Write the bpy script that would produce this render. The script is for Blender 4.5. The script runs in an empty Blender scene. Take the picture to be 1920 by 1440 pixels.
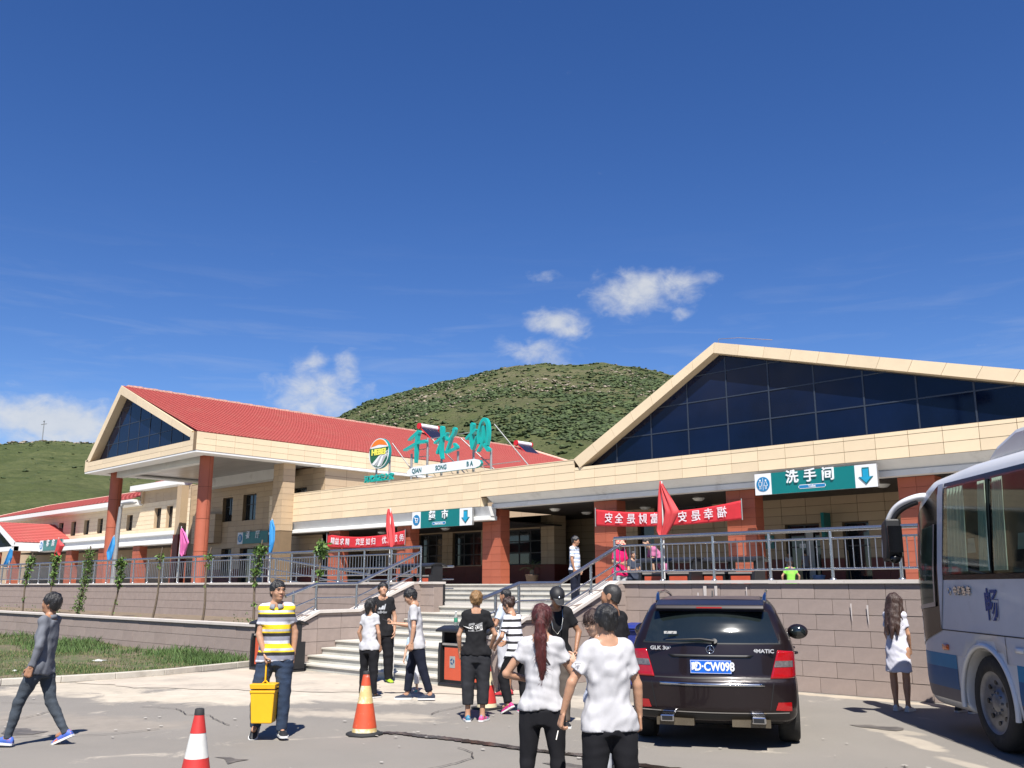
import bpy, math, random
import numpy as np
from mathutils import Vector, Matrix, Euler
random.seed(7); rng=np.random.default_rng(7)
R=math.radians
SC=bpy.context.scene
COL=SC.collection
# ------------------------------------------------------------------ camera, sky, sun, exposure
cd=bpy.data.cameras.new('camera'); cam=bpy.data.objects.new('camera',cd); COL.objects.link(cam)
cam.location=(0,0,1.72)
cam.rotation_euler=(R(90+12.376),0,R(43.604))
cd.sensor_width=36; cd.lens=36*1725.6/1920; cd.clip_start=.05; cd.clip_end=4000
SC.camera=cam
SUN_EL,SUN_AZ=55.0,133.5          # azimuth clockwise from +Y
sx,sy,sz=math.sin(R(SUN_AZ))*math.cos(R(SUN_EL)),math.cos(R(SUN_AZ))*math.cos(R(SUN_EL)),math.sin(R(SUN_EL))
sd=bpy.data.lights.new('sun','SUN'); sd.energy=5.0; sd.angle=R(.5); sd.color=(1,.955,.89)
sun=bpy.data.objects.new('sun',sd); COL.objects.link(sun)
sun.rotation_euler=Vector((sx,sy,sz)).to_track_quat('Z','Y').to_euler()
w=bpy.data.worlds.new('World'); SC.world=w; w.use_nodes=True
N=w.node_tree.nodes; L=w.node_tree.links; N.clear()
def nd(t,**k):
    n=N.new(t)
    for a,b in k.items(): setattr(n,a,b)
    return n
def mth(op,a,b=None,c=None,clamp=False):
    n=nd('ShaderNodeMath',operation=op,use_clamp=clamp)
    for i,v in enumerate((a,b,c)):
        if v is None: continue
        if isinstance(v,(int,float)): n.inputs[i].default_value=v
        else: L.new(v,n.inputs[i])
    return n.outputs[0]
sky=nd('ShaderNodeTexSky',sky_type='NISHITA',sun_disc=False,sun_elevation=R(SUN_EL),sun_rotation=R(SUN_AZ),altitude=1500,air_density=1.0,dust_density=.35,ozone_density=3.2)
tc=nd('ShaderNodeTexCoord'); sp=nd('ShaderNodeSeparateXYZ'); L.new(tc.outputs['Generated'],sp.inputs[0])
AZ=mth('MULTIPLY',mth('ARCTAN2',sp.outputs[0],sp.outputs[1]),57.2958); EL=mth('MULTIPLY',mth('ARCSINE',sp.outputs[2]),57.2958)
cb=nd('ShaderNodeCombineXYZ'); L.new(AZ,cb.inputs[0]); L.new(mth('MULTIPLY',EL,1.5),cb.inputs[1])
def noise(scale,det,rough,vec,dist=0.):
    n=nd('ShaderNodeTexNoise'); n.inputs['Scale'].default_value=scale; n.inputs['Detail'].default_value=det; n.inputs['Roughness'].default_value=rough; n.inputs['Distortion'].default_value=dist
    L.new(vec,n.inputs['Vector']); return n.outputs['Fac']
nf=noise(.62,9,.6,cb.outputs[0],.3); nl=noise(.22,4,.5,cb.outputs[0],.2)
# clouds: (azimuth, elevation, half width, half height, density)
CL=[(-35.5,17.9,2.7,1.5,1.15),(-33.2,18.0,2.5,1.15,.95),(-30.9,18.4,1.5,.8,.55),(-32.8,16.5,.8,.6,.62),(-41.4,19.0,1.1,.55,.62),(-41.1,16.3,2.1,.85,1.1),(-39.8,15.7,1.7,.7,.85),(-41.8,14.3,2.6,1.0,.9),
(-55.6,11.3,3.3,1.9,1.0),(-54.0,12.9,1.0,1.6,.9),(-56.2,13.3,1.2,.9,.8),(-70.5,8.9,4.4,1.5,1.35),(-67.5,8.3,2.4,1.1,1.1),(-73.5,9.0,4,1.1,1.0),(-72.3,10.7,1.0,.6,.5),(-14.0,13.2,3.0,.9,.42),(-22,18.6,3,.6,.3),
(-84,9,6,2,1.2),(-100,11,7,3,1.2),(20,14,8,2.5,1.1),(50,9,10,3,1.1),(95,12,9,3,1.),(140,10,8,2.5,1.),(170,14,7,2.5,.9),(-150,12,9,3,1.),(-125,17,6,2,.8),(120,26,7,3,.7),(-170,30,8,3,.7)]
acc=None
for a,e,wa,he,den in CL:
    dx=mth('DIVIDE',mth('SUBTRACT',AZ,a),wa); dy=mth('DIVIDE',mth('SUBTRACT',EL,e),he)
    d2=mth('ADD',mth('MULTIPLY',dx,dx),mth('MULTIPLY',dy,dy))
    g=mth('MULTIPLY',mth('EXPONENT',mth('MULTIPLY',d2,-.9)),den)
    acc=g if acc is None else mth('MAXIMUM',acc,g)
raw=mth('ADD',acc,mth('MULTIPLY',mth('SUBTRACT',nf,.5),1.45))
raw=mth('ADD',raw,mth('MULTIPLY',mth('SUBTRACT',nl,.5),.5))
cm=nd('ShaderNodeMapRange',interpolation_type='SMOOTHSTEP'); cm.inputs[1].default_value=.28; cm.inputs[2].default_value=1.30; cm.inputs[3].default_value=0; cm.inputs[4].default_value=.86
L.new(raw,cm.inputs[0])
# thin cirrus streaks near the hills
cb2=nd('ShaderNodeCombineXYZ'); L.new(mth('MULTIPLY',AZ,.07),cb2.inputs[0]); L.new(mth('MULTIPLY',EL,.6),cb2.inputs[1])
ci=noise(1.6,7,.6,cb2.outputs[0],.5)
cband=mth('EXPONENT',mth('MULTIPLY',mth('POWER',mth('DIVIDE',mth('SUBTRACT',EL,13.),5.),2.),-1.))
cim=nd('ShaderNodeMapRange'); cim.inputs[1].default_value=.50; cim.inputs[2].default_value=.9; cim.inputs[4].default_value=.20; L.new(ci,cim.inputs[0])
call=mth('MAXIMUM',cm.outputs[0],mth('MULTIPLY',cim.outputs[0],cband))
hs=nd('ShaderNodeHueSaturation'); hs.inputs['Saturation'].default_value=1.25; hs.inputs['Value'].default_value=1.36; hs.inputs['Hue'].default_value=.513
L.new(sky.outputs[0],hs.inputs['Color'])
mx=nd('ShaderNodeMixRGB'); L.new(call,mx.inputs[0]); L.new(hs.outputs[0],mx.inputs[1])
# cloud body slightly greyer where thick and low
cc=nd('ShaderNodeMixRGB'); cc.inputs[1].default_value=(5.9,6.3,6.9,1); cc.inputs[2].default_value=(7.8,7.9,8.0,1); L.new(nf,cc.inputs[0]); L.new(cc.outputs[0],mx.inputs[2])
bg=nd('ShaderNodeBackground'); bg.inputs[1].default_value=.054; L.new(mx.outputs[0],bg.inputs[0])
wo=nd('ShaderNodeOutputWorld'); L.new(bg.outputs[0],wo.inputs[0])
SC.view_settings.view_transform='Standard'; SC.view_settings.look='None'; SC.view_settings.exposure=.90; SC.view_settings.gamma=1
SC.view_settings.use_curve_mapping=False
SC.cycles.max_bounces=6; SC.cycles.transparent_max_bounces=12; SC.cycles.caustics_reflective=False; SC.cycles.caustics_refractive=False

# ------------------------------------------------------------------ materials
MATS={}
def mat(name,col,rough=.7,metal=0.,var=.12,vs=3.,bump=0.,bs=40.,rnd=0.,spec=.5,dirt=None,coat=0.,trans=0.,alpha=1.,emit=None,stretch=None,sub=0.):
    if name in MATS: return MATS[name]
    col=tuple(c*.78 for c in col)
    if dirt: dirt=(tuple(c*.78 for c in dirt[0]),)+tuple(dirt[1:])
    m=bpy.data.materials.new(name); m.use_nodes=True; n=m.node_tree.nodes; l=m.node_tree.links; b=n['Principled BSDF']
    b.inputs['Roughness'].default_value=rough; b.inputs['Metallic'].default_value=metal; b.inputs['Specular IOR Level'].default_value=spec
    b.inputs['Coat Weight'].default_value=coat; b.inputs['Coat Roughness'].default_value=.04; b.inputs['Transmission Weight'].default_value=trans; b.inputs['Alpha'].default_value=alpha
    if sub: b.inputs['Subsurface Weight'].default_value=sub; b.inputs['Subsurface Radius'].default_value=(.02,.008,.004); b.inputs['Subsurface Scale'].default_value=1
    t=n.new('ShaderNodeTexCoord'); vec=t.outputs['Object']
    if stretch:
        mp=n.new('ShaderNodeMapping'); mp.inputs['Scale'].default_value=stretch; l.new(vec,mp.inputs[0]); vec=mp.outputs[0]
    c=n.new('ShaderNodeRGB'); c.outputs[0].default_value=(*col,1); out=c.outputs[0]
    def scale_by(out,fac_sock,lo,hi,f0=0.,f1=1.):
        mr=n.new('ShaderNodeMapRange'); mr.inputs[1].default_value=f0; mr.inputs[2].default_value=f1; mr.inputs[3].default_value=lo; mr.inputs[4].default_value=hi; l.new(fac_sock,mr.inputs[0])
        vm=n.new('ShaderNodeVectorMath'); vm.operation='SCALE'; l.new(out,vm.inputs[0]); l.new(mr.outputs[0],vm.inputs['Scale']); return vm.outputs[0]
    if var:
        no=n.new('ShaderNodeTexNoise'); no.inputs['Scale'].default_value=vs; no.inputs['Detail'].default_value=6; no.inputs['Roughness'].default_value=.65; l.new(vec,no.inputs['Vector'])
        out=scale_by(out,no.outputs['Fac'],1-var,1+var,.3,.7)
    if rnd:
        oi=n.new('ShaderNodeObjectInfo'); out=scale_by(out,oi.outputs['Random'],1-rnd,1+rnd)
    if dirt:
        dc,ds,d0,d1=dirt
        no=n.new('ShaderNodeTexNoise'); no.inputs['Scale'].default_value=ds; no.inputs['Detail'].default_value=8; no.inputs['Roughness'].default_value=.7; l.new(vec,no.inputs['Vector'])
        mr=n.new('ShaderNodeMapRange'); mr.inputs[1].default_value=d0; mr.inputs[2].default_value=d1; l.new(no.outputs['Fac'],mr.inputs[0])
        mi=n.new('ShaderNodeMixRGB'); l.new(mr.outputs[0],mi.inputs[0]); l.new(out,mi.inputs[1]); mi.inputs[2].default_value=(*dc,1); out=mi.outputs[0]
    l.new(out,b.inputs['Base Color'])
    if bump:
        no=n.new('ShaderNodeTexNoise'); no.inputs['Scale'].default_value=bs; no.inputs['Detail'].default_value=4; l.new(vec,no.inputs['Vector'])
        bu=n.new('ShaderNodeBump'); bu.inputs['Strength'].default_value=bump; bu.inputs['Distance'].default_value=.01; l.new(no.outputs['Fac'],bu.inputs['Height']); l.new(bu.outputs[0],b.inputs['Normal'])
    if emit: b.inputs['Emission Color'].default_value=(*emit[0],1); b.inputs['Emission Strength'].default_value=emit[1]
    MATS[name]=m; return m
def S(r,g,b):   # sRGB 0-255 to linear
    f=lambda v:(v/255/12.92 if v/255<=.04045 else ((v/255+.055)/1.055)**2.4)
    return (f(r),f(g),f(b))
# ------------------------------------------------------------------ objects
def tag(o,label=None,cat=None,group=None,kind=None):
    if label: o['label']=label
    if cat: o['category']=cat
    if group: o['group']=group
    if kind: o['kind']=kind
    return o
def empty(name,loc=(0,0,0),rz=0,label=None,cat=None,group=None):
    o=bpy.data.objects.new(name,None); COL.objects.link(o); o.location=loc; o.rotation_euler=(0,0,rz); o.empty_display_size=.2
    return tag(o,label,cat,group)
def link(name,me,parent=None,world=False,loc=None,kind=None):
    o=bpy.data.objects.new(name,me); COL.objects.link(o)
    if loc is not None: o.location=loc
    if parent is not None:
        o.parent=parent
        if world:
            M=Matrix.Identity(4); p=parent; chain=[]
            while p is not None: chain.append(p); p=p.parent
            for q in reversed(chain): M=M@q.matrix_parent_inverse@q.matrix_basis
            o.matrix_parent_inverse=M.inverted()
    if kind: o['kind']=kind
    return o
class MB:
    def __init__(s): s.v=[]; s.f=[]; s.m=[]; s.sm=[]
    def add(s,vs,fs,mi=0,smooth=False):
        b=len(s.v); s.v+= [tuple(map(float,v)) for v in vs]
        for f in fs: s.f.append(tuple(b+i for i in f)); s.m.append(mi); s.sm.append(smooth)
        return s
    def box(s,x0,x1,y0,y1,z0,z1,mi=0):
        return s.add([(x0,y0,z0),(x1,y0,z0),(x1,y1,z0),(x0,y1,z0),(x0,y0,z1),(x1,y0,z1),(x1,y1,z1),(x0,y1,z1)],[(0,3,2,1),(4,5,6,7),(0,1,5,4),(1,2,6,5),(2,3,7,6),(3,0,4,7)],mi)
    def prism(s,poly,a,b,axis=2,mi=0):
        """poly of 2D points extruded from a to b along axis (remaining axes in order)"""
        def P(p,h): q=list(p); q.insert(axis,h); return q
        n=len(poly); vs=[P(p,a) for p in poly]+[P(p,b) for p in poly]
        return s.add(vs,[tuple(range(n))[::-1],tuple(range(n,2*n))]+[(i,(i+1)%n,n+(i+1)%n,n+i) for i in range(n)],mi)
    def tube(s,pts,rad,n=10,mi=0,cap=True,smooth=True,flat=1.):
        pts=[Vector(p) for p in pts]; k=len(pts)
        if not hasattr(rad,'__len__'): rad=[rad]*k
        up=Vector((0,0,1)); vs=[]; prev=None
        for i,p in enumerate(pts):
            d=(pts[min(i+1,k-1)]-pts[max(i-1,0)]).normalized()
            if prev is None:
                u=d.cross(up if abs(d.z)<.9 else Vector((1,0,0))).normalized()
            else: u=(prev-d*prev.dot(d)).normalized()
            prev=u; v=d.cross(u)
            for j in range(n):
                a=2*math.pi*j/n; vs.append(p+u*math.cos(a)*rad[i]+v*math.sin(a)*rad[i]*flat)
        fs=[(i*n+j,i*n+(j+1)%n,(i+1)*n+(j+1)%n,(i+1)*n+j) for i in range(k-1) for j in range(n)]
        s.add(vs,fs,mi,smooth)
        if cap:
            s.add(vs[:n],[tuple(range(n))[::-1]],mi); s.add(vs[-n:],[tuple(range(n))],mi)
        return s
    def lathe(s,prof,n=24,mi=0,c=(0,0),smooth=True,a0=0,a1=2*math.pi):
        vs=[]; full=abs(a1-a0-2*math.pi)<1e-6; nn=n if full else n+1
        for r,z in prof:
            for j in range(nn):
                a=a0+(a1-a0)*j/n; vs.append((c[0]+r*math.cos(a),c[1]+r*math.sin(a),z))
        fs=[(i*nn+j,i*nn+(j+1)%nn,(i+1)*nn+(j+1)%nn,(i+1)*nn+j) for i in range(len(prof)-1) for j in range(n)]
        return s.add(vs,fs,mi,smooth)
    def ell(s,c,r,n=12,m=8,mi=0,rot=None):
        vs=[];
        for i in range(m+1):
            t=math.pi*i/m
            for j in range(n):
                a=2*math.pi*j/n; v=Vector((r[0]*math.sin(t)*math.cos(a),r[1]*math.sin(t)*math.sin(a),r[2]*math.cos(t)))
                if rot is not None: v=rot@v
                vs.append(v+Vector(c))
        return s.add(vs,[(i*n+j,(i+1)*n+j,(i+1)*n+(j+1)%n,i*n+(j+1)%n) for i in range(m) for j in range(n)],mi,True)
    def mesh(s,name,mats):
        me=bpy.data.meshes.new(name); me.from_pydata(s.v,[],s.f)
        for m in (mats if isinstance(mats,(list,tuple)) else [mats]): me.materials.append(m)
        me.polygons.foreach_set('material_index',s.m); me.polygons.foreach_set('use_smooth',s.sm); me.update(); return me
    def build(s,name,mats,parent=None,world=False,bevel=0,loc=None,kind=None):
        me=s.mesh(name,mats); o=link(name,me,parent,world,loc,kind)
        if bevel:
            b=o.modifiers.new('b','BEVEL'); b.width=bevel; b.segments=2; b.limit_method='ANGLE'
        return o
def text_mesh(name,txt,size,depth=.01,bold=0.,align='CENTER',mirror=False,sx=1.):
    cu=bpy.data.curves.new(name,'FONT'); cu.body=txt; cu.size=size; cu.extrude=depth; cu.align_x=align; cu.align_y='CENTER'; cu.offset=bold; cu.resolution_u=3
    o=bpy.data.objects.new(name,cu); COL.objects.link(o)
    dg=bpy.context.evaluated_depsgraph_get(); me=bpy.data.meshes.new_from_object(o.evaluated_get(dg)); me.name=name
    bpy.data.objects.remove(o); 
    if mirror or sx!=1.:
        k=-sx if mirror else sx
        for v in me.vertices: v.co.x*=k
        if mirror: me.flip_normals()
    return me
def text(name,txt,size,m,parent,pos,rot=(math.pi/2,0,0),depth=.01,bold=0.,align='CENTER',mirror=False,world=True,sx=1.,z_up=None):
    me=text_mesh(name,txt,size,depth,bold,align,mirror,sx); me.materials.clear(); me.materials.append(m)
    o=link(name,me,parent,world); o.matrix_basis=Matrix.Translation(pos)@Euler(rot).to_matrix().to_4x4(); return o
def copy_tree(o,parent=None,lvl=0):
    c=o.copy(); COL.objects.link(c)
    if parent is not None: c.parent=parent
    for ch in o.children: copy_tree(ch,c,lvl+1)
    return c
# ------------------------------------------------------------------ material palette
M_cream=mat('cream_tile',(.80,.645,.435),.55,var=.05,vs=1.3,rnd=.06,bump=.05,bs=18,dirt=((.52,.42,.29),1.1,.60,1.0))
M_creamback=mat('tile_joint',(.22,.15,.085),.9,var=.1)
M_creamshade=mat('cream_tile_shaded',(.52,.385,.245),.6,var=.06,vs=1.1,rnd=.07,bump=.05,bs=18)  # darker copy of the cream tile, shade under the canopies put into its colour
M_red=mat('terracotta_tile',(.40,.105,.055),.6,var=.08,vs=2,rnd=.07,bump=.08,bs=25)
M_redback=mat('terracotta_joint',(.16,.05,.03),.9)
M_dado=mat('dark_red_dado',(.19,.035,.022),.55,var=.1,rnd=.08)
M_white=mat('white_render',(.76,.76,.74),.75,var=.06,vs=1.2,bump=.06,bs=12,dirt=((.42,.41,.38),.9,.56,.8))
M_whitec=mat('white_paint',(.82,.82,.80),.6,var=.04)
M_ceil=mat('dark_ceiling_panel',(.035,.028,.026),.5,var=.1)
M_ceilg=mat('metal_strip_ceiling',(.42,.40,.38),.35,.4,var=.25,vs=2.2,stretch=(.15,3,1))
M_glass=mat('dark_blue_glass',(.003,.008,.030),.05,var=.5,vs=.25,spec=.30,rnd=.12)
M_dglass=mat('dark_shopfront_glass',(.018,.022,.026),.05,var=.4,vs=.8,spec=.7)
M_frame=mat('dark_window_frame',(.03,.03,.033),.4,var=.05)
M_mull=mat('grey_mullion',(.045,.058,.085),.4,.3,var=.05)
M_roof=mat('red_roof_tile',(.46,.095,.080),.75,var=.16,vs=9,rnd=.03,bump=.25,bs=30,dirt=((.46,.13,.10),.6,.5,.8))
M_ridge=mat('roof_ridge_mortar',(.66,.42,.33),.85,var=.35,vs=9)
M_stone=mat('retaining_block',(.345,.275,.240),.8,var=.09,vs=5,rnd=.06,bump=.25,bs=60,dirt=((.43,.36,.32),.8,.56,.85))
M_stoneback=mat('block_mortar',(.30,.235,.20),.9)
M_cop=mat('pale_stone_coping',(.66,.60,.54),.6,var=.07,vs=4,rnd=.05,bump=.1)
M_step=mat('grey_marble_step',(.50,.50,.46),.5,var=.13,vs=1.7,rnd=.07,bump=.08,bs=15,dirt=((.36,.34,.28),1.6,.52,.8))
M_tread=mat('pale_step_tread',(.64,.61,.54),.6,var=.08,vs=2,rnd=.05,dirt=((.46,.42,.34),2.2,.55,.85))
M_steel=mat('stainless_steel',(.50,.51,.53),.26,.92,var=.06)
M_steelb=mat('stainless_baluster',(.40,.41,.43),.34,.85,var=.06)
M_galv=mat('galvanised_steel',(.42,.42,.41),.5,.6,var=.15,vs=8)
M_teal=mat('teal_sign_panel',(.0,.175,.175),.35,var=.04)
M_tealch=mat('teal_sign_letter',(.008,.40,.36),.4,var=.06)
M_tealside=mat('teal_letter_side',(.006,.26,.25),.5,var=.05)
M_signw=mat('white_sign_panel',(.80,.82,.84),.4,var=.03)
M_blue=mat('blue_sign_disc',(.012,.20,.44),.4,var=.04)
M_darkteal=mat('dark_teal_letter',(.01,.14,.15),.5,var=.03)
M_banner=mat('red_banner_cloth',(.62,.022,.035),.75,var=.1,vs=4,bump=.1)
M_banchar=mat('banner_white_print',(.80,.72,.76),.8,var=.03)
M_asph=None
# ------------------------------------------------------------------ ground
def ground_material():
    m=bpy.data.materials.new('asphalt'); m.use_nodes=True; n=m.node_tree.nodes; l=m.node_tree.links; b=n['Principled BSDF']; b.inputs['Roughness'].default_value=.88
    b.inputs['Specular IOR Level'].default_value=.3
    tc=n.new('ShaderNodeTexCoord'); v=tc.outputs['Object']
    def no(sc,det=8,ro=.65,dist=0.):
        q=n.new('ShaderNodeTexNoise'); q.inputs['Scale'].default_value=sc; q.inputs['Detail'].default_value=det; q.inputs['Roughness'].default_value=ro; q.inputs['Distortion'].default_value=dist; l.new(v,q.inputs['Vector']); return q.outputs['Fac']
    def mr(s,a,b_,c,d):
        q=n.new('ShaderNodeMapRange'); [setattr(q.inputs[i+1],'default_value',x) for i,x in enumerate((a,b_,c,d))]; l.new(s,q.inputs[0]); return q.outputs[0]
    def mix(f,a,b_,mode='MIX'):
        q=n.new('ShaderNodeMixRGB'); q.blend_type=mode
        if isinstance(f,float): q.inputs[0].default_value=f
        else: l.new(f,q.inputs[0])
        for i,x in ((1,a),(2,b_)):
            if isinstance(x,tuple): q.inputs[i].default_value=(*x,1)
            else: l.new(x,q.inputs[i])
        return q.outputs[0]
    c=mix(mr(no(.35,6,.6,.4),.35,.65,0,1),(.125,.114,.100),(.165,.150,.131))
    c=mix(mr(no(1.3,8,.7,.8),.45,.72,0,.55),c,(.165,.145,.125))
    c=mix(mr(no(.9,9,.72,1.2),.60,.70,0,.75),c,(.44,.385,.31))        # sandy dried stains
    c=mix(mr(no(6,6,.7),.62,.8,0,.5),c,(.12,.105,.092))
    c=mix(mr(no(260,2,.5),.3,.7,0,1),c,mix(.5,c,(.33,.31,.28)))
    sp_=n.new('ShaderNodeSeparateXYZ'); l.new(v,sp_.inputs[0])
    def mt(op,a_,b_=None):
        q=n.new('ShaderNodeMath'); q.operation=op
        for i,x in enumerate((a_,b_)):
            if x is None: continue
            if isinstance(x,(int,float)): q.inputs[i].default_value=x
            else: l.new(x,q.inputs[i])
        return q.outputs[0]
    nz=no(.8,9,.7,.6)
    for (cx_,cy_,ax_,ay_,rot_,col_,wt) in ((-14.2,7.6,2.2,.95,.55,(.46,.405,.325),1.),(-10.7,8.1,1.3,.45,.4,(.40,.35,.285),.8),(-4.2,11.0,.55,.13,-.78,(.44,.385,.31),.7),(-3.35,10.05,.5,.10,-.6,(.44,.385,.31),.6),(-4.9,11.75,.35,.16,-.2,(.40,.35,.28),.6),(-12.6,9.6,3.4,1.1,.6,(.47,.42,.345),.95),(-16.9,7.6,1.3,2.0,0,(.45,.395,.315),.9),(-6.9,10.6,.5,.2,0,(.42,.37,.30),.7),(-8.3,9.9,.8,.14,.3,(.44,.40,.33),.8),(-13.0,5.0,2.,.7,.5,(.255,.225,.19),.8),(-9.2,11.2,2.2,.5,.15,(.40,.355,.29),.9),(-6.5,14.7,6,.18,0,(.42,.36,.28),.9)):
        dx=mt('SUBTRACT',sp_.outputs[0],cx_); dy=mt('SUBTRACT',sp_.outputs[1],cy_); c_,s_=math.cos(rot_),math.sin(rot_)
        u=mt('DIVIDE',mt('ADD',mt('MULTIPLY',dx,c_),mt('MULTIPLY',dy,s_)),ax_); w_=mt('DIVIDE',mt('SUBTRACT',mt('MULTIPLY',dy,c_),mt('MULTIPLY',dx,s_)),ay_)
        d_=mt('SQRT',mt('ADD',mt('MULTIPLY',u,u),mt('MULTIPLY',w_,w_))); f_=mt('SUBTRACT',1.,mt('ADD',d_,mt('MULTIPLY',mt('SUBTRACT',nz,.5),3.2)))
        c=mix(mr(f_,-.12,.30,0,wt),c,mix(mr(no(3,6,.7),.35,.7,0,1),col_,tuple(x*.78 for x in col_)))
    l.new(c,b.inputs['Base Color'])
    bu=n.new('ShaderNodeBump'); bu.inputs['Strength'].default_value=.35; bu.inputs['Distance'].default_value=.006; l.new(no(140,3,.6),bu.inputs['Height']); l.new(bu.outputs[0],b.inputs['Normal'])
    return m
g=MB(); 
gx=[-2500,-400,-120,-60,-30,0,30,120,400,2500]
vs=[(x,y,0 if abs(x)<130 and abs(y)<130 else -.3) for y in gx for x in gx]
g.add(vs,[(j*10+i,j*10+i+1,(j+1)*10+i+1,(j+1)*10+i) for j in range(9) for i in range(9)])
tag(g.build('ground',ground_material()),kind='structure')
def blob_sheet(name,pts,z,m,seed,amp,n=10,kind='structure'):
    """sheet lying on the ground with an irregular outline"""
    r=random.Random(seed); out=[]
    k=len(pts)
    for i in range(k):
        a,b=Vector(pts[i]),Vector(pts[(i+1)%k]); L_=(b-a).length; nn=max(1,int(L_*n)); d=(b-a).normalized(); nrm=Vector((d.y,-d.x))
        for j in range(nn):
            t=j/nn; p=a.lerp(b,t); o=(r.random()-.5)*amp+math.sin(t*L_*5+i*2)*amp*.5; q=p+nrm*o; out.append((q.x,q.y,z))
    bm=MB(); bm.add(out,[tuple(range(len(out)))]); o=bm.build(name,m); 
    import bmesh
    q=bmesh.new(); q.from_mesh(o.data); bmesh.ops.triangulate(q,faces=q.faces[:]); bmesh.ops.recalc_face_normals(q,faces=q.faces[:]); 
    for f in q.faces:
        if f.normal.z<0: f.normal_flip()
    q.to_mesh(o.data); q.free(); o['kind']=kind; return o
M_conc=mat('concrete_apron',(.53,.46,.37),.85,var=.13,vs=1.2,bump=.2,bs=80,dirt=((.34,.30,.25),.9,.5,.72))
M_conc2=mat('sandy_patch',(.40,.345,.28),.9,var=.2,vs=2.5,bump=.2,bs=80,dirt=((.27,.235,.20),1.6,.42,.66))
blob_sheet('pavement',[(-17.9,7.2),(-16.2,7.6),(-14.9,8.4),(-13.6,9.2),(-12.2,10.3),(-10.9,11.0),(-10.4,12.3),(-11.3,11.75),(-17.6,11.75),(-18.15,11.3),(-18.0,9.2)],.008,M_conc,3,.10,6)
# wet crack running across the tarmac
cp=[(-9.2,7.25),(-8.97,7.45),(-8.6,7.52),(-8.33,7.59),(-7.9,7.6),(-7.5,7.68),(-6.99,7.72),(-6.38,7.82),(-5.68,7.8),(-5.0,7.95),(-4.2,7.9),(-3.0,8.1)]
def strip(name,cp,w0,z,m,seed,kind='structure'):
    r=random.Random(seed); L1=[];L2=[]
    for i in range(len(cp)-1):
        a,b=Vector(cp[i]),Vector(cp[i+1]); d=(b-a).normalized(); nr=Vector((-d.y,d.x)); k=10
        for j in range(k):
            p=a.lerp(b,j/k); c=math.sin(i*1.9+j*.31)*.02
            L1.append(p+nr*(w0*(.6+.6*r.random())+c)); L2.append(p-nr*(w0*(.6+.6*r.random())-c))
    vs=[(p.x,p.y,z) for q in zip(L1,L2) for p in q]
    MBo=MB(); MBo.add(vs,[(2*i,2*i+1,2*i+3,2*i+2) for i in range(len(L1)-1)]); o=MBo.build(name,m); 
    for p in o.data.polygons:
        pass
    o['kind']=kind; return o
M_wet=mat('wet_tarmac',(.035,.027,.022),.25,var=.5,vs=6,dirt=((.13,.10,.075),5,.5,.7))
strip('water_stain',cp,.085,.014,M_wet,1)
M_crk=mat('tarmac_crack',(.07,.06,.052),.9,var=.3,vs=9)
def crack(seed,x,y,a,n,w_):
    r=random.Random(seed); P=[(x,y)]
    for i in range(n): a+=r.gauss(0,.45); P.append((P[-1][0]+math.cos(a)*.35,P[-1][1]+math.sin(a)*.35))
    strip('tarmac_crack',P,w_,.016,M_crk,seed)
for k,(x,y,a,n) in enumerate(((-13.5,3.5,.4,10),(-7.5,4.6,1.2,9),(-11,6.4,2.6,8),(-3.9,9.3,-.5,6),(-6.9,5.8,.2,9),(-9.9,8.8,2.8,7),(-3.2,7.4,.9,8),(-15.5,5.2,.9,8))): crack(k+30,x,y,a,n,.008)
for k,(x,y,rx,ry) in enumerate(((-6.1,7.3,.32,.2),(-4.3,8.6,.25,.15),(-12.4,4.4,.3,.22),(-8.9,5.2,.18,.12),(-5.0,11.9,.3,.2))):
    blob_sheet('oil_stain',[(x+rx*math.cos(t),y+ry*math.sin(t)) for t in np.linspace(0,6.28,9)[:-1]],.006,mat('oily_tarmac',(.10,.09,.08),.6,var=.3,vs=6,dirt=((.17,.15,.13),4,.45,.6)),k,.12,10)
# small light litter specks and spots on the tarmac
ms=MB(); rr=random.Random(11)
for i in range(150):
    x=rr.uniform(-17,-2); y=rr.uniform(3.0,11.2); s_=rr.uniform(.008,.03); a0=rr.random()*3
    ms.add([(x+math.cos(a0+k*math.pi/3)*s_*rr.uniform(.7,1.5),y+math.sin(a0+k*math.pi/3)*s_*.8,.02) for k in range(6)],[(0,1,2,3,4,5)])
tag(ms.build('loose_grit',mat('pale_grit',(.50,.47,.42),.9)),kind='stuff')
# ------------------------------------------------------------------ hills
def lerp_prof(a):
    P=[(-180,3),(-120,5),(-100,6.2),(-84,7.0),(-73,7.53),(-70.9,7.86),(-68,7.9),(-64.5,7.6),(-61,7.6),(-57.5,8.5),(-54.5,10.1),(-52.3,11.2),(-50.3,11.8),(-48,12.4),(-45.6,13.0),(-43.6,13.5),(-42,13.62),(-40.2,13.5),(-37.8,13.62),(-35.8,13.32),(-33.5,12.7),(-31,11.8),(-27,10),(-22,8.2),(-15,6.5),(0,5.5),(25,4.5),(60,3.5),(180,3)]
    xs=[p[0] for p in P]; ys=[p[1] for p in P]; return np.interp(a,xs,ys)
def ridge_r(a): return np.interp(a,[-180,-90,-66,-58,-50,-40,-20,180],[520,520,480,400,340,330,360,500])
def vnoise(p,seed=0,oct=4,f0=1.,gain=.5):
    r_=np.random.default_rng(seed); out=np.zeros(len(p)); amp=1.; f=f0
    for o in range(oct):
        for k in range(4):
            d=r_.normal(size=p.shape[1]); d/=np.linalg.norm(d); out+=amp*np.sin(p@(d*f*(1+.5*r_.random()))+r_.random()*6.28)*.35
        amp*=gain; f*=2.07
    return out
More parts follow.
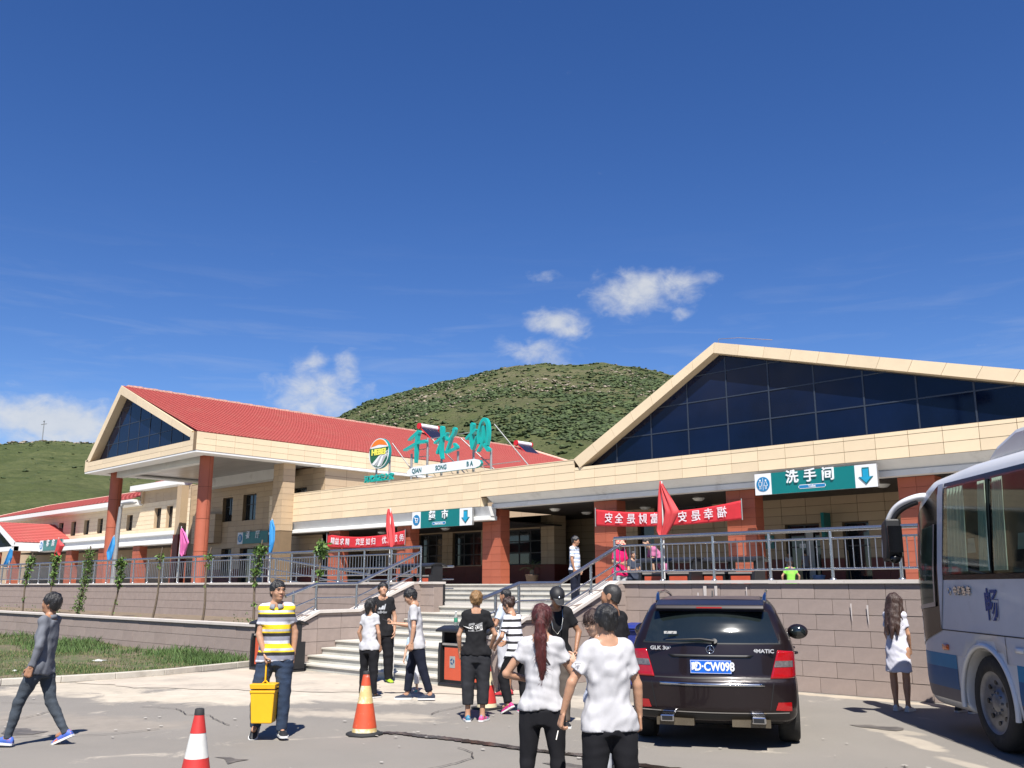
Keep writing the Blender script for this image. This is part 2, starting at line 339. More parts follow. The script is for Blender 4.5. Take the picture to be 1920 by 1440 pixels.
def hill_h(x,y,fine=True):
    a=np.degrees(np.arctan2(x,y)); r=np.hypot(x,y); rr_=ridge_r(a); el=lerp_prof(a)
    base=rr_*.36
    t=np.clip((r-base)/(rr_-base),0,1); zr=1.72+np.tan(np.radians(el))*rr_
    f=t*(1.2-.2*t)
    back=np.clip((r-rr_)/(rr_*.9),0,1)
    z=zr*f*(1-.75*back**1.5)
    P=np.stack([x,y],1)
    z=z+vnoise(P,3,4,.028,.55)*3.0*np.clip(t*3,0,1)*np.clip(1-t,.12,1)+vnoise(P,5,3,.25,.6)*(.30 if fine else 0)*np.clip(t*4,0,1)
    return np.where(t<=0,-.5,z-.3*(1-t))
na,nr=620,120
az=np.radians(np.concatenate([np.linspace(-104,-12,460),np.linspace(-11,55,60)])); na=len(az)
tt=np.linspace(0,1,nr)
X=[];Y=[]
for i in range(nr):
    rr_=ridge_r(np.degrees(az)); 
    rad=rr_*(.36+.64*(tt[i]/.82)) if tt[i]<=.82 else rr_*(1+.9*(tt[i]-.82)/.18)
    X.append(np.sin(az)*rad); Y.append(np.cos(az)*rad)
X=np.concatenate(X);Y=np.concatenate(Y);Z=hill_h(X,Y)
me=bpy.data.meshes.new('hill'); idx=np.arange(nr*na).reshape(nr,na)
fq=np.stack([idx[:-1,:-1],idx[:-1,1:],idx[1:,1:],idx[1:,:-1]],-1).reshape(-1,4)
me.from_pydata(np.stack([X,Y,Z],1).tolist(),[],fq.tolist()); me.polygons.foreach_set('use_smooth',[True]*len(me.polygons))
def hill_material():
    m=bpy.data.materials.new('hill_grass'); m.use_nodes=True; n=m.node_tree.nodes; l=m.node_tree.links; b=n['Principled BSDF']; b.inputs['Roughness'].default_value=.95; b.inputs['Specular IOR Level'].default_value=.1
    tc=n.new('ShaderNodeTexCoord'); v=tc.outputs['Object']
    def no(sc,det=8,ro=.65,dist=0.):
        q=n.new('ShaderNodeTexNoise'); q.inputs['Scale'].default_value=sc; q.inputs['Detail'].default_value=det; q.inputs['Roughness'].default_value=ro; q.inputs['Distortion'].default_value=dist; l.new(v,q.inputs['Vector']); return q.outputs['Fac']
    def mr(s,a,b_,c,d):
        q=n.new('ShaderNodeMapRange'); [setattr(q.inputs[i+1],'default_value',x) for i,x in enumerate((a,b_,c,d))]; l.new(s,q.inputs[0]); return q.outputs[0]
    def mix(f,a,b_):
        q=n.new('ShaderNodeMixRGB'); l.new(f,q.inputs[0])
        for i,x in ((1,a),(2,b_)):
            if isinstance(x,tuple): q.inputs[i].default_value=(*x,1)
            else: l.new(x,q.inputs[i])
        return q.outputs[0]
    c=mix(mr(no(.02,6,.6,.3),.35,.65,0,1),(.078,.094,.036),(.118,.126,.054))
    c=mix(mr(no(.55,6,.8,.2),.40,.60,0,.55),c,(.030,.050,.016))
    c=mix(mr(no(.12,8,.78,.3),.44,.60,0,.8),c,(.046,.062,.023))
    # stony ground shows on the right hand, steeper hill
    sx_=n.new('ShaderNodeSeparateXYZ'); l.new(v,sx_.inputs[0])
    side=mr(sx_.outputs[0],-330,-230,0,1); hz=mr(sx_.outputs[2],18,62,0,1)
    q=n.new('ShaderNodeMath'); q.operation='MULTIPLY'; l.new(side,q.inputs[0]); l.new(hz,q.inputs[1])
    q2=n.new('ShaderNodeMath'); q2.operation='MULTIPLY'; l.new(q.outputs[0],q2.inputs[0]); l.new(mr(no(.045,6,.7,.5),.42,.62,0,.8),q2.inputs[1])
    q3=n.new('ShaderNodeMath'); q3.operation='MULTIPLY'; l.new(q2.outputs[0],q3.inputs[0]); l.new(mr(no(.55,6,.8),.42,.58,.25,1),q3.inputs[1])
    c=mix(q3.outputs[0],c,(.165,.135,.09))
    l.new(c,b.inputs['Base Color'])
    bu=n.new('ShaderNodeBump'); bu.inputs['Strength'].default_value=.8; bu.inputs['Distance'].default_value=1.6; l.new(no(.45,7,.75),bu.inputs['Height']); l.new(bu.outputs[0],b.inputs['Normal'])
    return m
me.materials.append(hill_material()); tag(link('hill',me),kind='structure')
def scatter(name,cnt,seed,mats,size,squash,azr,tr,dens,kind='stuff',ico=None):
    r_=np.random.default_rng(seed); base=np.array([(0,0,1),(.9,0,.35),(.28,.86,.35),(-.73,.53,.35),(-.73,-.53,.35),(.28,-.86,.35),(.73,.53,-.3),(-.28,.86,-.3),(-.9,0,-.3),(-.28,-.86,-.3),(.73,-.53,-.3)])
    fc=[(0,1,2),(0,2,3),(0,3,4),(0,4,5),(0,5,1),(1,6,2),(2,6,7),(2,7,3),(3,7,8),(3,8,4),(4,8,9),(4,9,5),(5,9,10),(5,10,1),(1,10,6)]
    a=r_.uniform(azr[0],azr[1],cnt*6); t=r_.uniform(tr[0],tr[1],cnt*6); rr_=ridge_r(a)*(.36+.64*t); x=np.sin(np.radians(a))*rr_; y=np.cos(np.radians(a))*rr_
    d=dens(a,t,np.stack([x,y],1)); keep=r_.random(len(a))<d; x=x[keep][:cnt]; y=y[keep][:cnt]; k=len(x); z=hill_h(x,y)
    s_=size[0]+(size[1]-size[0])*r_.random(k)**3.2
    V=base[None]*(1+r_.uniform(-.35,.35,(k,len(base),1)))*s_[:,None,None]*np.array([1,1,squash]); V+=np.stack([x,y,z+s_*squash*.25],1)[:,None,:]
    F=(np.array(fc)[None]+(np.arange(k)*len(base))[:,None,None]).reshape(-1,3)
    me=bpy.data.meshes.new(name); me.from_pydata(V.reshape(-1,3).tolist(),[],F.tolist()); 
    for m in mats: me.materials.append(m)
    if len(mats)>1: me.polygons.foreach_set('material_index',np.repeat(r_.integers(0,len(mats),k),len(fc)).astype(np.int32))
    return tag(link(name,me),kind=kind)
shr=[mat('shrub_dark',(.050,.070,.026),.95,var=.3,vs=.8),mat('shrub_mid',(.045,.072,.022),.95,var=.3,vs=.8),mat('shrub_light',(.070,.098,.032),.95,var=.3,vs=.8)]
scatter('hill_shrubs',32000,2,shr,(.15,1.05),.5,(-62,-26),(.25,1.0),lambda a,t,p:np.clip((a+62)/9,0,1)*(.06+.94*np.clip(.32+vnoise(p,8,5,.035,.72)*1.25,0,1)**1.4))
scatter('hill_scrub',1500,9,shr[:2],(.3,1.1),.5,(-104,-60),(.4,1.02),lambda a,t,p:.1+.9*np.clip((t-.8)*5,0,1)**2)
scatter('hill_rocks',3600,4,[mat('rock_pale',(.30,.25,.185),.95,var=.3,vs=.6),mat('rock_grey',(.25,.215,.165),.95,var=.3,vs=.6)],(.15,.8),.5,(-56,-28),(.45,1.01),lambda a,t,p:np.clip((t-.45)*1.2,.05,.5)*np.clip(.35+vnoise(p,12,3,.03,.6)*1.1,.03,1))
scatter('crest_rocks',260,6,[mat('rock_pale',(.40,.33,.245),.95)],(.4,1.6),.4,(-80,-66),(.97,1.0),lambda a,t,p:np.ones(len(a)))
# ------------------------------------------------------------------ tiling helper
_tm={}
def tile_mesh(w,h,t,m,nm):
    k=(round(w,3),round(h,3),round(t,3),m.name,nm)
    if k not in _tm:
        _tm[k]=MB().box(-w/2,w/2,-t,0,-h/2,h/2).mesh(nm,m)
    return _tm[k]
def sub_rects(r,holes):
    out=[r]
    for hx0,hx1,hz0,hz1 in holes:
        nx=[]
        for (a,b,c,d) in out:
            if hx1<=a or hx0>=b or hz1<=c or hz0>=d: nx.append((a,b,c,d)); continue
            if hx0>a: nx.append((a,hx0,c,d))
            if hx1<b: nx.append((hx1,b,c,d))
            m0,m1=max(a,hx0),min(b,hx1)
            if hz0>c: nx.append((m0,m1,c,hz0))
            if hz1<d: nx.append((m0,m1,hz1,d))
        out=nx
    return out
def tiles(parent,m,org,ang,u0,u1,z0,z1,tw,th,t=.02,g=.014,holes=(),bond=False,name='tile',stuff=False,rows=None,seed=0,jit=0.,limit=None):
    """clad a vertical face with separate tiles; org=(x,y) of u=0, ang=direction of u (outward side is to the right of u)"""
    ux,uy=math.cos(ang),math.sin(ang); r=random.Random(seed); acc=MB() if stuff else None; cnt=0
    zs=[z0]; 
    if rows: zs+= [z0+sum(rows[:i+1]) for i in range(len(rows))]
    else:
        n=max(1,round((z1-z0)/th)); zs=[z0+(z1-z0)*i/n for i in range(n+1)]
    for ri in range(len(zs)-1):
        c,d=zs[ri],zs[ri+1]; off=(tw/2 if (bond and ri%2) else 0); us=[u0]; q=u0+(off if off else tw)
        while q<u1-.02: us.append(q); q+=tw
        us.append(u1)
        for i in range(len(us)-1):
            for (a,b,e,f) in sub_rects((us[i],us[i+1],c,d),holes):
                if b-a<.03 or f-e<.03: continue
                w_,h_=b-a-g,f-e-g
                cu,cz=(a+b)/2,(e+f)/2; x=org[0]+ux*cu; y=org[1]+uy*cu; tj=t+(r.random()*jit if jit else 0)
                cnt+=1
                if stuff or (limit and cnt>limit):
                    if acc is None: acc=MB()
                    M_=Matrix.Translation((x,y,cz))@Matrix.Rotation(ang,4,'Z'); b_=MB().box(-w_/2,w_/2,-tj,0,-h_/2,h_/2)
                    acc.add([M_@Vector(v) for v in b_.v],b_.f)
                else:
                    me=tile_mesh(w_,h_,round(tj/.003)*.003,m,name); o=link(name,me,parent,True)
                    o.matrix_basis=Matrix.Translation((x,y,cz))@Matrix.Rotation(ang,4,'Z')
    if acc is not None and acc.v: acc.build(name+'s',m,parent,True,kind='stuff')
def bld(name,label,loc): return empty(name,loc,0,label,'building')
# ------------------------------------------------------------------ terrace, retaining walls, steps
T=1.25; FL=1.78; COPZ=1.82
s=MB(); s.box(-120,-17.3,15.2,48,0,T).box(-17.3,-11.2,15.45,48,0,T).box(-11.2,30,15.2,48,0,T)
M_pave=mat('terrace_paving',(.46,.43,.38),.75,var=.1,vs=2)
tag(s.build('terrace',M_pave),kind='structure')
up=empty('colonnade_steps',(-30,19,T),0,'long flight of pale stone steps rising to the red pillared colonnade','steps')
for i in range(4):
    y0=19.0+i*.34; z1=T+(i+1)*.1325
    xx=-52
    while xx<14:
        MB().box(xx,xx+1.99,y0+.03,46 if i==3 else y0+.42,T,z1-.035).build('riser',M_step,up,True) if i<3 or False else None
        MB().box(xx,xx+1.99,y0,(y0+.40) if i<3 else 22.,z1-.035,z1).build('tread',M_tread,up,True); xx+=2
s=MB().box(-120,30,20.05,48,T,FL-.036); tag(s.build('floor',M_pave),kind='structure')
s=MB().box(-120,30,22.0,48,FL-.035,FL-.002); tag(s.build('floor',M_pave),kind='structure')
def retaining(name,label,x0,x1,y,zb,zc,copx0=None,copx1=None,seed=0,tw=.6,limit=290,copd=.36):
    e=empty(name,((x0+x1)/2,y,0),0,label,'wall')
    MB().box(x0,x1,y+.022,y+.30,zb,zc-.06).build('wall_core',M_stoneback,e,True)
    n=max(1,round((zc-.06-zb)/.27))
    tiles(e,M_stone,(0,y+.022),0,x0,x1,zb,zc-.06,tw,(zc-.06-zb)/n,t=.022,g=.009,bond=True,name='stone_block',seed=seed,jit=.006,limit=limit)
    a=copx0 if copx0 is not None else x0; b=copx1 if copx1 is not None else x1
    q=a
    while q<b-.01:
        q2=min(b,q+1.2); MB().box(q+.003,q2-.003,y-.05,y+copd,zc-.055,zc).build('coping_stone',M_cop,e,True); q=q2
    return e
rw=retaining('retaining_wall','brown stone block terrace wall behind the dark car, right of the steps',-11.45,14,14.97,0,COPZ,-11.5,14,1)
lw=retaining('retaining_wall','long upper stone block wall left of the steps, under the terrace railing',-70,-16.84,14.97,0,COPZ,-70,-16.80,2,tw=.62)
# white lime runs on the wall
M_lime=mat('lime_run',(.62,.56,.52),.9,var=.1)
lm=MB()
for x,w_,z0,z1 in ((-9.35,.035,.95,1.72),(-9.12,.03,1.2,1.72),(-9.5,.015,1.1,1.6),(-6.05,.02,1.0,1.42),(-5.95,.015,.9,1.42),(-6.35,.015,1.1,1.42),(-6.62,.012,1.15,1.44),(-8.5,.01,1.4,1.7)):
    lm.add([(x-w_,14.938,z1),(x+w_,14.938,z1),(x+w_*.5,14.938,z0),(x-w_*.6,14.938,z0+.1)],[(0,3,2,1)])
lm.build('lime_streak',M_lime,rw,True)
lf=retaining('planter_wall','low stone planter wall along the lawn, left of the entrance steps',-60,-17.62,11.48,0,.88,-60,-17.60,3,tw=.62,copd=.32)
s=MB().box(-60,-17.65,11.80,14.99,0,.80); tag(s.build('planting_bed',mat('dry_soil',(.20,.15,.10),.95,var=.25,vs=6,bump=.5,bs=20)),kind='structure')
def wing(x0,x1,label,inner):
    """sloping side wall of the steps: y,z profile of the coping top"""
    e=empty('stair_side_wall',((x0+x1)/2,13,0),0,label,'wall')
    prof=[(11.38,.90),(12.05,1.20),(13.15,1.21),(14.72,COPZ),(15.25,COPZ)]
    MB().prism([(11.42,0)]+[(p[0]+(.04 if i==0 else 0),p[1]-.06) for i,p in enumerate(prof)]+[(15.25,0)],x0+.022,x1-.022,0).build('wall_core',M_stoneback,e,True)
    # cladding slabs: rows clipped by the coping line
    pz=lambda y:np.interp(y,[p[0] for p in prof],[p[1]-.062 for p in prof])
    for side in (0,1):
        xs=(x0,x0+.022) if side==0 else (x1-.022,x1)
        y=11.42; k=0
        while y<15.2:
            y2=min(y+.62,15.2); z=0
            while z<1.8:
                z2=z+.27; a,b=pz(y),pz(y2)
                if z<max(a,b)-.03:
                    q=[(y+.005,z+.005),(y2-.005,z+.005),(y2-.005,max(z+.01,min(z2-.004,b))),(y+.005,max(z+.01,min(z2-.004,a)))]
                    MB().prism(q,xs[0],xs[1],0).build('stone_block',M_stone,e,True)
                z=z2
            y=y2
    MB().box(x0,x1,11.398,11.42,0,.83).build('stone_block',M_stone,e,True)
    for i in range(len(prof)-2):
        (ya,za),(yb,zb)=prof[i],prof[i+1]
        MB().prism([(ya,za-.058),(yb,zb-.058),(yb,zb),(ya,za)],x0-.05,x1+.05,0).build('coping_stone',M_cop,e,True)
    return e
wl=wing(-17.62,-17.30,'sloping stone side wall on the left of the entrance steps',-17.3)
wr=wing(-11.50,-11.18,'sloping stone side wall on the right of the entrance steps',-11.5)
st=empty('entrance_steps',(-14.4,13,0),0,'wide grey marble entrance steps with a half landing','steps')
ys=[11.45,11.80,12.15,12.50,13.75,14.10,14.45,14.80,15.15]
for i,y0 in enumerate(ys):
    z0,z1=.139*i,.139*(i+1); ye=ys[i+1]+.03 if i<8 else 15.5
    x=-17.28 if i>0 else -17.28
    rr=random.Random(i); cuts=[-17.28]; 
    while cuts[-1]<-11.6: cuts.append(min(-11.52,cuts[-1]+rr.uniform(1.0,1.5)))
    for a,b in zip(cuts[:-1],cuts[1:]):
        MB().box(a+.003,b-.003,y0+.03,y0+.06,max(0,z0),z1-.032).build('riser',M_step,st,True)
        MB().box(a+.003,b-.003,y0,ye+.02,z1-.03,z1).build('tread',M_tread,st,True)
MB().prism([(11.5,0)]+[p for i,y0 in enumerate(ys) for p in ((y0+.05,.139*i+.0),(y0+.05,.139*(i+1)-.032))]+[(15.6,.139*9-.032),(15.6,0)],-17.28,-11.52,0).build('step_core',M_step,st,True)
MB().box(-17.3,-16.86,14.98,15.24,T,COPZ-.06)
# ------------------------------------------------------------------ railings
def rail_post(parent,x,y,z0,z1,r=.028):
    b=MB().tube([(x,y,z0),(x,y,z1)],r,10).lathe([(r*1.9,z0),(r*1.9,z0+.015),(r,z0+.03)],12,c=(x,y))
    o=b.build('post',M_steel,parent,True); return o
def railing(name,label,xs,y,ends=None,nb=8,group=None,stuff_after=None):
    e=empty(name,(xs[0],y,COPZ),0,label,'railing',group)
    x0,x1=xs[0],xs[-1]
    MB().tube([(x0,y,2.655),(x1,y,2.655)],.036,12).build('top_rail',M_steel,e,True)
    MB().tube([(x0,y,2.505),(x1,y,2.505)],.020,8).build('middle_rail',M_steel,e,True)
    MB().tube([(x0,y,2.0),(x1,y,2.0)],.020,8).build('bottom_rail',M_steel,e,True)
    for x in xs: rail_post(e,x,y,COPZ,2.655)
    bm=MB().tube([(0,0,2.0),(0,0,2.505)],.0095,6,cap=False).mesh('baluster',M_steelb); k=0; acc=MB()
    for a,b in zip(xs[:-1],xs[1:]):
        for i in range(1,nb+1):
            x=a+(b-a)*i/(nb+1); k+=1
            if k<=290: o=link('baluster',bm,e,True); o.matrix_basis=Matrix.Translation((x,y,0))
            else: acc.tube([(x,y,2.0),(x,y,2.505)],.0095,5,cap=False)
    if acc.v: acc.build('balusters',M_steelb,e,True,kind='stuff')
    return e
xr=[-11.52+1.14*i for i in range(16)]
railing('terrace_railing','stainless steel railing on the terrace wall right of the entrance steps',xr,15.1)
xl=[-17.47-1.125*i for i in range(36)]
railing('terrace_railing','long stainless steel railing on the terrace wall left of the entrance steps',xl,15.1)
def stair_rail(x,label,front):
    e=empty('stair_handrail',(x,13,1.2),0,label,'railing')
    P=[(x,11.15,1.50),(x,12.08,1.76),(x,13.18,1.77),(x,15.05,2.52)] if front else [(x,11.3,1.50),(x,12.08,1.76),(x,13.18,1.77),(x,15.05,2.52)]
    MB().tube(P,.036,12).build('handrail',M_steel,e,True)
    MB().tube([(p[0],p[1],p[2]-.30) for p in P[:3]]+[(x,15.05,2.2)],.018,8).build('middle_rail',M_steel,e,True)
    MB().tube([(x,13.3,1.37),(x,14.95,2.0)],.018,8).build('bottom_rail',M_steel,e,True)
    MB().tube([(x,11.45,1.02),(x,12.02,1.28)],.018,8).build('bottom_rail',M_steel,e,True)
    for y,z0,z1 in ((11.5,.95,1.62),(12.08,1.2,1.76),(13.18,1.21,1.77),(14.1,1.56,2.16)): rail_post(e,x,y,z0,z1)
    return e
stair_rail(-17.46,'stainless handrail on the left side wall of the steps',False)
stair_rail(-11.34,'stainless handrail on the right side wall of the steps',True)
# ramp rails on the terrace behind the left railing
rp=empty('ramp_railing',(-23,17,T),0,'low steel ramp railing behind the left terrace railing, under the blue flag','railing')
for dz,r_ in ((.9,.03),(.55,.018),(.3,.018)):
    MB().tube([(-27.5,16.6,T+.75+dz-.2),(-21.5,16.6,T+dz-.1)],r_,8).build('rail',M_steel,rp,True)
    MB().tube([(-25.6,17.8,T+dz+.1),(-19.2,17.8,T+dz+.1)],r_,8).build('rail',M_steel,rp,True)
for i in range(6): MB().tube([(-27.5+1.2*i,16.6,T),(-27.5+1.2*i,16.6,T+1.45-.13*i)],.02,8).build('post',M_steel,rp,True)
for i in range(5): MB().tube([(-29+1.5*i,17.8,T),(-29+1.5*i,17.8,T+1.0)],.02,8).build('post',M_steel,rp,True)
# ------------------------------------------------------------------ buildings
def box_part(nm,m,parent,*b,bevel=0): return MB().box(*b).build(nm,m,parent,True,bevel=bevel)
def pillar(parent,x0,x1,y0,y1,z0,z1,tw=.56,th=.31,lit=True):
    p=MB().box(x0+.02,x1-.02,y0+.02,y1-.02,z0,z1).build('pillar',M_redback,parent,True)
    n=round((z1-z0)/.32)
    tiles(p,M_red,(x0,y0+.02),0,0,x1-x0,z0,z1,(x1-x0)/2,(z1-z0)/n,g=.010,name='pillar_tile')
    tiles(p,M_red,(x1-.02,y0),math.pi/2,0,y1-y0,z0,z1,(y1-y0),(z1-z0)/n,g=.010,name='pillar_tile')
    return p
def window(parent,x0,x1,z0,z1,y,rev=.28,glass=None,cols=2,rowsn=2,sill=True,fw=.05,name='window',ang=0,curtain=False):
    """framed window set back in a wall whose face is at y"""
    f=MB()
    yy=y+rev
    for i in range(cols+1):
        xx=x0+(x1-x0)*i/cols; f.box(xx-fw/2 if 0<i<cols else (x0 if i==0 else x1-fw),xx+fw/2 if 0<i<cols else (x0+fw if i==0 else x1),yy-.03,yy+.03,z0,z1)
    hs=[z0,z1] if rowsn==1 else [z0,z0+(z1-z0)*.62,z1] if rowsn==2 else [z0+(z1-z0)*i/rowsn for i in range(rowsn+1)]
    for i,h in enumerate(hs):
        a=h if i==0 else (h-fw if i==len(hs)-1 else h-fw/2); f.box(x0+.001,x1-.001,yy-.028,yy+.028,a,a+fw)
    o=f.build(name,M_frame,parent,True)
    MB().box(x0+.01,x1-.01,yy+.0,yy+.012,z0+.01,z1-.01).build('pane',glass or M_dglass,o,True)
    if curtain: MB().box(x0+(x1-x0)*.55,x1-.04,yy-.006,yy-.002,z0+.1,z1-.1).build('curtain',mat('grey_blue_blind',(.20,.24,.27),.6,var=.2),o,True)
    return o
def reveal(parent,x0,x1,z0,z1,y,rev,m):
    MB().box(x0-.001,x0+.001,y,y+rev,z0,z1)
def roofing(name,parent,quad,nu,nv,m=M_roof,th=.05,world=True,amp=.02,wave=.03):
    """tiled roof slope: quad corners eave0, eave1, ridge1, ridge0; courses step like tiles"""
    a,b,c,d=[Vector(q) for q in quad]; nrm=(b-a).cross(d-a).normalized()
    if nrm.z<0: nrm=-nrm
    vs=[];fs=[]
    U=nu
    for j in range(nv):
        for lvl in (0,1):
            t=(j+lvl)/nv; L0=a.lerp(d,t); L1=b.lerp(c,t)
            for i in range(U+1):
                off=nrm*((th if lvl==0 else 0.012)+ (wave if i%2 else 0))
                vs.append(L0.lerp(L1,i/U)+off)
    W=U+1
    for j in range(nv):
        r0=(2*j)*W; r1=(2*j+1)*W
        for i in range(U): fs.append((r0+i,r0+i+1,r1+i+1,r1+i))
        if j<nv-1:
            r2=(2*j+2)*W
            for i in range(U): fs.append((r1+i,r1+i+1,r2+i+1,r2+i))
    # front drop edge
    k=len(vs); 
    for i in range(W): vs.append(vs[i]-nrm*(th+.02))
    for i in range(U): fs.append((k+i,k+i+1,i+1,i))
    o=MB().add(vs,fs).build(name,m,parent,world); return o
# ---- RIGHT HALL ---------------------------------------------------------------
hall=bld('service_hall','right hand hall with a broad dark glass gable above red pillars and a toilet sign',(-11,31,FL))
X0,X1=-28.55,7.0
fas=MB().box(X0,X1,28.022,28.42,5.48,6.30).build('fascia',M_creamback,hall,True)
tiles(fas,M_cream,(0,28.022),0,-23.25,X1,5.48,6.30,1.0,.36,t=.022,g=.016,rows=[.345,.345,.13],name='fascia_tile')
fas2=MB().box(X0,-23.25,28.022,28.42,6.30,6.60).build('parapet',M_creamback,hall,True)
tiles(fas2,M_cream,(0,28.022),0,X0,-23.25,5.48,6.60,1.06,.36,t=.022,g=.016,rows=[.32,.32,.32,.16],name='fascia_tile')
box_part('parapet_cap',M_cream,hall,X0,-23.2,27.99,28.5,6.60,6.63)
# sloping soffit and white edge beam
MB().prism([(28.03,5.478),(28.45,5.20),(28.75,5.20),(28.75,5.478)],X0+.35,X1,0).build('soffit',M_white,hall,True)
MB().prism([(28.40,5.0),(28.40,5.17),(28.448,5.198),(28.8,5.198),(28.8,5.0)],X0+.30,X1,0).build('edge_beam',M_white,hall,True)
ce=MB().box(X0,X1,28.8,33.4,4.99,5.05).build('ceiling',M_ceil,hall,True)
for i in range(30):
    MB().box(X0,X1,28.85+i*.152,28.85+i*.152+.145,4.975,4.988).build('ceiling_strip',M_ceil,ce,True) if i<30 else None
for x in (-29.27,-22.97,-17.03,-11.0,-4.9,1.2): pillar(hall,x,x+1.12,28.84,29.41,FL,4.995 if x>-29 else 4.995)
# glass gable
zb=6.30
def raked(x):  # underside of rake glass line
    return 9.80-(x+16.75)*-.578 if x<-16.75 else 9.80-(x+16.75)*.262
gx0,gx1=-22.85,-3.65; yg=28.36
def gz(x): return zb+ (x+22.85)*(9.82-zb)/(22.85-16.75) if x<-16.75 else 9.82-(x+16.75)*.268
cols_=[gx0]+[-21.4+1.63*i for i in range(18)]; cols_=[c for c in cols_ if c<gx1]+[gx1]
rowz=[zb,7.28,8.25,9.2,9.9]
gl=MB().prism([(gx0,zb),(gx1,zb),(-16.75,9.82)],yg+.03,yg+.05,1).build('glass_gable',M_frame,hall,True)
def clip_poly(poly,x0,x1,z0,z1):
    def cl(p,f):
        o=[]
        for i in range(len(p)):
            a,b=p[i],p[(i+1)%len(p)]; fa,fb=f(a),f(b)
            if fa>=0: o.append(a)
            if (fa<0)!=(fb<0): t=fa/(fa-fb); o.append((a[0]+(b[0]-a[0])*t,a[1]+(b[1]-a[1])*t))
        return o
    for f in (lambda q:q[0]-x0,lambda q:x1-q[0],lambda q:q[1]-z0,lambda q:z1-q[1]):
        poly=cl(poly,f)
        if len(poly)<3: return []
    return poly
def glaze(parent,poly,cols,rows,y,gap=.012,m=M_glass,mull=.05):
    for i in range(len(cols)-1):
        for j in range(len(rows)-1):
            q=clip_poly(poly,cols[i]+gap,cols[i+1]-gap,rows[j]+gap,rows[j+1]-gap)
            if len(q)>=3:
                cx=sum(p[0] for p in q)/len(q)
                rr=random.Random(i*31+j); tx,tz=rr.gauss(0,.0035),rr.gauss(0,.0035); cz=sum(p[1] for p in q)/len(q); b_=MB().prism(q,y,y+.02,1); b_.v=[(v[0],v[1]+(v[0]-cx)*tx+(v[2]-cz)*tz,v[2]) for v in b_.v]; o=b_.build('pane',m,parent,True)
    mm=MB()
    for c in cols[1:-1]:
        q=clip_poly(poly,c-mull/2,c+mull/2,rows[0],rows[-1])
        if len(q)>=3: zt=max(p[1] for p in q); mm.box(c-mull/2,c+mull/2,y-.02,y,rows[0],zt-.03)
    for r_ in rows[1:-1]:
        q=clip_poly(poly,cols[0],cols[-1],r_-.02,r_+.02)
        if len(q)>=3: xa=min(p[0] for p in q); xb=max(p[0] for p in q); mm.box(xa+.03,xb-.03,y-.018,y-.001,r_-mull*.4,r_+mull*.4)
    mm.build('mullion',M_mull,parent,True)
glaze(gl,[(gx0,zb),(gx1,zb),(-16.75,9.82)],cols_,rowz,yg)
def rake(parent,pts_out,pts_in,y0,y1,step=.95,m=M_cream):
    """inclined fascia band between outer and inner poly-lines (x,z), split into panels"""
    core=MB()
    for k in range(len(pts_out)-1):
        a,b=pts_out[k],pts_out[k+1]; c,d=pts_in[k],pts_in[k+1]
        core.prism([c,d,b,a],y0+.024,y1,1)
    o=core.build('rake',M_creamshade if False else m,parent,True)
    for k in range(len(pts_out)-1):
        a,b=Vector(pts_out[k]),Vector(pts_out[k+1]); c,d=Vector(pts_in[k]),Vector(pts_in[k+1]); n=max(1,int((b-a).length/step))
        for i in range(n):
            t0,t1=i/n,(i+1)/n; e=.006/((b-a).length)
            q=[c.lerp(d,t0+e),c.lerp(d,t1-e),a.lerp(b,t1-e),a.lerp(b,t0+e)]
            MB().prism([tuple(p) for p in q],y0,y0+.023,1).build('rake_panel',m,o,True)
    return o
rake(hall,[(-23.25,6.625),(-16.66,10.20),(-3.1,6.61)],[(-22.95,6.26),(-16.72,9.83),(-3.4,6.30)],27.95,28.75)
# roof of the hall
roofing('roof',hall,[(-23.4,28.1,6.55),(-23.4,52,6.55),(-16.66,52,10.17),(-16.66,28.1,10.17)],60,20,amp=0)
roofing('roof',hall,[(-3,28.1,6.56),(-3,52,6.56),(-16.66,52,10.17),(-16.66,28.1,10.17)],60,30,amp=0)
# back wall with tiles, openings
openR=[(-23.9,-23.05,1.78,4.4),(-23.0,-20.15,4.26,5.0),(-19.6,-18.45,4.3,5.0),(-18.4,-17.98,4.24,5.0),(-16.99,-15.62,1.78,4.0),(-14.72,-13.75,1.78,4.0),(-11.2,-9.8,1.78,4.0),(-7.5,-5.5,2.7,4.3)]
box_part('flat_roof',M_white,hall,X0,-23.1,28.45,36.2,6.15,6.35)
wallR=MB(); wl_=wallR
for r_ in sub_rects((-26.1,7,FL,5.0),openR): wallR.box(r_[0],r_[1],33.02,33.3,r_[2],r_[3])
wr_=wallR.build('wall',M_creamback,hall,True)
tiles(wr_,M_creamshade,(0,33.02),0,-26.1,-9,2.72,4.99,1.0,.325,g=.018,holes=openR,name='wall_tile',seed=5)
tiles(wr_,M_creamshade,(0,33.02),0,-9,7,2.72,4.99,1.0,.325,g=.018,holes=openR,name='wall_tile',stuff=True)
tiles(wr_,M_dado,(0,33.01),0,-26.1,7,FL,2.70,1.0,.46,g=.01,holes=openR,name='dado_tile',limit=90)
for (a,b,c,d) in openR:
    if c>2: window(hall,a,b,c,d-.02,33,.22,cols=max(1,round((b-a)/.9)),rowsn=1)
    else:
        o=window(hall,a,b,c,d,33,.25,cols=2 if b-a>1 else 1,rowsn=2,name='door')
MB().box(-16.25,-15.95,33.16,33.18,2.0,3.75).build('door',mat('open_door_edge',(.5,.52,.52),.4),hall,True)
MB().box(-16.5,-16.25,33.12,33.15,3.12,3.28).build('notice',M_signw,hall,True)
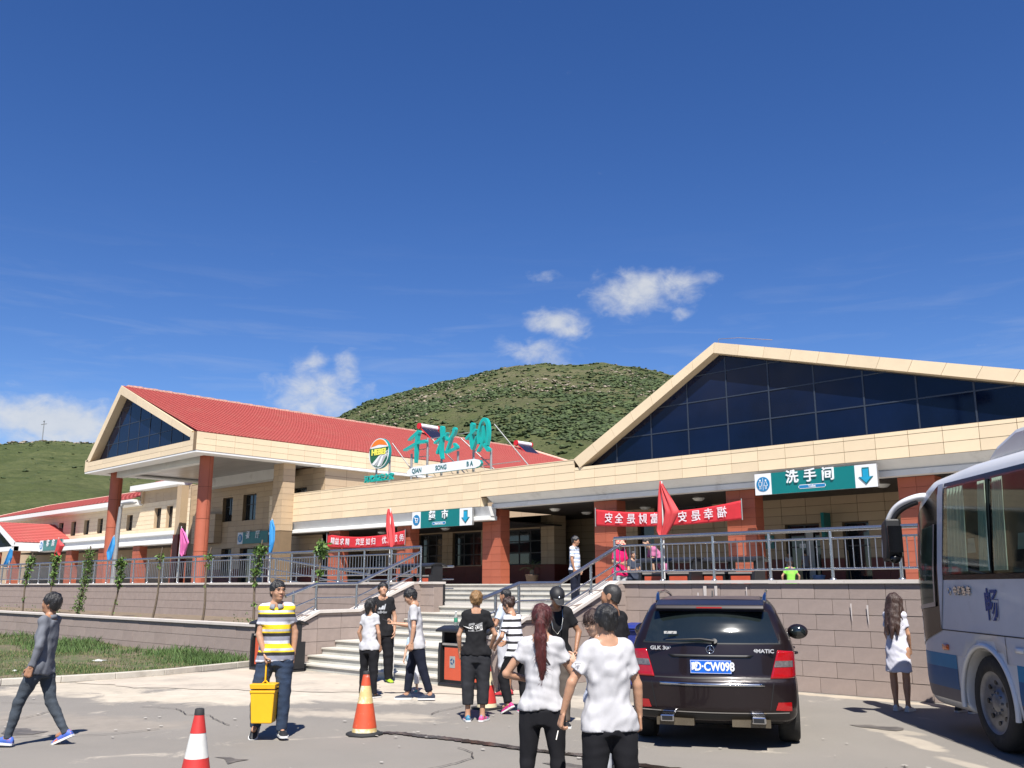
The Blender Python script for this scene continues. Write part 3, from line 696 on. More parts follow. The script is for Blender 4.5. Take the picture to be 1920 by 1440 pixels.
# left return of the recess and pier
box_part('wall',M_creamshade,hall,-26.12,-26.0,33.3,36,FL,4.99)
rc_=box_part('wall',M_creamback,hall,-33.4,-26.1,35.9,36.1,FL,4.99); tiles(rc_,M_creamshade,(0,35.9),0,-33.4,-26.1,2.72,4.99,1.0,.325,g=.018,name='wall_tile'); tiles(rc_,M_dado,(0,35.89),0,-33.4,-26.1,FL,2.7,1.0,.46,g=.01,name='dado_tile')
box_part('ceiling',M_ceil,hall,-33.4,-26.0,33.4,36.1,4.99,5.05)
box_part('wall',M_creamshade,hall,-33.6,-33.4,33.3,36,FL,4.99)
pr_=MB().box(-29.55,-28.75,33.05,33.9,2.72,4.99).build('pier',M_creamback,hall,True)
tiles(pr_,M_creamshade,(-29.57,33.05),0,0,.84,2.72,4.99,.42,.325,g=.014,name='wall_tile')
tiles(pr_,M_creamshade,(-28.75,33.03),math.pi/2,0,.85,2.72,4.99,.85,.325,g=.014,name='wall_tile')
box_part('dado',M_dado,hall,-29.6,-28.70,33.0,34.0,FL,2.71)
box_part('door',M_dglass,hall,-27.9,-26.9,35.72,35.79,FL,4.0)
# ceiling lamps
M_lamp=mat('white_lamp_cover',(.75,.75,.72),.4,var=.03)
for x,y,wh in ((-26.2,30.2,'in the open bay right of the entrance pillar, front one'),(-23.6,30.6,'just left of the pillar where the reversed banner starts'),(-19.0,30.2,'above the right part of the reversed banner'),(-12.0,30.2,'right of the toilet sign'),(-26.4,32.6,'in the open bay, rear one'),(-6,30.2,'at the far right over the coach'),(-22.9,32.2,'behind the large red flag')):
    c_=empty('ceiling_lamp',(x,y,4.97),0,'round white lamp '+wh,'lamp','round lamps under the right colonnade')
    MB().lathe([(.22,0),(.21,-.05),(.14,-.10),(.0,-.115)],16).build('lamp_cover',M_lamp,c_)
    MB().lathe([(.24,.0),(.24,-.02),(.2,-.02)],16).build('lamp_ring',M_whitec,c_)
# ---- MARKET HALL --------------------------------------------------------------
mk=bld('market_hall','middle flat fronted hall with cream tiled fascia under the rooftop letters',(-37,31,FL))
A,B=-45.35,X0
fm=MB().box(A,B,28.022,28.35,5.07,6.58).build('fascia',M_creamback,mk,True)
tiles(fm,M_cream,(0,28.022),0,A,B,5.07,6.58,.98,.36,t=.022,g=.016,rows=[.345,.345,.345,.345,.13],name='fascia_tile')
box_part('parapet_cap',M_cream,mk,A-.02,B,27.99,28.5,6.58,6.61)
tiles(mk,M_cream,(B,28.0),math.pi/2,0,.42,5.07,5.47,.42,.34,t=.02,name='return_tile')
MB().box(B-.02,B,28.0,28.45,5.07,5.46).build('fascia_return',M_creamshade,mk,True)
MB().prism([(28.03,5.065),(28.2,4.66),(28.5,4.66),(28.5,5.065)],A,B+.45,0).build('soffit',M_white,mk,True)
MB().prism([(28.04,4.49),(28.04,4.62),(28.10,4.655),(28.6,4.655),(28.6,4.49)],A,B+.42,0).build('edge_beam',M_whitec,mk,True)
box_part('roof',M_white,mk,A,B,28.36,36,6.2,6.4)
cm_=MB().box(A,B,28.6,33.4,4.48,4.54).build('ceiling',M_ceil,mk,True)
for x in (-45.6,-40.0,-34.5): pillar(mk,x,x+.95,28.3,28.87,FL,4.485)
openM=[(-50.3,-48.9,1.9,3.95),(-46.6,-44.2,FL,4.35),(-43.6,-41.2,2.4,3.5),(-38.4,-36.5,FL,4.4),(-35.7,-33.6,FL,4.4),(-33.4,-29.6,FL,4.4)]
wm=MB()
for r_ in sub_rects((-42.7,-29.6,FL,4.5),openM): wm.box(r_[0],r_[1],33.02,33.3,r_[2],r_[3])
wm_=wm.build('wall',M_creamback,mk,True)
tiles(wm_,M_creamshade,(0,33.02),0,-42.7,-29.6,2.72,4.48,.95,.325,g=.018,holes=openM,name='wall_tile')
tiles(wm_,M_dado,(0,33.0),0,-42.7,-29.6,FL,2.70,1.0,.46,g=.01,holes=openM[:3],name='dado_tile')
for (a,b,c,d) in openM[2:]: window(mk,a,b,max(c,2.72 if a>-39 else c),d,33,.2,cols=max(2,round((b-a)/.75)),rowsn=3,curtain=a<-40)
box_part('dado',M_dado,mk,-38.4,-29.6,33.1,33.2,FL,2.71)
for x,wh in ((-43,'at the left end of the market hall, by the blue flag'),(-38.3,'above the sagging red banner'),(-33.4,'under the supermarket sign')):
    c_=empty('ceiling_lamp',(x,30.4,4.46),0,'round white ceiling lamp '+wh,'lamp','round lamps under the market colonnade')
    MB().lathe([(.22,0),(.21,-.05),(.14,-.10),(.0,-.115)],16).build('lamp_cover',M_lamp,c_)
    MB().lathe([(.24,.0),(.24,-.02),(.2,-.02)],16).build('lamp_ring',M_whitec,c_)
# ---- PAVILION -----------------------------------------------------------------
pv=bld('pavilion_building','left building with big red tiled roof and dark glass gable on round red columns',(-49,30,FL))
xl_,xr_,ap=-55.85,-42.42,(-51.81,12.95); yf=21.9; zf0,zf1=8.30,9.25; ye_=57.
# fascia ring
ff=MB().box(xl_,xr_-.03,yf+.022,yf+.35,zf0,8.85).build('fascia',M_creamback,pv,True)
tiles(ff,M_cream,(0,yf+.022),0,xl_,xr_,zf0,8.85,2.4,.28,t=.022,g=.012,name='fascia_tile')
fs_=MB().box(xr_-.35,xr_-.022,yf,ye_,zf0,9.22).build('fascia',M_creamback,pv,True)
tiles(fs_,M_cream,(xr_-.022,0),math.pi/2,yf,ye_,zf0,9.22,1.05,.31,t=.022,g=.014,name='fascia_tile')
fl_=MB().box(xl_,xl_+.35,yf,ye_,zf0,9.0).build('fascia',M_cream,pv,True)
# corner block
box_part('fascia_corner',M_cream,pv,-43.1,xr_,yf+.001,yf+.36,8.85,9.22)
# canopy soffit
MB().box(xl_+.3,xr_-.3,yf+.3,29.8,8.33,8.36).build('canopy_ceiling',M_ceilg,pv,True)
for (a,b,c,d) in ((xl_+.02,xr_-.02,yf+.02,yf+.9),(xr_-.9,xr_-.02,yf+.903,ye_),(xl_+.02,xl_+.9,yf+.903,ye_)):
    MB().box(a,b,c,d,8.2,8.298).build('soffit_board',M_whitec,pv,True)
MB().box(xl_+1.5,-43.9,yf+1.25,yf+1.65,7.95,8.33).build('canopy_beam',M_white,pv,True)
MB().box(xl_+.95,-45.3,28.8,29.5,7.75,8.33).build('canopy_beam',M_white,pv,True)
# gable glass
def gp(x): return 8.85+(x-xl_)*(12.5-8.85)/(ap[0]-xl_) if x<ap[0] else 12.5-(x-ap[0])*(12.5-8.9)/(-43.15-ap[0])
poly=[(-55.0,8.86),(-43.15,8.86),(-43.15,9.02),(-51.75,12.38)]
gg=MB().prism(poly,yf+.45,yf+.47,1).build('glass_gable',M_frame,pv,True)
glaze(gg,poly,[-55.2,-53.75,-52.5,-51.2,-49.9,-48.6,-47.3,-46.0,-44.7,-43.1],[8.86,9.75,10.7,11.7,12.5],yf+.42)
rake(pv,[(-55.75,8.90),(-51.81,12.95),(-42.95,9.3)],[(-55.2,8.87),(-51.76,12.42),(-43.15,9.0-.0)],yf-.0,yf+.9,step=2.2)
# roof slopes: right slope visible
ry=56.; 
roofing('roof',pv,[(xr_-.05,yf+.05,9.24),(xr_-.05,62.,9.24),(-51.81,55.6,12.93),(-51.81,yf+.05,12.93)],380,42,th=.04,wave=.022)
roofing('roof',pv,[(xl_+.05,yf+.05,8.95),(xl_+.05,62,8.95),(-51.81,55.6,12.93),(-51.81,yf+.05,12.93)],80,16,th=.05)
rg=MB()
for i in range(112):
    y=yf+.35+i*.3; rg.box(-51.93,-51.69,y,y+.27,12.93,13.02+(i%3)*.012)
rg.build('ridge_tiles',M_ridge,pv,True,kind='stuff')
MB().tube([(-51.81,55.6,12.98),(xr_-.05,62.,9.3)],.12,8).build('hip_ridge',M_ridge,pv,True)
# columns
def rcol(x,label=None):
    c=MB(); n=8; 
    o=MB().lathe([(.325,FL),(.325,8.31)],32,c=(x,23.3)).build('round_column',M_redback,pv,True)
    h=(8.3-FL)/4
    for k in range(4):
        for q in range(4):
            MB().lathe([(.345,FL+k*h+.010),(.345,FL+(k+1)*h-.010)],9,c=(x,23.3),a0=q*math.pi/2+.02,a1=(q+1)*math.pi/2-.02).build('column_panel',M_red,o,True)
    return o
rcol(-54.55); rcol(-43.9)
bp_=MB().box(-43.9,-42.98,27.3,28.0,FL,8.2).build('pier',M_creamback,pv,True)
tiles(bp_,M_creamshade,(-43.92,27.3),0,0,.96,4.6,8.2,.48,.33,g=.012,name='wall_tile')
tiles(bp_,M_creamshade,(-42.98,27.28),math.pi/2,0,.74,4.6,8.2,.74,.33,g=.012,name='wall_tile')
openP=[(-56.6,-55.3,6.3,7.1),(-53.7,-52.5,5.66,7.15),(-51.25,-49.75,5.63,7.2),(-45.8,-44.45,6.3,7.2),(-53.5,-52.3,2.2,3.98),(-51.3,-48.6,FL,3.95),(-47.9,-46.9,FL,3.95)]
wp=MB()
for r_ in sub_rects((-58,-42.72,FL,8.3),openP): wp.box(r_[0],r_[1],29.82,30.1,r_[2],r_[3])
wpo=wp.build('wall',M_creamback,pv,True)
tiles(wpo,M_creamshade,(0,29.82),0,-57.9,-42.72,2.72,8.25,1.0,.335,g=.014,holes=openP,name='wall_tile',limit=285)
tiles(wpo,M_dado,(0,29.80),0,-57.9,-42.72,FL,2.70,1.0,.46,g=.01,holes=openP,name='dado_tile')
for (a,b,c,d) in openP: window(pv,a,b,c,d,29.8,.26,cols=2,rowsn=2,curtain=c<2.5 or c>6.2)
bb=MB().box(-56.5,-53.6,29.3,29.8,4.35,6.15).build('bay_box',M_creamback,pv,True)
tiles(bb,M_creamshade,(0,29.3),0,-56.5,-53.6,4.35,6.15,.97,.36,g=.014,name='wall_tile')
tiles(bb,M_creamshade,(-53.6,29.28),math.pi/2,0,.5,4.35,6.15,.5,.36,g=.014,name='wall_tile')
wy=MB().box(-43.0,-42.72,29.8,58,FL,8.3).build('wall',M_creamback,pv,True)
tiles(wy,M_creamshade,(-42.74,0),math.pi/2,29.8,50,5.6,8.25,1.45,.53,g=.02,name='wall_tile')
box_part('soffit_edge',M_whitec,pv,-42.72,xr_+.0,29.3,ye_,8.15,8.28)
box_part('wall',M_creamshade,pv,-57.9,-57.6,29.8,34,FL,8.2)
# ---- TALL BLOCK + LEFT WING ----------------------------------------------------
lwg=bld('left_wing','two storey cream wing with red roof, white eaves and arcade, far left',(-85,34,FL))
ow=[(-69.9,-68.9,6.2,7.85),(-71.95,-70.8,6.25,7.8),(-75.6,-74.7,6.2,7.6)]+[(-77.7-2.95*i,-76.75-2.95*i,6.2,7.55) for i in range(9)]
ow=[(-69.9,-68.85,6.15,7.85),(-71.95,-70.8,6.2,7.8)]+[(-76.9-2.9*i,-75.8-2.9*i,6.2,7.5) for i in range(9)]
wv=MB()
for r_ in sub_rects((-112,-74.2,FL,8.5),ow)+sub_rects((-74.2,-66,FL,9.3),ow): wv.box(r_[0],r_[1],34.02,34.3,r_[2],min(r_[3],9.3 if r_[0]>-74.3 else 8.5))
wvo=wv.build('wall',M_creamshade,lwg,True)
tiles(wvo,M_cream,(0,34.02),0,-112,-66,5.5,8.3,1.2,.34,g=.02,holes=ow,name='wall_tile',stuff=True)
tiles(wvo,M_creamshade,(0,34.02),0,-74.2,-66,8.32,9.3,1.2,.34,g=.02,name='wall_tile',stuff=True)
for (a,b,c,d) in ow: window(lwg,a,b,c,d,34,.3,cols=2,rowsn=2,curtain=True)
box_part('wall',M_creamshade,lwg,-67.2,-58,36,36.3,FL,9.0)
# corner pier seen beside the red column
box_part('pier',M_creamshade,lwg,-58.1,-57.5,28.9,29.4,5.0,8.2); box_part('pier',M_dado,lwg,-58.15,-57.45,28.85,29.45,FL,5.0)
box_part('cornice',M_whitec,lwg,-75.0,-66.8,33.2,34.4,9.3,9.72)
roofing('roof',lwg,[(-72.5,33.6,9.72),(-66,33.6,9.72),(-66,38,11.4),(-70,38,11.4)],30,12)
# eave and roof of the wing
MB().prism([(33.1,8.25),(33.1,8.62),(33.5,8.62),(34.0,8.45),(34.0,8.15)],-112,-74.2,0).build('eave_board',M_whitec,lwg,True)
roofing('roof',lwg,[(-110,33.1,8.64),(-74.2,33.1,8.64),(-74.2,37.6,10.1),(-104.5,37.6,10.1)],90,14)
MB().tube([(-110,33.1,8.7),(-104.5,37.6,10.15)],.06,8).tube([(-104.5,37.6,10.15),(-74.2,37.6,10.15)],.06,8).build('hip_ridge',M_ridge,lwg,True)
box_part('wall',M_creamshade,lwg,-74.3,-74.0,33.8,40,8.3,9.3)
# arcade
MB().prism([(31.0,4.66),(31.0,4.86),(31.15,4.92),(31.15,5.25),(31.0,5.30),(31.0,5.55),(31.6,5.55),(31.6,4.62)],-87.4,-61.2,0).build('arcade_fascia',M_whitec,lwg,True)
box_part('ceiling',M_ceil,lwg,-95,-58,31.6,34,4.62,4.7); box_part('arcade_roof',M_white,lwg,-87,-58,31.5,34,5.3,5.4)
for x in (-81.7,-75.2,-69.1,-63): pillar(lwg,x,x+1.15,31.2,31.8,FL,4.62)
box_part('wall',M_creamshade,lwg,-112,-60,35.2,35.4,FL,4.7)
for i in range(9): window(lwg,-66-3.3*i,-64.8-3.3*i,2.4,3.9,34.9,.1,cols=2,rowsn=2,curtain=True)
box_part('dado',M_dado,lwg,-112,-60,35.0,35.2,FL,2.5)
# ---- GABLED SHOP ---------------------------------------------------------------
gs=bld('gabled_shop','small shop with white edged gable and red roof at the far left edge',(-91,30,FL))
ex=-87.3
rake(gs,[(-97.5,5.5),(-92.5,7.35),(ex,5.42)],[(-96.8,5.1),(-92.5,6.85),(ex-.5,5.0)],29.0,29.6,step=3,m=M_whitec)
MB().prism([(-96.8,5.1),(ex-.6,5.1),(-92.5,6.8)],29.4,29.45,1).build('glass_gable',M_glass,gs,True)
roofing('roof',gs,[(ex,29.0,5.45),(ex,35.6,5.45),(-92.5,34.,7.4),(-92.5,29.0,7.4)],40,12)
roofing('roof',gs,[(-97.7,29.0,5.45),(-97.7,35,5.45),(-92.5,35.,7.4),(-92.5,29.0,7.4)],30,12)
MB().tube([(ex,35.6,5.5),(-92.5,34.,7.42)],.1,8).build('hip_ridge',M_ridge,gs,True)
MB().box(ex-.3,ex,29.0,31.0,4.72,5.42).box(-97.7,ex,29.0,29.3,4.72,5.1).build('fascia',M_whitec,gs,True)
for x in (-94.0,-89.3): pillar(gs,x,x+1.2,29.2,29.8,FL,4.72)
box_part('wall',M_creamshade,gs,-98,-87,34.0,34.3,FL,4.7)
# ------------------------------------------------------------------ rooftop letters
def capsule_poly(pts,k=10):
    """outline of a brush stroke: polyline with a radius at each point (smoothed)"""
    n=len(pts); P=[]
    for i in range(n-1):
        for j in range(6):
            t=j/6; p0,p1,p2,p3=pts[max(i-1,0)],pts[i],pts[i+1],pts[min(i+2,n-1)]
            P.append([.5*((2*b)+(-a+c)*t+(2*a-5*b+4*c-d)*t*t+(-a+3*b-3*c+d)*t**3) for a,b,c,d in zip(p0,p1,p2,p3)])
    P.append(list(pts[-1])); L_=[];R_=[]
    for i,p in enumerate(P):
        a=P[max(i-1,0)]; b=P[min(i+1,len(P)-1)]; dx,dz=b[0]-a[0],b[1]-a[1]; l=math.hypot(dx,dz) or 1; nx,nz=-dz/l,dx/l; r=p[2]
        L_.append((p[0]+nx*r,p[1]+nz*r)); R_.append((p[0]-nx*r,p[1]-nz*r))
    def cap(p,q,s):
        dx,dz=p[0]-q[0],p[1]-q[1]; a=math.atan2(dz,dx); return [(p[0]+math.cos(a+t)*p[2]*.8,p[1]+math.sin(a+t)*p[2]*.8) for t in (np.linspace(-1.3,1.3,5)*s)]
    return L_+cap(P[-1],P[-2],-1)+R_[::-1]+cap(P[0],P[1],-1)
CH={'qian':[[(-33.19,8.9,.104),(-33.42,8.79,.088),(-33.68,8.69,.058),(-33.9,8.58,.032)],[(-34.21,8.13,.051),(-33.79,8.24,.06),(-33.4,8.35,.065),(-33.02,8.4,.069),(-32.68,8.39,.078)],[(-33.26,8.82,.088),(-33.34,8.29,.078),(-33.35,7.89,.069),(-33.37,7.46,.035)]],
'song':[[(-32.0,8.25,.058),(-31.71,8.37,.06),(-31.38,8.51,.051)],[(-31.54,8.93,.097),(-31.51,8.55,.074),(-31.56,8.11,.069),(-31.57,7.76,.078),(-31.49,7.46,.042)],[(-31.52,8.3,.046),(-31.7,8.02,.06),(-31.82,7.76,.074)],[(-31.17,8.63,.037),(-31.24,8.47,.051),(-31.18,8.29,.046)],[(-30.67,8.76,.102),(-30.74,8.56,.078),(-30.95,8.36,.051),(-31.05,8.25,.046)],[(-30.86,8.43,.046),(-31.05,8.06,.062),(-31.2,7.73,.074)],[(-31.2,7.73,.069),(-30.83,7.81,.06),(-30.51,7.88,.069)],[(-30.69,8.07,.065),(-30.5,7.88,.088)]],
'ba':[[(-29.87,8.21,.06),(-29.62,8.36,.069),(-29.28,8.55,.069)],[(-29.49,8.83,.102),(-29.53,8.43,.069),(-29.56,8.09,.069),(-29.47,7.73,.074)],[(-29.47,7.73,.06),(-29.34,7.97,.046),(-29.21,8.25,.028)],[(-29.08,8.47,.065),(-29.11,8.21,.065),(-29.07,7.92,.06)],[(-29.08,8.45,.06),(-28.93,8.83,.065),(-28.71,8.96,.083),(-28.53,8.74,.078),(-28.49,8.26,.074),(-28.57,7.8,.069)],[(-28.81,8.65,.051),(-28.81,8.25,.055),(-28.85,7.92,.06),(-29.13,7.58,.051)],[(-28.77,7.84,.06),(-28.47,7.57,.097)]]}
lab={'qian':'first big teal brush letter on the roof frame, like a cross with a slanted top','song':'second big teal brush letter on the roof frame, between the other two','ba':'third big teal brush letter on the roof frame, the one with the tall loop'}
for k,(nm,ss) in enumerate(CH.items()):
    e=empty('roof_letter',(ss[0][0][0],28.4,7.4),0,lab[nm],'letter','big teal brush letters on the market roof')
    for i,s_ in enumerate(ss):
        MB().prism(capsule_poly(s_),28.32+i*.004,28.52-i*.003,1).build('stroke',M_tealch,e,True)
sf=empty('sign_frame',(-31,28.5,6.6),0,'grey steel post frame that carries the teal roof letters','frame')
for (a,b) in (((-33.92,7.95),(-33.87,6.6)),((-32.77,8.6),(-32.71,6.6)),((-31.77,7.74),(-31.74,6.6)),((-30.65,7.75),(-30.62,6.6)),((-29.63,7.77),(-29.61,6.55)),((-28.51,7.66),(-28.5,6.6))):
    MB().tube([(a[0],28.6,a[1]),(a[0],28.6,6.55)],.055,8).build('post',M_galv,sf,True)
bm_=MB()
for z,x0,x1 in ((7.2,-33.9,-28.5),(7.75,-33.9,-32.7),(8.1,-33.9,-32.7),(8.55,-33.9,-28.5),(6.95,-33.9,-26.8)): MB().tube([(x0,28.66,z),(x1,28.66,z)],.02,6).build('cross_bar',M_galv,sf,True)
for a,b in (((-32.62,8.58),(-30.9,6.6)),((-30.59,8.36),(-28.9,6.6)),((-28.42,8.75),(-26.9,6.6))): MB().tube([(a[0],28.7,a[1]),(b[0],29.6,b[1])],.028,6).build('brace',M_galv,sf,True)
for x in (-32.3,-31.1,-30.1,-29.0): MB().tube([(x,28.45,7.0),(x+.25,28.6,6.6)],.014,6).build('brace',M_galv,sf,True)
# pinyin board
pb=empty('name_board',(-31.2,28.2,7),0,'long pointed white board reading QIAN SONG BA below the teal letters','sign')
bp2=[(-33.73,6.86),(-33.5,6.80),(-29.1,6.80),(-28.84,6.86),(-28.74,6.98),(-28.84,7.12),(-29.15,7.20),(-33.3,7.20),(-33.6,7.12),(-33.78,6.99)]
bp2=[(x,z+.02) for x,z in bp2]
MB().prism(bp2,28.20,28.205,1).build('board_face',mat('board_white',(.80,.84,.88),.4,var=.03),pb,True)
MB().prism([(x+.004,z) for x,z in bp2],28.207,28.36,1).build('board_back',M_tealside,pb,True)
for t_,x in (('QIAN',-33.05),('SONG',-31.35),('B A',-29.45)): text('lettering',t_,.30,M_darkteal,pb,(x,28.19,7.02),depth=.004,bold=.006,sx=.92)
# emblem
em=empty('road_emblem',(-36.1,28.4,7.4),0,'round orange, green and white motorway emblem reading HEBEI on the roof','emblem')
cx_,cz_,rx_,rz_=-36.08,8.15,.80,.76
def disc(a0,a1,rx,rz,y0,y1,nm,m,pts=None,n=40):
    q=[(cx_+rx*math.cos(t),cz_+rz*math.sin(t)) for t in np.linspace(a0,a1,n)]
    if pts: q+=pts
    return MB().prism(q,y0,y1,1).build(nm,m,em,True)
disc(0,2*math.pi*.999,rx_,rz_,28.30,28.46,'disc_body',M_tealside)
disc(0,2*math.pi*.999,rx_*.985,rz_*.985,28.292,28.299,'white_ring',M_signw)
disc(R(22),R(158),rx_*.93,rz_*.93,28.286,28.291,'orange_sun',mat('orange_enamel',(.85,.21,.02),.4,var=.05),[(cx_-.6,cz_+.36),(cx_,cz_+.44),(cx_+.6,cz_+.36)])
M_dg=mat('dark_green_enamel',(.006,.12,.06),.4,var=.05)
disc(R(206),R(334),rx_*.93,rz_*.93,28.288,28.2915,'green_field',M_dg,[(cx_+.76,cz_+.28),(cx_-.76,cz_+.28)])
M_gr=mat('grey_road_enamel',(.42,.44,.46),.4,var=.05)
for a,b,c,d,m_ in ((-.60,-.45,-.40,-.62,M_signw),(-.52,-.42,-.2,-.70,M_gr),(-.3,-.38,.05,-.70,M_signw),(-.12,-.3,.2,-.68,M_gr)):
    q=[(cx_+a,cz_+b),(cx_+a+.22,cz_-.62 if a<-.3 else cz_-.72),(cx_+.50+a*.1,cz_-.02),(cx_+.66,cz_+.0+a*.12)]
for i,(x0,w_) in enumerate(((-.52,.17),(-.30,.12),(-.10,.17),(.13,.10))):
    q=[(cx_+x0,cz_-.50-.10*(i>0)-.04*(i>1)),(cx_+x0+w_,cz_-.58-.06*(i>0)-.02*(i>1)),(cx_+.12+.15*i,cz_-.22),(cx_+.70,cz_+.07-.08*i),(cx_+.69,cz_+.10-.08*i),(cx_+.0+.13*i,cz_-.14)]
    MB().prism(q,28.282-i*.0012,28.2875,1).build('road_stripe',M_signw if i%2==0 else M_gr,em,True)
text('lettering','HEBEI',.38,mat('yellow_lettering',(.85,.80,.12),.4,var=.03),em,(cx_,28.272,cz_+.06),depth=.008,bold=.02,sx=1.16)
for x in (-36.55,-35.52): MB().tube([(x,28.55,8.0),(x,28.55,6.5)],.05,8).build('post',M_galv,em,True)
MB().tube([(-35.3,28.5,8.6),(-34.0,29.2,6.7)],.028,6).build('brace',M_galv,em,True)
MB().tube([(-36.55,28.55,6.62),(-34,28.6,6.7)],.018,6).build('cross_bar',M_galv,em,True)
sl=empty('slogan_letters',(-36,28.3,6.8),0,'row of small teal metal characters beneath the round emblem','letters')
for i,c_ in enumerate('河北高速之家'): text('lettering',c_,.36,M_tealch,sl,(-36.98+.385*i,28.3,6.90),depth=.05,bold=.008)
# ------------------------------------------------------------------ fascia signs
def sign_board(label,x0,x1,z0,z1,y,e0,e1,chars,xs,cs,sub,icon,arrow=True,cz=.14,dim=1.):
    e=empty('shop_sign',((x0+x1)/2,y,z0),0,label,'sign')
    zc=(z0+z1)/2
    MB().box(x0,x1,y+.006,y+.12,z0,z1).build('sign_box',M_galv,e,True)
    MB().box(x0,e0,y,y+.006,z0,z1).build('white_panel',M_signw,e,True)
    if e1<x1: MB().box(e1,x1,y,y+.006,z0,z1).build('white_panel',M_signw,e,True)
    MB().box(e0,e1,y-.001,y+.006,z0,z1).build('teal_panel',M_teal,e,True)
    for c_,x in zip(chars,xs): text('lettering',c_,cs,M_signw,e,(x,y-.02,zc+cz),depth=.02,bold=.009)
    if sub:
        t_,xa,xb=sub; zz=z0+.17; h=.065
        MB().prism([(xa+.04,zz-h),(xb-.04,zz-h),(xb,zz-h+.04),(xb,zz+h-.04),(xb-.04,zz+h),(xa+.04,zz+h),(xa,zz+h-.04),(xa,zz-h+.04)],y-.008,y-.002,1).build('pill_frame',M_signw,e,True)
        MB().box(xa+.02,xb-.02,y-.011,y-.008,zz-h+.018,zz+h-.018).build('pill',M_blue,e,True)
        text('lettering',t_,.105,M_signw,e,((xa+xb)/2,y-.014,zz),depth=.002,bold=.003)
    cx=(x0+e0)/2; rr_=min((e0-x0),(z1-z0))*.40
    MB().prism([(cx+rr_*math.cos(t),zc+rr_*math.sin(t)) for t in np.linspace(0,2*math.pi,33)[:-1]],y-.012,y,1).build('icon_disc',M_blue,e,True)
    ic=MB()
    if icon=='toilet':
        ic.box(cx-.006,cx+.006,y-.018,y-.012,zc-rr_*.85,zc+rr_*.85)
        for s_ in (-1,1):
            xx=cx+s_*rr_*.42
            ic.prism([(xx+rr_*.12*math.cos(t),zc+rr_*.52+rr_*.12*math.sin(t)) for t in np.linspace(0,2*math.pi,13)[:-1]],y-.018,y-.012,1)
            w1,w2=(.2,.2) if s_<0 else (.1,.26)
            for a,b in (((xx-rr_*w1,zc+rr_*.3),(xx+rr_*w1,zc+rr_*.3)),((xx+rr_*w1,zc+rr_*.3),(xx+rr_*w2,zc-rr_*.25)),((xx+rr_*w2,zc-rr_*.25),(xx-rr_*w2,zc-rr_*.25)),((xx-rr_*w2,zc-rr_*.25),(xx-rr_*w1,zc+rr_*.3)),((xx-rr_*.09,zc-rr_*.25),(xx-rr_*.09,zc-rr_*.7)),((xx+rr_*.09,zc-rr_*.25),(xx+rr_*.09,zc-rr_*.7))):
                ic.tube([(a[0],y-.016,a[1]),(b[0],y-.016,b[1])],.008,4)
    elif icon=='cart':
        for a,b in (((-.55,.45),(-.3,.4)),((-.3,.4),(-.15,-.2)),((-.15,-.2),(.4,-.2)),((.4,-.2),(.5,.28)),((.5,.28),(-.28,.3))): ic.tube([(cx+a[0]*rr_,y-.016,zc+a[1]*rr_),(cx+b[0]*rr_,y-.016,zc+b[1]*rr_)],.018,4)
        for s_ in (-.05,.3): ic.tube([(cx+s_*rr_,y-.02,zc-.42*rr_),(cx+s_*rr_,y-.012,zc-.42*rr_)],.03,8)
    else:
        for s_ in (-.25,.25): ic.tube([(cx+s_*rr_,y-.016,zc-.6*rr_),(cx+s_*rr_,y-.016,zc+.6*rr_)],.022,4)
        ic.tube([(cx-.25*rr_,y-.016,zc+.45*rr_),(cx-.25*rr_,y-.016,zc+.1*rr_)],.04,6)
    ic.build('icon',M_signw,e,True)
    if arrow:
        cx=(e1+x1)/2; hh=(z1-z0)*.34; ww=(x1-e1)*.30
        def arr(k,y0,y1,nm,m): MB().prism([(cx-ww*.48*k,zc+hh*k),(cx+ww*.48*k,zc+hh*k),(cx+ww*.48*k,zc-hh*.1),(cx+ww*k,zc-hh*.1),(cx,zc-hh*k),(cx-ww*k,zc-hh*.1),(cx-ww*.48*k,zc-hh*.1)],y0,y1,1).build(nm,m,e,True)
        arr(1.1,y-.02,y-.0015,'arrow_edge',M_darkteal); arr(.9,y-.03,y-.021,'arrow',mat('arrow_blue',(.01,.33,.55),.4))
    return e
sign_board('teal toilet sign with a down arrow above the right hand red pillars',-15.35,-11.23,4.67,5.37,27.90,-14.75,-11.92,'洗手间',(-14.0,-13.38,-12.9+.12),.44,('Toilet',-13.80,-12.88),'toilet')
sign_board('teal supermarket sign with a shopping trolley disc on the middle hall',-32.95,-28.97,4.30,5.05,27.90,-32.35,-29.75,'超市',(-31.55,-30.7),.42,('Supermarket',-31.55,-30.65),'cart')
sign_board('shaded teal restaurant sign on the wall behind the blue flag',-51.4,-48.0,4.2,4.9,29.66,-50.8,-48.0,'餐厅',(-50.2,-49.1),.48,None,'fork',arrow=False)
sign_board('small teal guest room sign on the white arcade at the far left',-87.0,-82.0,4.72,5.62,30.9,-86.2,-82.0,'客房',(-85.1,-83.9),.6,None,'fork',arrow=False)
# projecting toilet signs on the wall of the right hall
e=empty('wall_sign',(-17.6,32.9,3.4),0,'small teal plate with a white pictogram on the wall left of the toilet door','sign')
MB().box(-17.85,-17.45,32.93,32.97,3.12,3.62).build('plate',M_teal,e,True)
MB().prism([(-17.65+.13*math.cos(t),3.42+.13*math.sin(t)) for t in np.linspace(0,6.28,17)[:-1]],32.92,32.93,1).build('pictogram',M_signw,e,True)
e=empty('projecting_sign',(-15.2,32.6,3.4),0,'narrow vertical teal sign sticking out of the wall right of the toilet door','sign')
MB().box(-15.25,-15.13,32.4,32.95,3.45,4.35).build('plate',M_teal,e,True); MB().box(-15.26,-15.25,32.5,32.85,3.6,4.2).build('pictogram',M_signw,e,True)
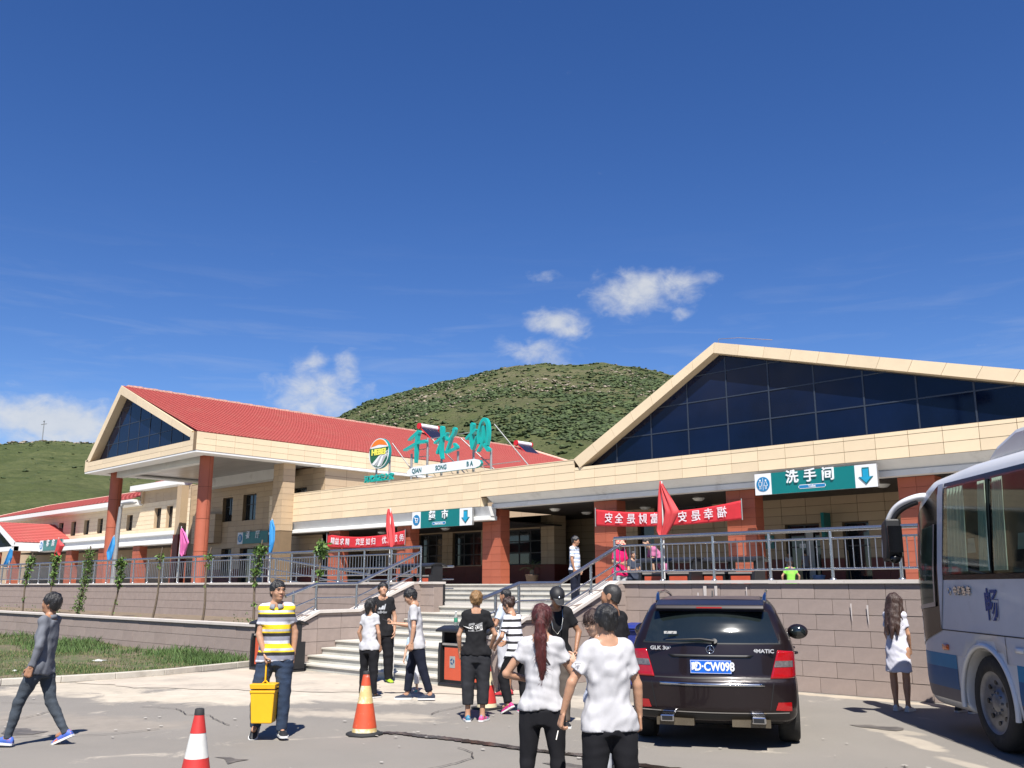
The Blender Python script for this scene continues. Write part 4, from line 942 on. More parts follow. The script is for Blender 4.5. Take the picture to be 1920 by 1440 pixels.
# ------------------------------------------------------------------ banners
def banner(label,x0,x1,zt0,zt1,h,sag,y,chars,xs,cs,mirror,seed,wr=1.):
    e=empty('banner',((x0+x1)/2,y,zt0),0,label,'banner')
    nu,nv=70,8; rr=random.Random(seed)
    def P(u,v):
        x=x0+(x1-x0)*u; zt=zt0+(zt1-zt0)*u-sag*4*u*(1-u); hb=h-(.12*4*u*(1-u)); z=zt-hb*v
        yy=y+.04*math.sin(u*19+v*2)*wr+.025*math.sin(u*43+v*4+1)*wr
        return (x,yy,z)
    vs=[P(i/nu,j/nv) for j in range(nv+1) for i in range(nu+1)]
    o=MB().add(vs,[(j*(nu+1)+i,j*(nu+1)+i+1,(j+1)*(nu+1)+i+1,(j+1)*(nu+1)+i) for j in range(nv) for i in range(nu)],0,True).build('cloth',M_banner,e,True)
    s_=o.modifiers.new('s','SOLIDIFY'); s_.thickness=.004
    for c_,x in zip(chars,xs):
        if c_==' ': continue
        u=(x-x0)/(x1-x0); p=P(u,.5); a=math.atan2(P(u+.01,.5)[2]-P(u-.01,.5)[2],(x1-x0)*.02)
        text('lettering',c_,cs,M_banchar,e,(x,p[1]-.055*wr-.01,p[2]),rot=(math.pi/2,-a,0),depth=.003,bold=.004,mirror=mirror)
    for x,z in ((x0,zt0),(x1,zt1)): MB().tube([(x,y,z+.06),(x,y,z-h-.03)],.02,6).build('end_stick',M_galv,e,True)
    return e
banner('red cloth banner with pale reversed characters hung between right hall pillars',-22.40,-16.06,4.62,4.57,.63,.24,28.2,'安全是财富平安是幸福',(-21.75,-21.22,-20.69,-20.16,-19.63,-19.0,-18.42,-17.88,-17.34,-16.80),.40,True,1,.5)
banner('sagging red cloth banner on the market hall pillars behind the red flag',-39.95,-33.72,4.33,4.27,.66,.22,28.14,'精益求精 宾至如归 优质服务',[-39.4+.42*i for i in range(14)],.36,False,2,.6)
# ------------------------------------------------------------------ flags on the railing
def flag(label,polex,z0,z1,rows,col,lean=0.,y=15.25,seed=0):
    """rows: (z, x_left, x_right) from top to bottom of the hanging cloth"""
    e=empty('flag',(polex,y,z0),0,label,'flag','flags along the terrace railing')
    M_f=mat('flag_'+col[0],col[1],.7,var=.08,vs=5,bump=.1); m_=M_f
    MB().tube([(polex+lean,y,z0),(polex,y,z1)],.014,8).build('pole',mat('white_pole',(.75,.75,.72),.5),e,True)
    nu=14; rr=random.Random(seed); vs=[]
    zs=np.linspace(rows[0][0],rows[-1][0],26); xl=np.interp(-zs,[-r[0] for r in rows],[r[1] for r in rows]); xr=np.interp(-zs,[-r[0] for r in rows],[r[2] for r in rows])
    for k,z in enumerate(zs):
        for i in range(nu+1):
            u=i/nu; w_=xr[k]-xl[k]
            vs.append((xl[k]+w_*u,y-.01+.10*w_*math.sin(u*9+z*1.5+seed)*u**.5+.03*math.sin(u*17+z*3),z+.03*math.sin(u*5+seed)))
    W=nu+1
    o=MB().add(vs,[(j*W+i,j*W+i+1,(j+1)*W+i+1,(j+1)*W+i) for j in range(len(zs)-1) for i in range(nu)],0,True).build('cloth',m_,e,True)
    s_=o.modifiers.new('s','SOLIDIFY'); s_.thickness=.004
    return e
RED=('red',(.66,.055,.06)); BLU=('blue',(.03,.27,.62)); PNK=('pink',(.66,.13,.36))
flag('large red flag on the railing in front of the reversed banner',-10.43,1.85,3.75,[(3.72,-10.45,-10.41),(3.5,-10.49,-10.28),(3.15,-10.54,-10.08),(2.9,-10.57,-10.22),(2.74,-10.60,-10.32),(2.62,-10.50,-10.42)],RED,0,seed=1)
flag('limp red flag left of the steps in front of the sagging banner',-18.88,1.85,3.70,[(3.66,-18.95,-18.90),(3.5,-19.0,-18.80),(3.2,-19.03,-18.72),(2.85,-18.97,-18.68),(2.70,-18.90,-18.70)],RED,.02,seed=2)
flag('narrow blue flag before the left end of the market hall',-24.5,1.85,3.70,[(3.64,-24.53,-24.46),(3.4,-24.57,-24.29),(3.0,-24.56,-24.28),(2.8,-24.56,-24.36),(2.68,-24.52,-24.42)],BLU,-.03,seed=3)
flag('pink flag beside the right hand round column',-30.16,1.85,3.72,[(3.62,-30.15,-30.08),(3.45,-30.14,-29.80),(3.13,-30.14,-29.45),(2.85,-30.15,-29.66),(2.72,-29.98,-29.74)],PNK,-.05,seed=4)
flag('blue flag beside the grey lamp post, left of the centre column',-35.46,1.85,3.62,[(3.54,-35.52,-35.43),(3.25,-35.72,-35.36),(3.0,-35.95,-35.38),(2.75,-35.84,-35.44),(2.64,-35.80,-35.50)],BLU,-.2,seed=5)
flag('red flag near the guest room sign at the far left',-40.86,1.85,3.72,[(3.62,-40.87,-40.75),(3.4,-40.95,-40.36),(3.1,-41.05,-40.62),(2.9,-41.15,-40.62),(2.70,-41.2,-40.72)],RED,-.42,seed=6)
flag('blue flag at the left edge in front of the gabled shop',-46.3,1.85,3.5,[(3.38,-46.42,-46.25),(3.0,-46.8,-46.3),(2.8,-47.0,-46.4),(2.6,-47.2,-46.7)],BLU,-.3,seed=7)
# ------------------------------------------------------------------ street lamp, solar heaters, masts
lp=empty('street_lamp',(-46.55,20.2,T),0,'grey street lamp post with a single arm in front of the left column','lamp')
MB().tube([(-46.7,20.2,T),(-46.6,20.2,4.6),(-46.5,20.2,5.62)],[.13,.11,.09],12).build('post',M_galv,lp,True)
MB().tube([(-46.45,20.2,5.6),(-46.1,20.15,5.72),(-45.6,20.1,5.74)],[.06,.045,.04],8).build('arm',M_galv,lp,True)
MB().ell((-45.3,20.05,5.72),(.80,.22,.08),16,8).build('lamp_head',M_galv,lp,True)
def solar(x,y,z,label):
    e=empty('solar_water_heater',(x,y,z),0,label,'solar heater')
    A_=Vector((x,y,z)); d=Vector((.0,1,0)); up_=Vector((-.35,0,.94)).normalized(); 
    L_=1.55
    MB().tube([(x-.25,y-.05,z+1.05),(x-.25,y+L_+.05,z+1.05)],.20,16).build('tank',mat('white_tank',(.8,.8,.82),.35),e,True)
    for yy in (y-.12,y+L_+.12): MB().tube([(x-.25,yy-.05,z+1.05),(x-.25,yy+.05,z+1.05)],.225,16).build('tank_end',mat('red_enamel',(.62,.02,.03),.4),e,True)
    for i in range(14):
        yy=y+.06+i*(L_-.12)/13; MB().tube([(x-.18,yy,z+.92),(x+1.0,yy,z+.02)],.045,8).build('vacuum_tube',mat('dark_tube',(.02,.022,.05),.15,spec=.7),e,True)
    for yy in (y-.04,y+L_+.04): MB().tube([(x-.2,yy,z+.9),(x+1.05,yy,z-.05)],.035,6).build('side_bar',mat('red_enamel',(.62,.02,.03),.4),e,True); MB().tube([(x-.3,yy,z+.9),(x-.45,yy,z-.15)],.025,6).build('leg',M_frame,e,True)
    MB().box(x+.98,x+1.06,y-.05,y+L_+.05,z-.06,z+.0).build('foot_bar',mat('red_enamel',(.62,.02,.03),.4),e,True)
    return e
solar(-50.9,43.9,12.20,'solar water heater with white tank on the red ridge, behind the middle letter')
solar(-50.9,54.3,12.10,'solar water heater with white tank at the far end of the red ridge')
hm=empty('hill_mast',(-453,157,62),0,'thin antenna mast on the crest of the left hill','mast')
mz=float(hill_h(np.array([-453.]),np.array([157.]))[0])
MB().tube([(-453,157,mz-1),(-453,157,mz+9.5)],.22,6).build('pole',M_galv,hm,True); MB().tube([(-455,156.5,mz+8.2),(-451,157.5,mz+8.2)],.16,6).build('crossarm',M_galv,hm,True); MB().tube([(-453.6,157,mz+9.6),(-452.6,157,mz+9.6)],.3,6).build('aerial',M_galv,hm,True)
# high floodlight mast across the car park (seen mirrored in the glass gable)
fm_=empty('floodlight_mast',(-21.5,-13,0),0,'tall floodlight mast with a ring of lamps across the car park','mast')
MB().tube([(-21.5,-13,0),(-21.5,-13,15.6)],[.28,.14],10).build('pole',M_frame,fm_,True)
for i in range(10):
    a=i*.628; MB().box(-21.5+1.25*math.cos(a)-.3,-21.5+1.25*math.cos(a)+.3,-13+1.25*math.sin(a)-.25,-13+1.25*math.sin(a)+.25,14.9,15.5).build('floodlight',M_frame,fm_,True)
MB().tube([(-21.5+1.25*math.cos(a),-13+1.25*math.sin(a),15.3) for a in np.linspace(0,6.28,20)],.06,6).build('lamp_ring',M_frame,fm_,True)
MB().tube([(-22.7,-13,15.3),(-20.3,-13,15.3)],.05,6).build('spoke',M_frame,fm_,True)
# lightning wire on hall ridge
lw_=empty('lightning_rod',(-16.6,28.3,10.2),0,'thin lightning wire on the peak of the right gable','wire')
MB().tube([(-16.7,28.3,10.2),(-16.7,28.3,10.4),(-15.9,28.3,10.3),(-14.6,28.3,9.98)],.012,5).build('wire',M_galv,lw_,True)
# ------------------------------------------------------------------ litter bins
M_blk=mat('black_painted_metal',(.018,.018,.02),.42,var=.15)
M_binred=mat('orange_red_panel',(.62,.10,.045),.55,var=.08,vs=6)
M_bingrey=mat('grey_stone_top',(.30,.28,.26),.7,var=.15)
def recycle_mark(parent,x,y,z,s_=.085):
    MB().box(x-s_*.8,x+s_*.8,y-.003,y,z-s_*1.15,z+s_*1.15).build('plate',mat('grey_plate',(.35,.37,.36),.5),parent)
    o=MB()
    for k in range(3):
        a=k*2.094+math.pi/2; c,s=math.cos,math.sin
        q=[(x+s_*.62*c(a+t)*1.,z+s_*.62*s(a+t)+s_*.12) for t in (-.15,.5,1.0,1.35)]+[(x+s_*.30*c(a+t),z+s_*.30*s(a+t)+s_*.12) for t in (1.35,1.0,.5,-.15)]
        o.prism(q,y-.006,y-.003,1)
    o.build('recycling_mark',mat('mark_blue',(.03,.09,.20),.5),parent)
def litter_bin(label,loc,rz=0,group='black litter bins with orange red panels'):
    e=empty('litter_bin',loc,rz,label,'litter bin',group)
    # local: x along the front, front faces -y, width 1.12, depth .42, height ~1
    MB().box(-.62,.62,-.27,.27,0,.07).build('plinth',M_blk,e,bevel=.02)
    for s_ in (-1,1):
        x0,x1=(-.54,-.06) if s_<0 else (.06,.54)
        b=MB().box(x0,x1,-.20,.20,.07,.70).build('bin_body',M_blk,e)
        MB().box(x0+.035,x1-.035,-.215,-.201,.12,.66).build('panel',M_binred,b)
        recycle_mark(b,(x0+x1)/2,-.2155,.42)
        MB().box(x0-.01,x1+.01,-.23,.215,.70,.735).build('ash_top',M_bingrey,b)
    for x in (-.60,.0,.60):
        prof=[(-.26,.07),(.26,.07),(.26,.60),(.16,.60),(.16,.95),(.10,1.02),(-.10,1.02),(-.17,.98),(-.17,.74),(-.24,.74),(-.26,.6)] if x else [(-.10,.07),(.10,.07),(.10,.98),(-.10,.98)]
        MB().prism(prof,x-.03,x+.03,0).build('side_frame',M_blk,e)
    cv=[(-.30,.955),(-.26,.985),(-.1,1.03),(.1,1.03),(.26,.985),(.30,.955),(.30,.925),(.24,.95),(.1,.995),(-.1,.995),(-.24,.95),(-.30,.925)]
    MB().prism(cv,-.66,.66,0).build('shelf',M_blk,e,bevel=.004)
    return e
litter_bin('litter bin at the foot of the steps with a water bottle on top',(-12.0,11.62,.0),0)
litter_bin('litter bin at the left foot of the steps, behind the man with the bucket',(-17.28+.0,11.05,.0),0)
litter_bin('litter bin on the terrace in front of the woman in pink',(-10.75,15.95,T),0)
litter_bin('second litter bin on the terrace, right of the woman in pink',(-9.6,16.35,T),0)
litter_bin('litter bin at the top of the steps behind the left railing end',(-18.05,15.62,T),0)
bt=empty('water_bottle',(-12.38,11.55,1.03),0,'clear plastic water bottle with green label standing on the litter bin','bottle')
MB().lathe([(0,0),(.031,0),(.033,.01),(.033,.15),(.030,.17),(.014,.205),(.013,.225)],16).build('bottle_body',mat('clear_plastic',(.75,.82,.80),.08,trans=.85,var=0),bt)
MB().lathe([(.0335,.06),(.0345,.065),(.0345,.13),(.0335,.135)],16).build('label',mat('green_label',(.05,.30,.18),.5),bt)
MB().lathe([(.0,.248),(.015,.248),(.015,.222),(0.0,.222)],12).build('cap',mat('white_cap',(.8,.8,.8),.4),bt)
# blue wheelie bin between wall and car
wb=empty('wheelie_bin',(-9.75,13.6,0),R(15),'dark blue wheelie bin by the wall behind the parked car','wheelie bin')
M_wb=mat('blue_plastic',(.02,.035,.22),.45,var=.06)
bb_=MB(); bb_.add([(-.22,-.24,.06),(.22,-.24,.06),(.22,.20,.06),(-.22,.20,.06),(-.28,-.32,.96),(.28,-.32,.96),(.28,.32,.96),(-.28,.32,.96)],[(0,3,2,1),(4,5,6,7),(0,1,5,4),(1,2,6,5),(2,3,7,6),(3,0,4,7)]).build('bin_body',M_wb,wb,bevel=.02)
MB().box(-.31,.31,-.36,.34,.96,1.0).build('rim',M_wb,wb,bevel=.01); MB().prism([(-.38,1.0),(.33,1.0),(.33,1.05),(.1,1.09),(-.3,1.06),(-.38,1.02)],-.31,.31,0).build('lid',M_wb,wb,bevel=.01)
MB().tube([(-.25,.36,.98),(.25,.36,.98)],.02,8).build('handle',M_wb,wb)
for s_ in (-1,1): MB().tube([(s_*.25,.24,.1),(s_*.31,.24,.1)],.1,14).build('wheel',M_blk,wb)
# ------------------------------------------------------------------ traffic cones
M_cr=mat('cone_red',(.55,.035,.03),.55,var=.12,vs=9,dirt=((.62,.40,.34),16,.64,.78)); M_co=mat('cone_orange_faded',(.62,.085,.03),.6,var=.12,vs=9,dirt=((.75,.70,.60),13,.62,.72))
M_cw=mat('cone_white_band',(.72,.72,.68),.5,var=.08,vs=10,dirt=((.45,.43,.38),12,.58,.8)); M_cy=mat('cone_cream_band',(.68,.52,.22),.6,var=.15,vs=9,dirt=((.8,.75,.62),9,.5,.62)); M_rub=mat('black_rubber',(.02,.02,.021),.8,var=.1)
def cone(label,loc,h,mr,mw,rb,base_round=False,rz=0):
    e=empty('traffic_cone',loc,rz,label,'traffic cone','traffic cones in the car park')
    r0,r1=.150*h/.72,.033; rad=lambda z:r0+(r1-r0)*((z-.03)/(h-.05))
    if base_round: MB().lathe([(0,0),(rb,0),(rb,.02),(rb*.9,.035),(r0,.04)],8).build('base',M_rub,e)
    else: MB().prism([(rb-.04,-rb),(rb,-rb+.04),(rb,rb-.04),(rb-.04,rb),(-rb+.04,rb),(-rb,rb-.04),(-rb,-rb+.04),(-rb+.04,-rb)],0,.03).build('base',M_rub,e,bevel=.006)
    zs=[.03,.12*h,.47*h,.74*h,.95*h] if not base_round else [.035,.12*h,.50*h,.78*h,.97*h]
    for i in range(4):
        m_=mw if i%2==0 else mr
        a,b=zs[i],zs[i+1]; MB().lathe([(rad(a)+.002*(i%2),a),(rad(b)+.002*(i%2),b)],28).build('band',m_,e)
    MB().lathe([(rad(zs[4])+.006,zs[4]-.01),(r1+.004,h),(r1-.006,h+.005),(.0,h+.005)],20).build('cap',M_rub,e)
    return e
cone('clean red and white traffic cone cut by the bottom edge at the left',(-7.45,4.05,0),.72,M_cr,M_cw,.19)
cone('worn orange cone with yellowed bands beside the wet crack',(-9.2,7.13,0),.72,M_co,M_cy,.22,True)
cone('red cone with cream bands at the feet of the woman with pink shoes',(-9.83,9.80,0),.70,M_cr,mat('cone_pale_yellow',(.72,.62,.40),.55,var=.1),.18)
# ------------------------------------------------------------------ kerb, lawn
def poly_curve(P,n=12):
    out=[]
    for i in range(len(P)-1):
        for j in range(n):
            t=j/n; p0,p1,p2,p3=P[max(i-1,0)],P[i],P[i+1],P[min(i+2,len(P)-1)]
            out.append(tuple(.5*((2*b)+(-a+c)*t+(2*a-5*b+4*c-d)*t*t+(-a+3*b-3*c+d)*t**3) for a,b,c,d in zip(p0,p1,p2,p3)))
    out.append(P[-1]); return out
kc=poly_curve([(-20.5,-4.),(-19.2,1.5),(-18.25,5.8),(-17.95,7.4),(-17.9,8.8),(-18.3,10.3),(-18.6,11.42)],10)
ke=empty('kerb',(-18,8,0),0,'pale concrete kerb along the front of the lawn','kerb')
M_kerb=mat('kerb_concrete',(.53,.49,.42),.85,var=.12,vs=4,rnd=.06,bump=.2,dirt=((.33,.30,.25),2.2,.52,.8))
acc=[kc[0]]; dist=0
pts=[Vector(p) for p in kc]; seg=[]; cur=[pts[0]]; l=0
for a,b in zip(pts[:-1],pts[1:]):
    l+=(b-a).length; cur.append(b)
    if l>.95: seg.append(cur); cur=[b]; l=0
if len(cur)>1: seg.append(cur)
for sg in seg:
    a,b=sg[0],sg[-1]; d=(b-a).normalized(); nr=Vector((-d.y,d.x)); a=a+d*.004; b=b-d*.004
    q=[a,b,b+nr*.13,a+nr*.13]; zt=.12
    MB().add([(p.x,p.y,0) for p in q]+[(p.x,p.y,zt) for p in q],[(0,1,2,3)[::-1],(4,5,6,7),(0,1,5,4),(1,2,6,5),(2,3,7,6),(3,0,4,7)]).build('kerb_stone',M_kerb,ke,True,bevel=.012)
lawn_pts=[(p[0]-.12,p[1]) for p in kc]+[(-19,11.47),(-60,11.47),(-60,-4)]
M_soil=mat('lawn_soil',(.16,.125,.075),.95,var=.3,vs=3,bump=.6,bs=25,dirt=((.075,.10,.03),1.1,.42,.60))
lm_=MB(); nx,ny=110,42
def kx(y): return float(np.interp(y,[p[1] for p in kc],[p[0] for p in kc]))-.12
def lawn_z(x,y): return .09+.035*math.sin(x*1.3+y)*math.cos(y*1.7)+.05*max(0,min(1,(y-10)/1.5))
vs=[]
for j in range(ny+1):
    y=-4+(11.47+4)*j/ny
    for i in range(nx+1): x=kx(y)-(i/nx)**1.6*38; vs.append((x,y,lawn_z(x,y)))
lm_.add(vs,[(j*(nx+1)+i+1,j*(nx+1)+i,(j+1)*(nx+1)+i,(j+1)*(nx+1)+i+1) for j in range(ny) for i in range(nx)],0,True)
tag(lm_.build('lawn',M_soil),kind='structure')
def blades(name,cnt,seed,area,hrange,mats,wid=.006,dens=None):
    r_=np.random.default_rng(seed); 
    y=r_.uniform(area[2],area[3],cnt*4); kk=np.interp(y,[p[1] for p in kc],[p[0] for p in kc])-.16; x=kk-r_.uniform(0,1,cnt*4)**1.3*(area[1])
    if dens is not None: k=r_.random(len(x))<dens(x,y,kk); x=x[k];y=y[k]
    x=x[:cnt]; y=y[:cnt]; n=len(x); h=r_.uniform(*hrange,n)*r_.uniform(.5,1,n); a=r_.uniform(0,6.28,n); ln=r_.uniform(.1,.7,n)*h; z=np.array([lawn_z(p,q) for p,q in zip(x,y)])-.01
    wv=wid*(1+h*4); c,s=np.cos(a),np.sin(a)
    V=np.stack([np.stack([x-s*wv,y+c*wv,z],1),np.stack([x+s*wv,y-c*wv,z],1),np.stack([x+c*ln*.4+s*wv*.6,y+s*ln*.4-c*wv*.6,z+h*.6],1),np.stack([x+c*ln,y+s*ln,z+h],1)],1)
    F=(np.array([(0,1,2),(0,2,3)])[None]+(np.arange(n)*4)[:,None,None]).reshape(-1,3)
    me=bpy.data.meshes.new(name); me.from_pydata(V.reshape(-1,3).tolist(),[],F.tolist())
    for m in mats: me.materials.append(m)
    me.polygons.foreach_set('material_index',np.repeat(r_.integers(0,len(mats),n),2).astype(np.int32)); return tag(link(name,me),kind='stuff')
G1=mat('grass_green',(.085,.15,.035),.8,var=.2); G2=mat('grass_dark',(.05,.095,.022),.8,var=.2); G3=mat('grass_dry',(.26,.23,.10),.85,var=.2)
blades('short_grass',42000,1,(0,22,2,11.4),(.03,.10),[G1,G2,G3,G1],.004,lambda x,y,k:np.clip(.25+vnoise(np.stack([x,y],1),3,3,1.1,.6)*.9+(y-8)*.16,.04,1))
blades('tall_weeds',5200,2,(0,20,9.0,11.42),(.08,.27),[G1,G2,G1],.006,lambda x,y,k:np.clip(vnoise(np.stack([x,y],1),7,3,1.3,.6)*1.1+(y-10.3)*.30,.0,1))
# litter and slab on the lawn
def rag(nm,label,x,y,s_,m,cat='litter',seed=0,flat=.3,z=None):
    rr=random.Random(seed); o=MB(); n=9; base=lawn_z(x,y) if z is None else z; vs=[(x,y,base+s_*flat)]
    for ring in (.5,1.):
        for i in range(n): a=i*6.283/n; r_=s_*ring*rr.uniform(.6,1.25); vs.append((x+math.cos(a)*r_,y+math.sin(a)*r_,base+s_*flat*rr.uniform(.0,.9)*(1.2-ring)+.01))
    fs=[(0,1+i,1+(i+1)%n) for i in range(n)]+[(1+i,1+n+i,1+n+(i+1)%n,1+(i+1)%n) for i in range(n)]
    o.add(vs,fs,0,False); q=o.build(nm,m); tag(q,label,cat); sm=q.modifiers.new('s','SOLIDIFY'); sm.thickness=.006; return q
wpl=mat('white_plastic_film',(.72,.72,.68),.5,var=.05)
rag('plastic_bag','crumpled white plastic bag lying in the middle of the lawn',-21.4,9.1,.17,wpl,'plastic bag',1,.25)
rag('paper_scrap','small white paper scrap near the kerb on the lawn',-20.0,6.9,.06,wpl,'litter',2,.6)
rag('paper_scrap','white flowers of litter in the weeds at the left edge',-28.6,8.4,.14,wpl,'litter',3,.5)
rag('plastic_bag','pale blue plastic scrap in the grass near the steps',-19.9,10.5,.08,mat('pale_blue_film',(.35,.50,.62),.5),'litter',4,.6)
rag('petal_scrap','magenta scrap lying by the kerb at the left edge',-17.7,5.75,.05,mat('magenta_paper',(.35,.02,.22),.6),'litter',5,.3,.01)
MB2=MB().box(-31,-26.4,7.2,8.0,.1,.17); tag(MB2.build('concrete_slab',M_conc,bevel=.01),'pale concrete slab lying in the weeds at the left edge','slab')
# ------------------------------------------------------------------ small trees in the planting bed
LF1=mat('leaf_bright',(.12,.21,.035),.6,var=.25,vs=8); LF2=mat('leaf_dark',(.05,.105,.02),.6,var=.25,vs=8); BK=mat('sapling_bark',(.17,.13,.09),.9,var=.3,vs=20,bump=.3)
def leaf_cloud(pts,sizes,m_idx,mats,name,parent,seed,world=True):
    r_=np.random.default_rng(seed); n=len(pts); P=np.array(pts); s_=np.array(sizes)
    a=r_.normal(size=(n,3)); a[:,2]-=.35; a/=np.linalg.norm(a,axis=1)[:,None]; b=np.cross(a,r_.normal(size=(n,3))); b/=np.linalg.norm(b,axis=1)[:,None]; c=np.cross(a,b)
    V=np.stack([P,P+a*s_[:,None]*.5+b*s_[:,None]*.27+c*s_[:,None]*.06,P+a*s_[:,None],P+a*s_[:,None]*.5-b*s_[:,None]*.27+c*s_[:,None]*.06],1)
    F=(np.array([(0,1,2),(0,2,3)])[None]+(np.arange(n)*4)[:,None,None]).reshape(-1,3)
    me=bpy.data.meshes.new(name); me.from_pydata(V.reshape(-1,3).tolist(),[],F.tolist())
    for m in mats: me.materials.append(m)
    me.polygons.foreach_set('material_index',np.repeat(r_.integers(0,len(mats),n),2).astype(np.int32)); return link(name,me,parent,world)
def sapling(x,zb,zt,dx,style,label,seed,y=12.6):
    e=empty('sapling',(x,y,zb),0,label,'tree','young trees in the planting bed'); rr=random.Random(seed)
    P=[(x+dx*t+.03*math.sin(t*7+seed),y+.03*math.cos(t*5+seed),zb-.05+(zt-zb)*t) for t in np.linspace(0,1,9)]
    MB().tube(P,[.036-.018*i/8 for i in range(9)],8).build('trunk',BK,e,True)
    pts=[];sz=[]; tw=MB()
    def clump(t,rad,n,s_=.10):
        c=P[min(8,int(t*8))]; 
        for i in range(n):
            d=Vector((rr.gauss(0,1),rr.gauss(0,1),rr.gauss(0,1))).normalized()*rad*rr.random()**.45; pts.append((c[0]+d.x,c[1]+d.y,c[2]+d.z*1.15)); sz.append(s_*rr.uniform(.6,1.2))
            if i%12==0: tw.tube([c,(c[0]+d.x,c[1]+d.y,c[2]+d.z)],.006,4)
    if style=='ball': clump(.97,.17,260,.11); clump(.88,.10,70,.1); clump(.7,.07,60); clump(.58,.06,30,.08)
    elif style=='column':
        for k in range(14): clump(.1+.88*k/13,.15+.05*rr.random(),100,.075)
        for i in range(14): t=rr.uniform(.2,1); c=P[int(t*8)]; tw.tube([c,(c[0]+rr.uniform(-.2,.2),c[1]+rr.uniform(-.2,.2),c[2]+.25)],.005,4)
    elif style=='loose': clump(.98,.16,150,.12); clump(.86,.12,70); clump(.72,.1,90,.11); clump(.6,.07,40); clump(.35,.05,14)
    else: clump(.98,.10,50,.1); clump(.85,.05,14); clump(.6,.04,8,.07)
    tw.build('twigs',BK,e,True,kind='stuff')
    o=leaf_cloud(pts,sz,None,[LF1,LF2,LF1],'crown',e,seed); return e
sapling(-36.5,.80,2.95,.35,'loose','spindly sapling at the far left of the planting bed',1)
sapling(-33.9,.80,2.97,.0,'loose','sapling second from the left, beside the red flag',2)
sapling(-31.45,.80,3.05,.45,'column','bushy sapling leafy from base to tip, left of the lamp post',3)
sapling(-28.9,.80,2.70,.35,'loose','sapling in front of the left round column',4)
sapling(-26.25,.80,2.85,.35,'bare','nearly bare sapling between the two round columns',5)
sapling(-23.42,.80,2.78,.25,'bare','thin sapling before the right hand round column',6)
sapling(-20.9,.80,2.9,.2,'loose','leafy sapling above the head of the man with the bucket',7)
sapling(-18.15,.80,2.85,.02,'ball','sapling with a ball shaped top beside the stair handrail',8)
sapling(-42.5,.80,2.95,.3,'loose','sapling at the very left edge of the picture',9)
pts=[];sz=[];rr=random.Random(5)
for i in range(40):
    x=-60+42*rr.random(); y=rr.uniform(11.9,12.6); n=rr.randint(4,14)
    for k in range(n): pts.append((x+rr.gauss(0,.06),y+rr.gauss(0,.05),.80+rr.random()**2*.28)); sz.append(rr.uniform(.04,.08))
tag(leaf_cloud(pts,sz,None,[LF1,LF2],'bed_weeds',None,3),kind='stuff')
# potted cycads at the entrance
def cycad(x,y,label,seed,m=None):
    e=empty('potted_palm',(x,y,FL),0,label,'potted plant','potted palms by the entrance'); rr=random.Random(seed)
    MB().lathe([(.0,0),(.20,0),(.29,.38),(.31,.40),(.27,.42),(.0,.40)],20).build('pot',mat('brown_pot',(.14,.09,.06),.6,var=.1),e)
    tr=MB().lathe([(.09,.38),(.11,.5),(.07,.62),(0,.66)],12).build('trunk',BK,e)
    for k in range(22):
        a=k*2.4+rr.random()*.3; el=rr.uniform(.1,1.2); L_=rr.uniform(.55,.85); o=MB(); prev=None
        for i in range(12):
            t=i/11; r_=L_*t; z=.62+math.sin(el)*r_-.45*t*t*(1.2-el*.5); x_=math.cos(a)*math.cos(el)*r_*1.0; y_=math.sin(a)*math.cos(el)*r_
            w_=.11*math.sin(math.pi*min(1,t*1.05+.08))*.9
            for s_ in (-1,1):
                nx_,ny_=-math.sin(a)*s_,math.cos(a)*s_
                o.add([(x_,y_,z),(x_+math.cos(a)*.045,y_+math.sin(a)*.045,z+.006),(x_+nx_*w_+math.cos(a)*.06,y_+ny_*w_+math.sin(a)*.06,z+.02)],[(0,1,2)])
        o.build('frond',mat('frond_green',(.06,.12,.035),.6,var=.2),e)
    return e
cycad(-33.0,29.6,'potted palm left of the big red entrance pillar',1); cycad(-27.2,29.8,'potted palm right of the big red entrance pillar',2)
# small things on the right terrace
bk=empty('mop_bucket',(-14.9,31.2,FL),0,'pale blue plastic bucket by the toilet door','bucket')
MB().lathe([(0,0),(.17,0),(.22,.3),(.225,.31),(.2,.31),(.16,.03),(0,.03)],18).build('bucket_body',mat('pale_blue_plastic',(.22,.33,.55),.5),bk)
bo=MB().tube([(-14.3,32.5,FL),(-14.55,32.9,FL+1.2)],.014,6).build('broom',mat('broom_wood',(.45,.30,.15),.7)); tag(bo,'wooden broom handle leaning on the wall by the blue bucket','broom')
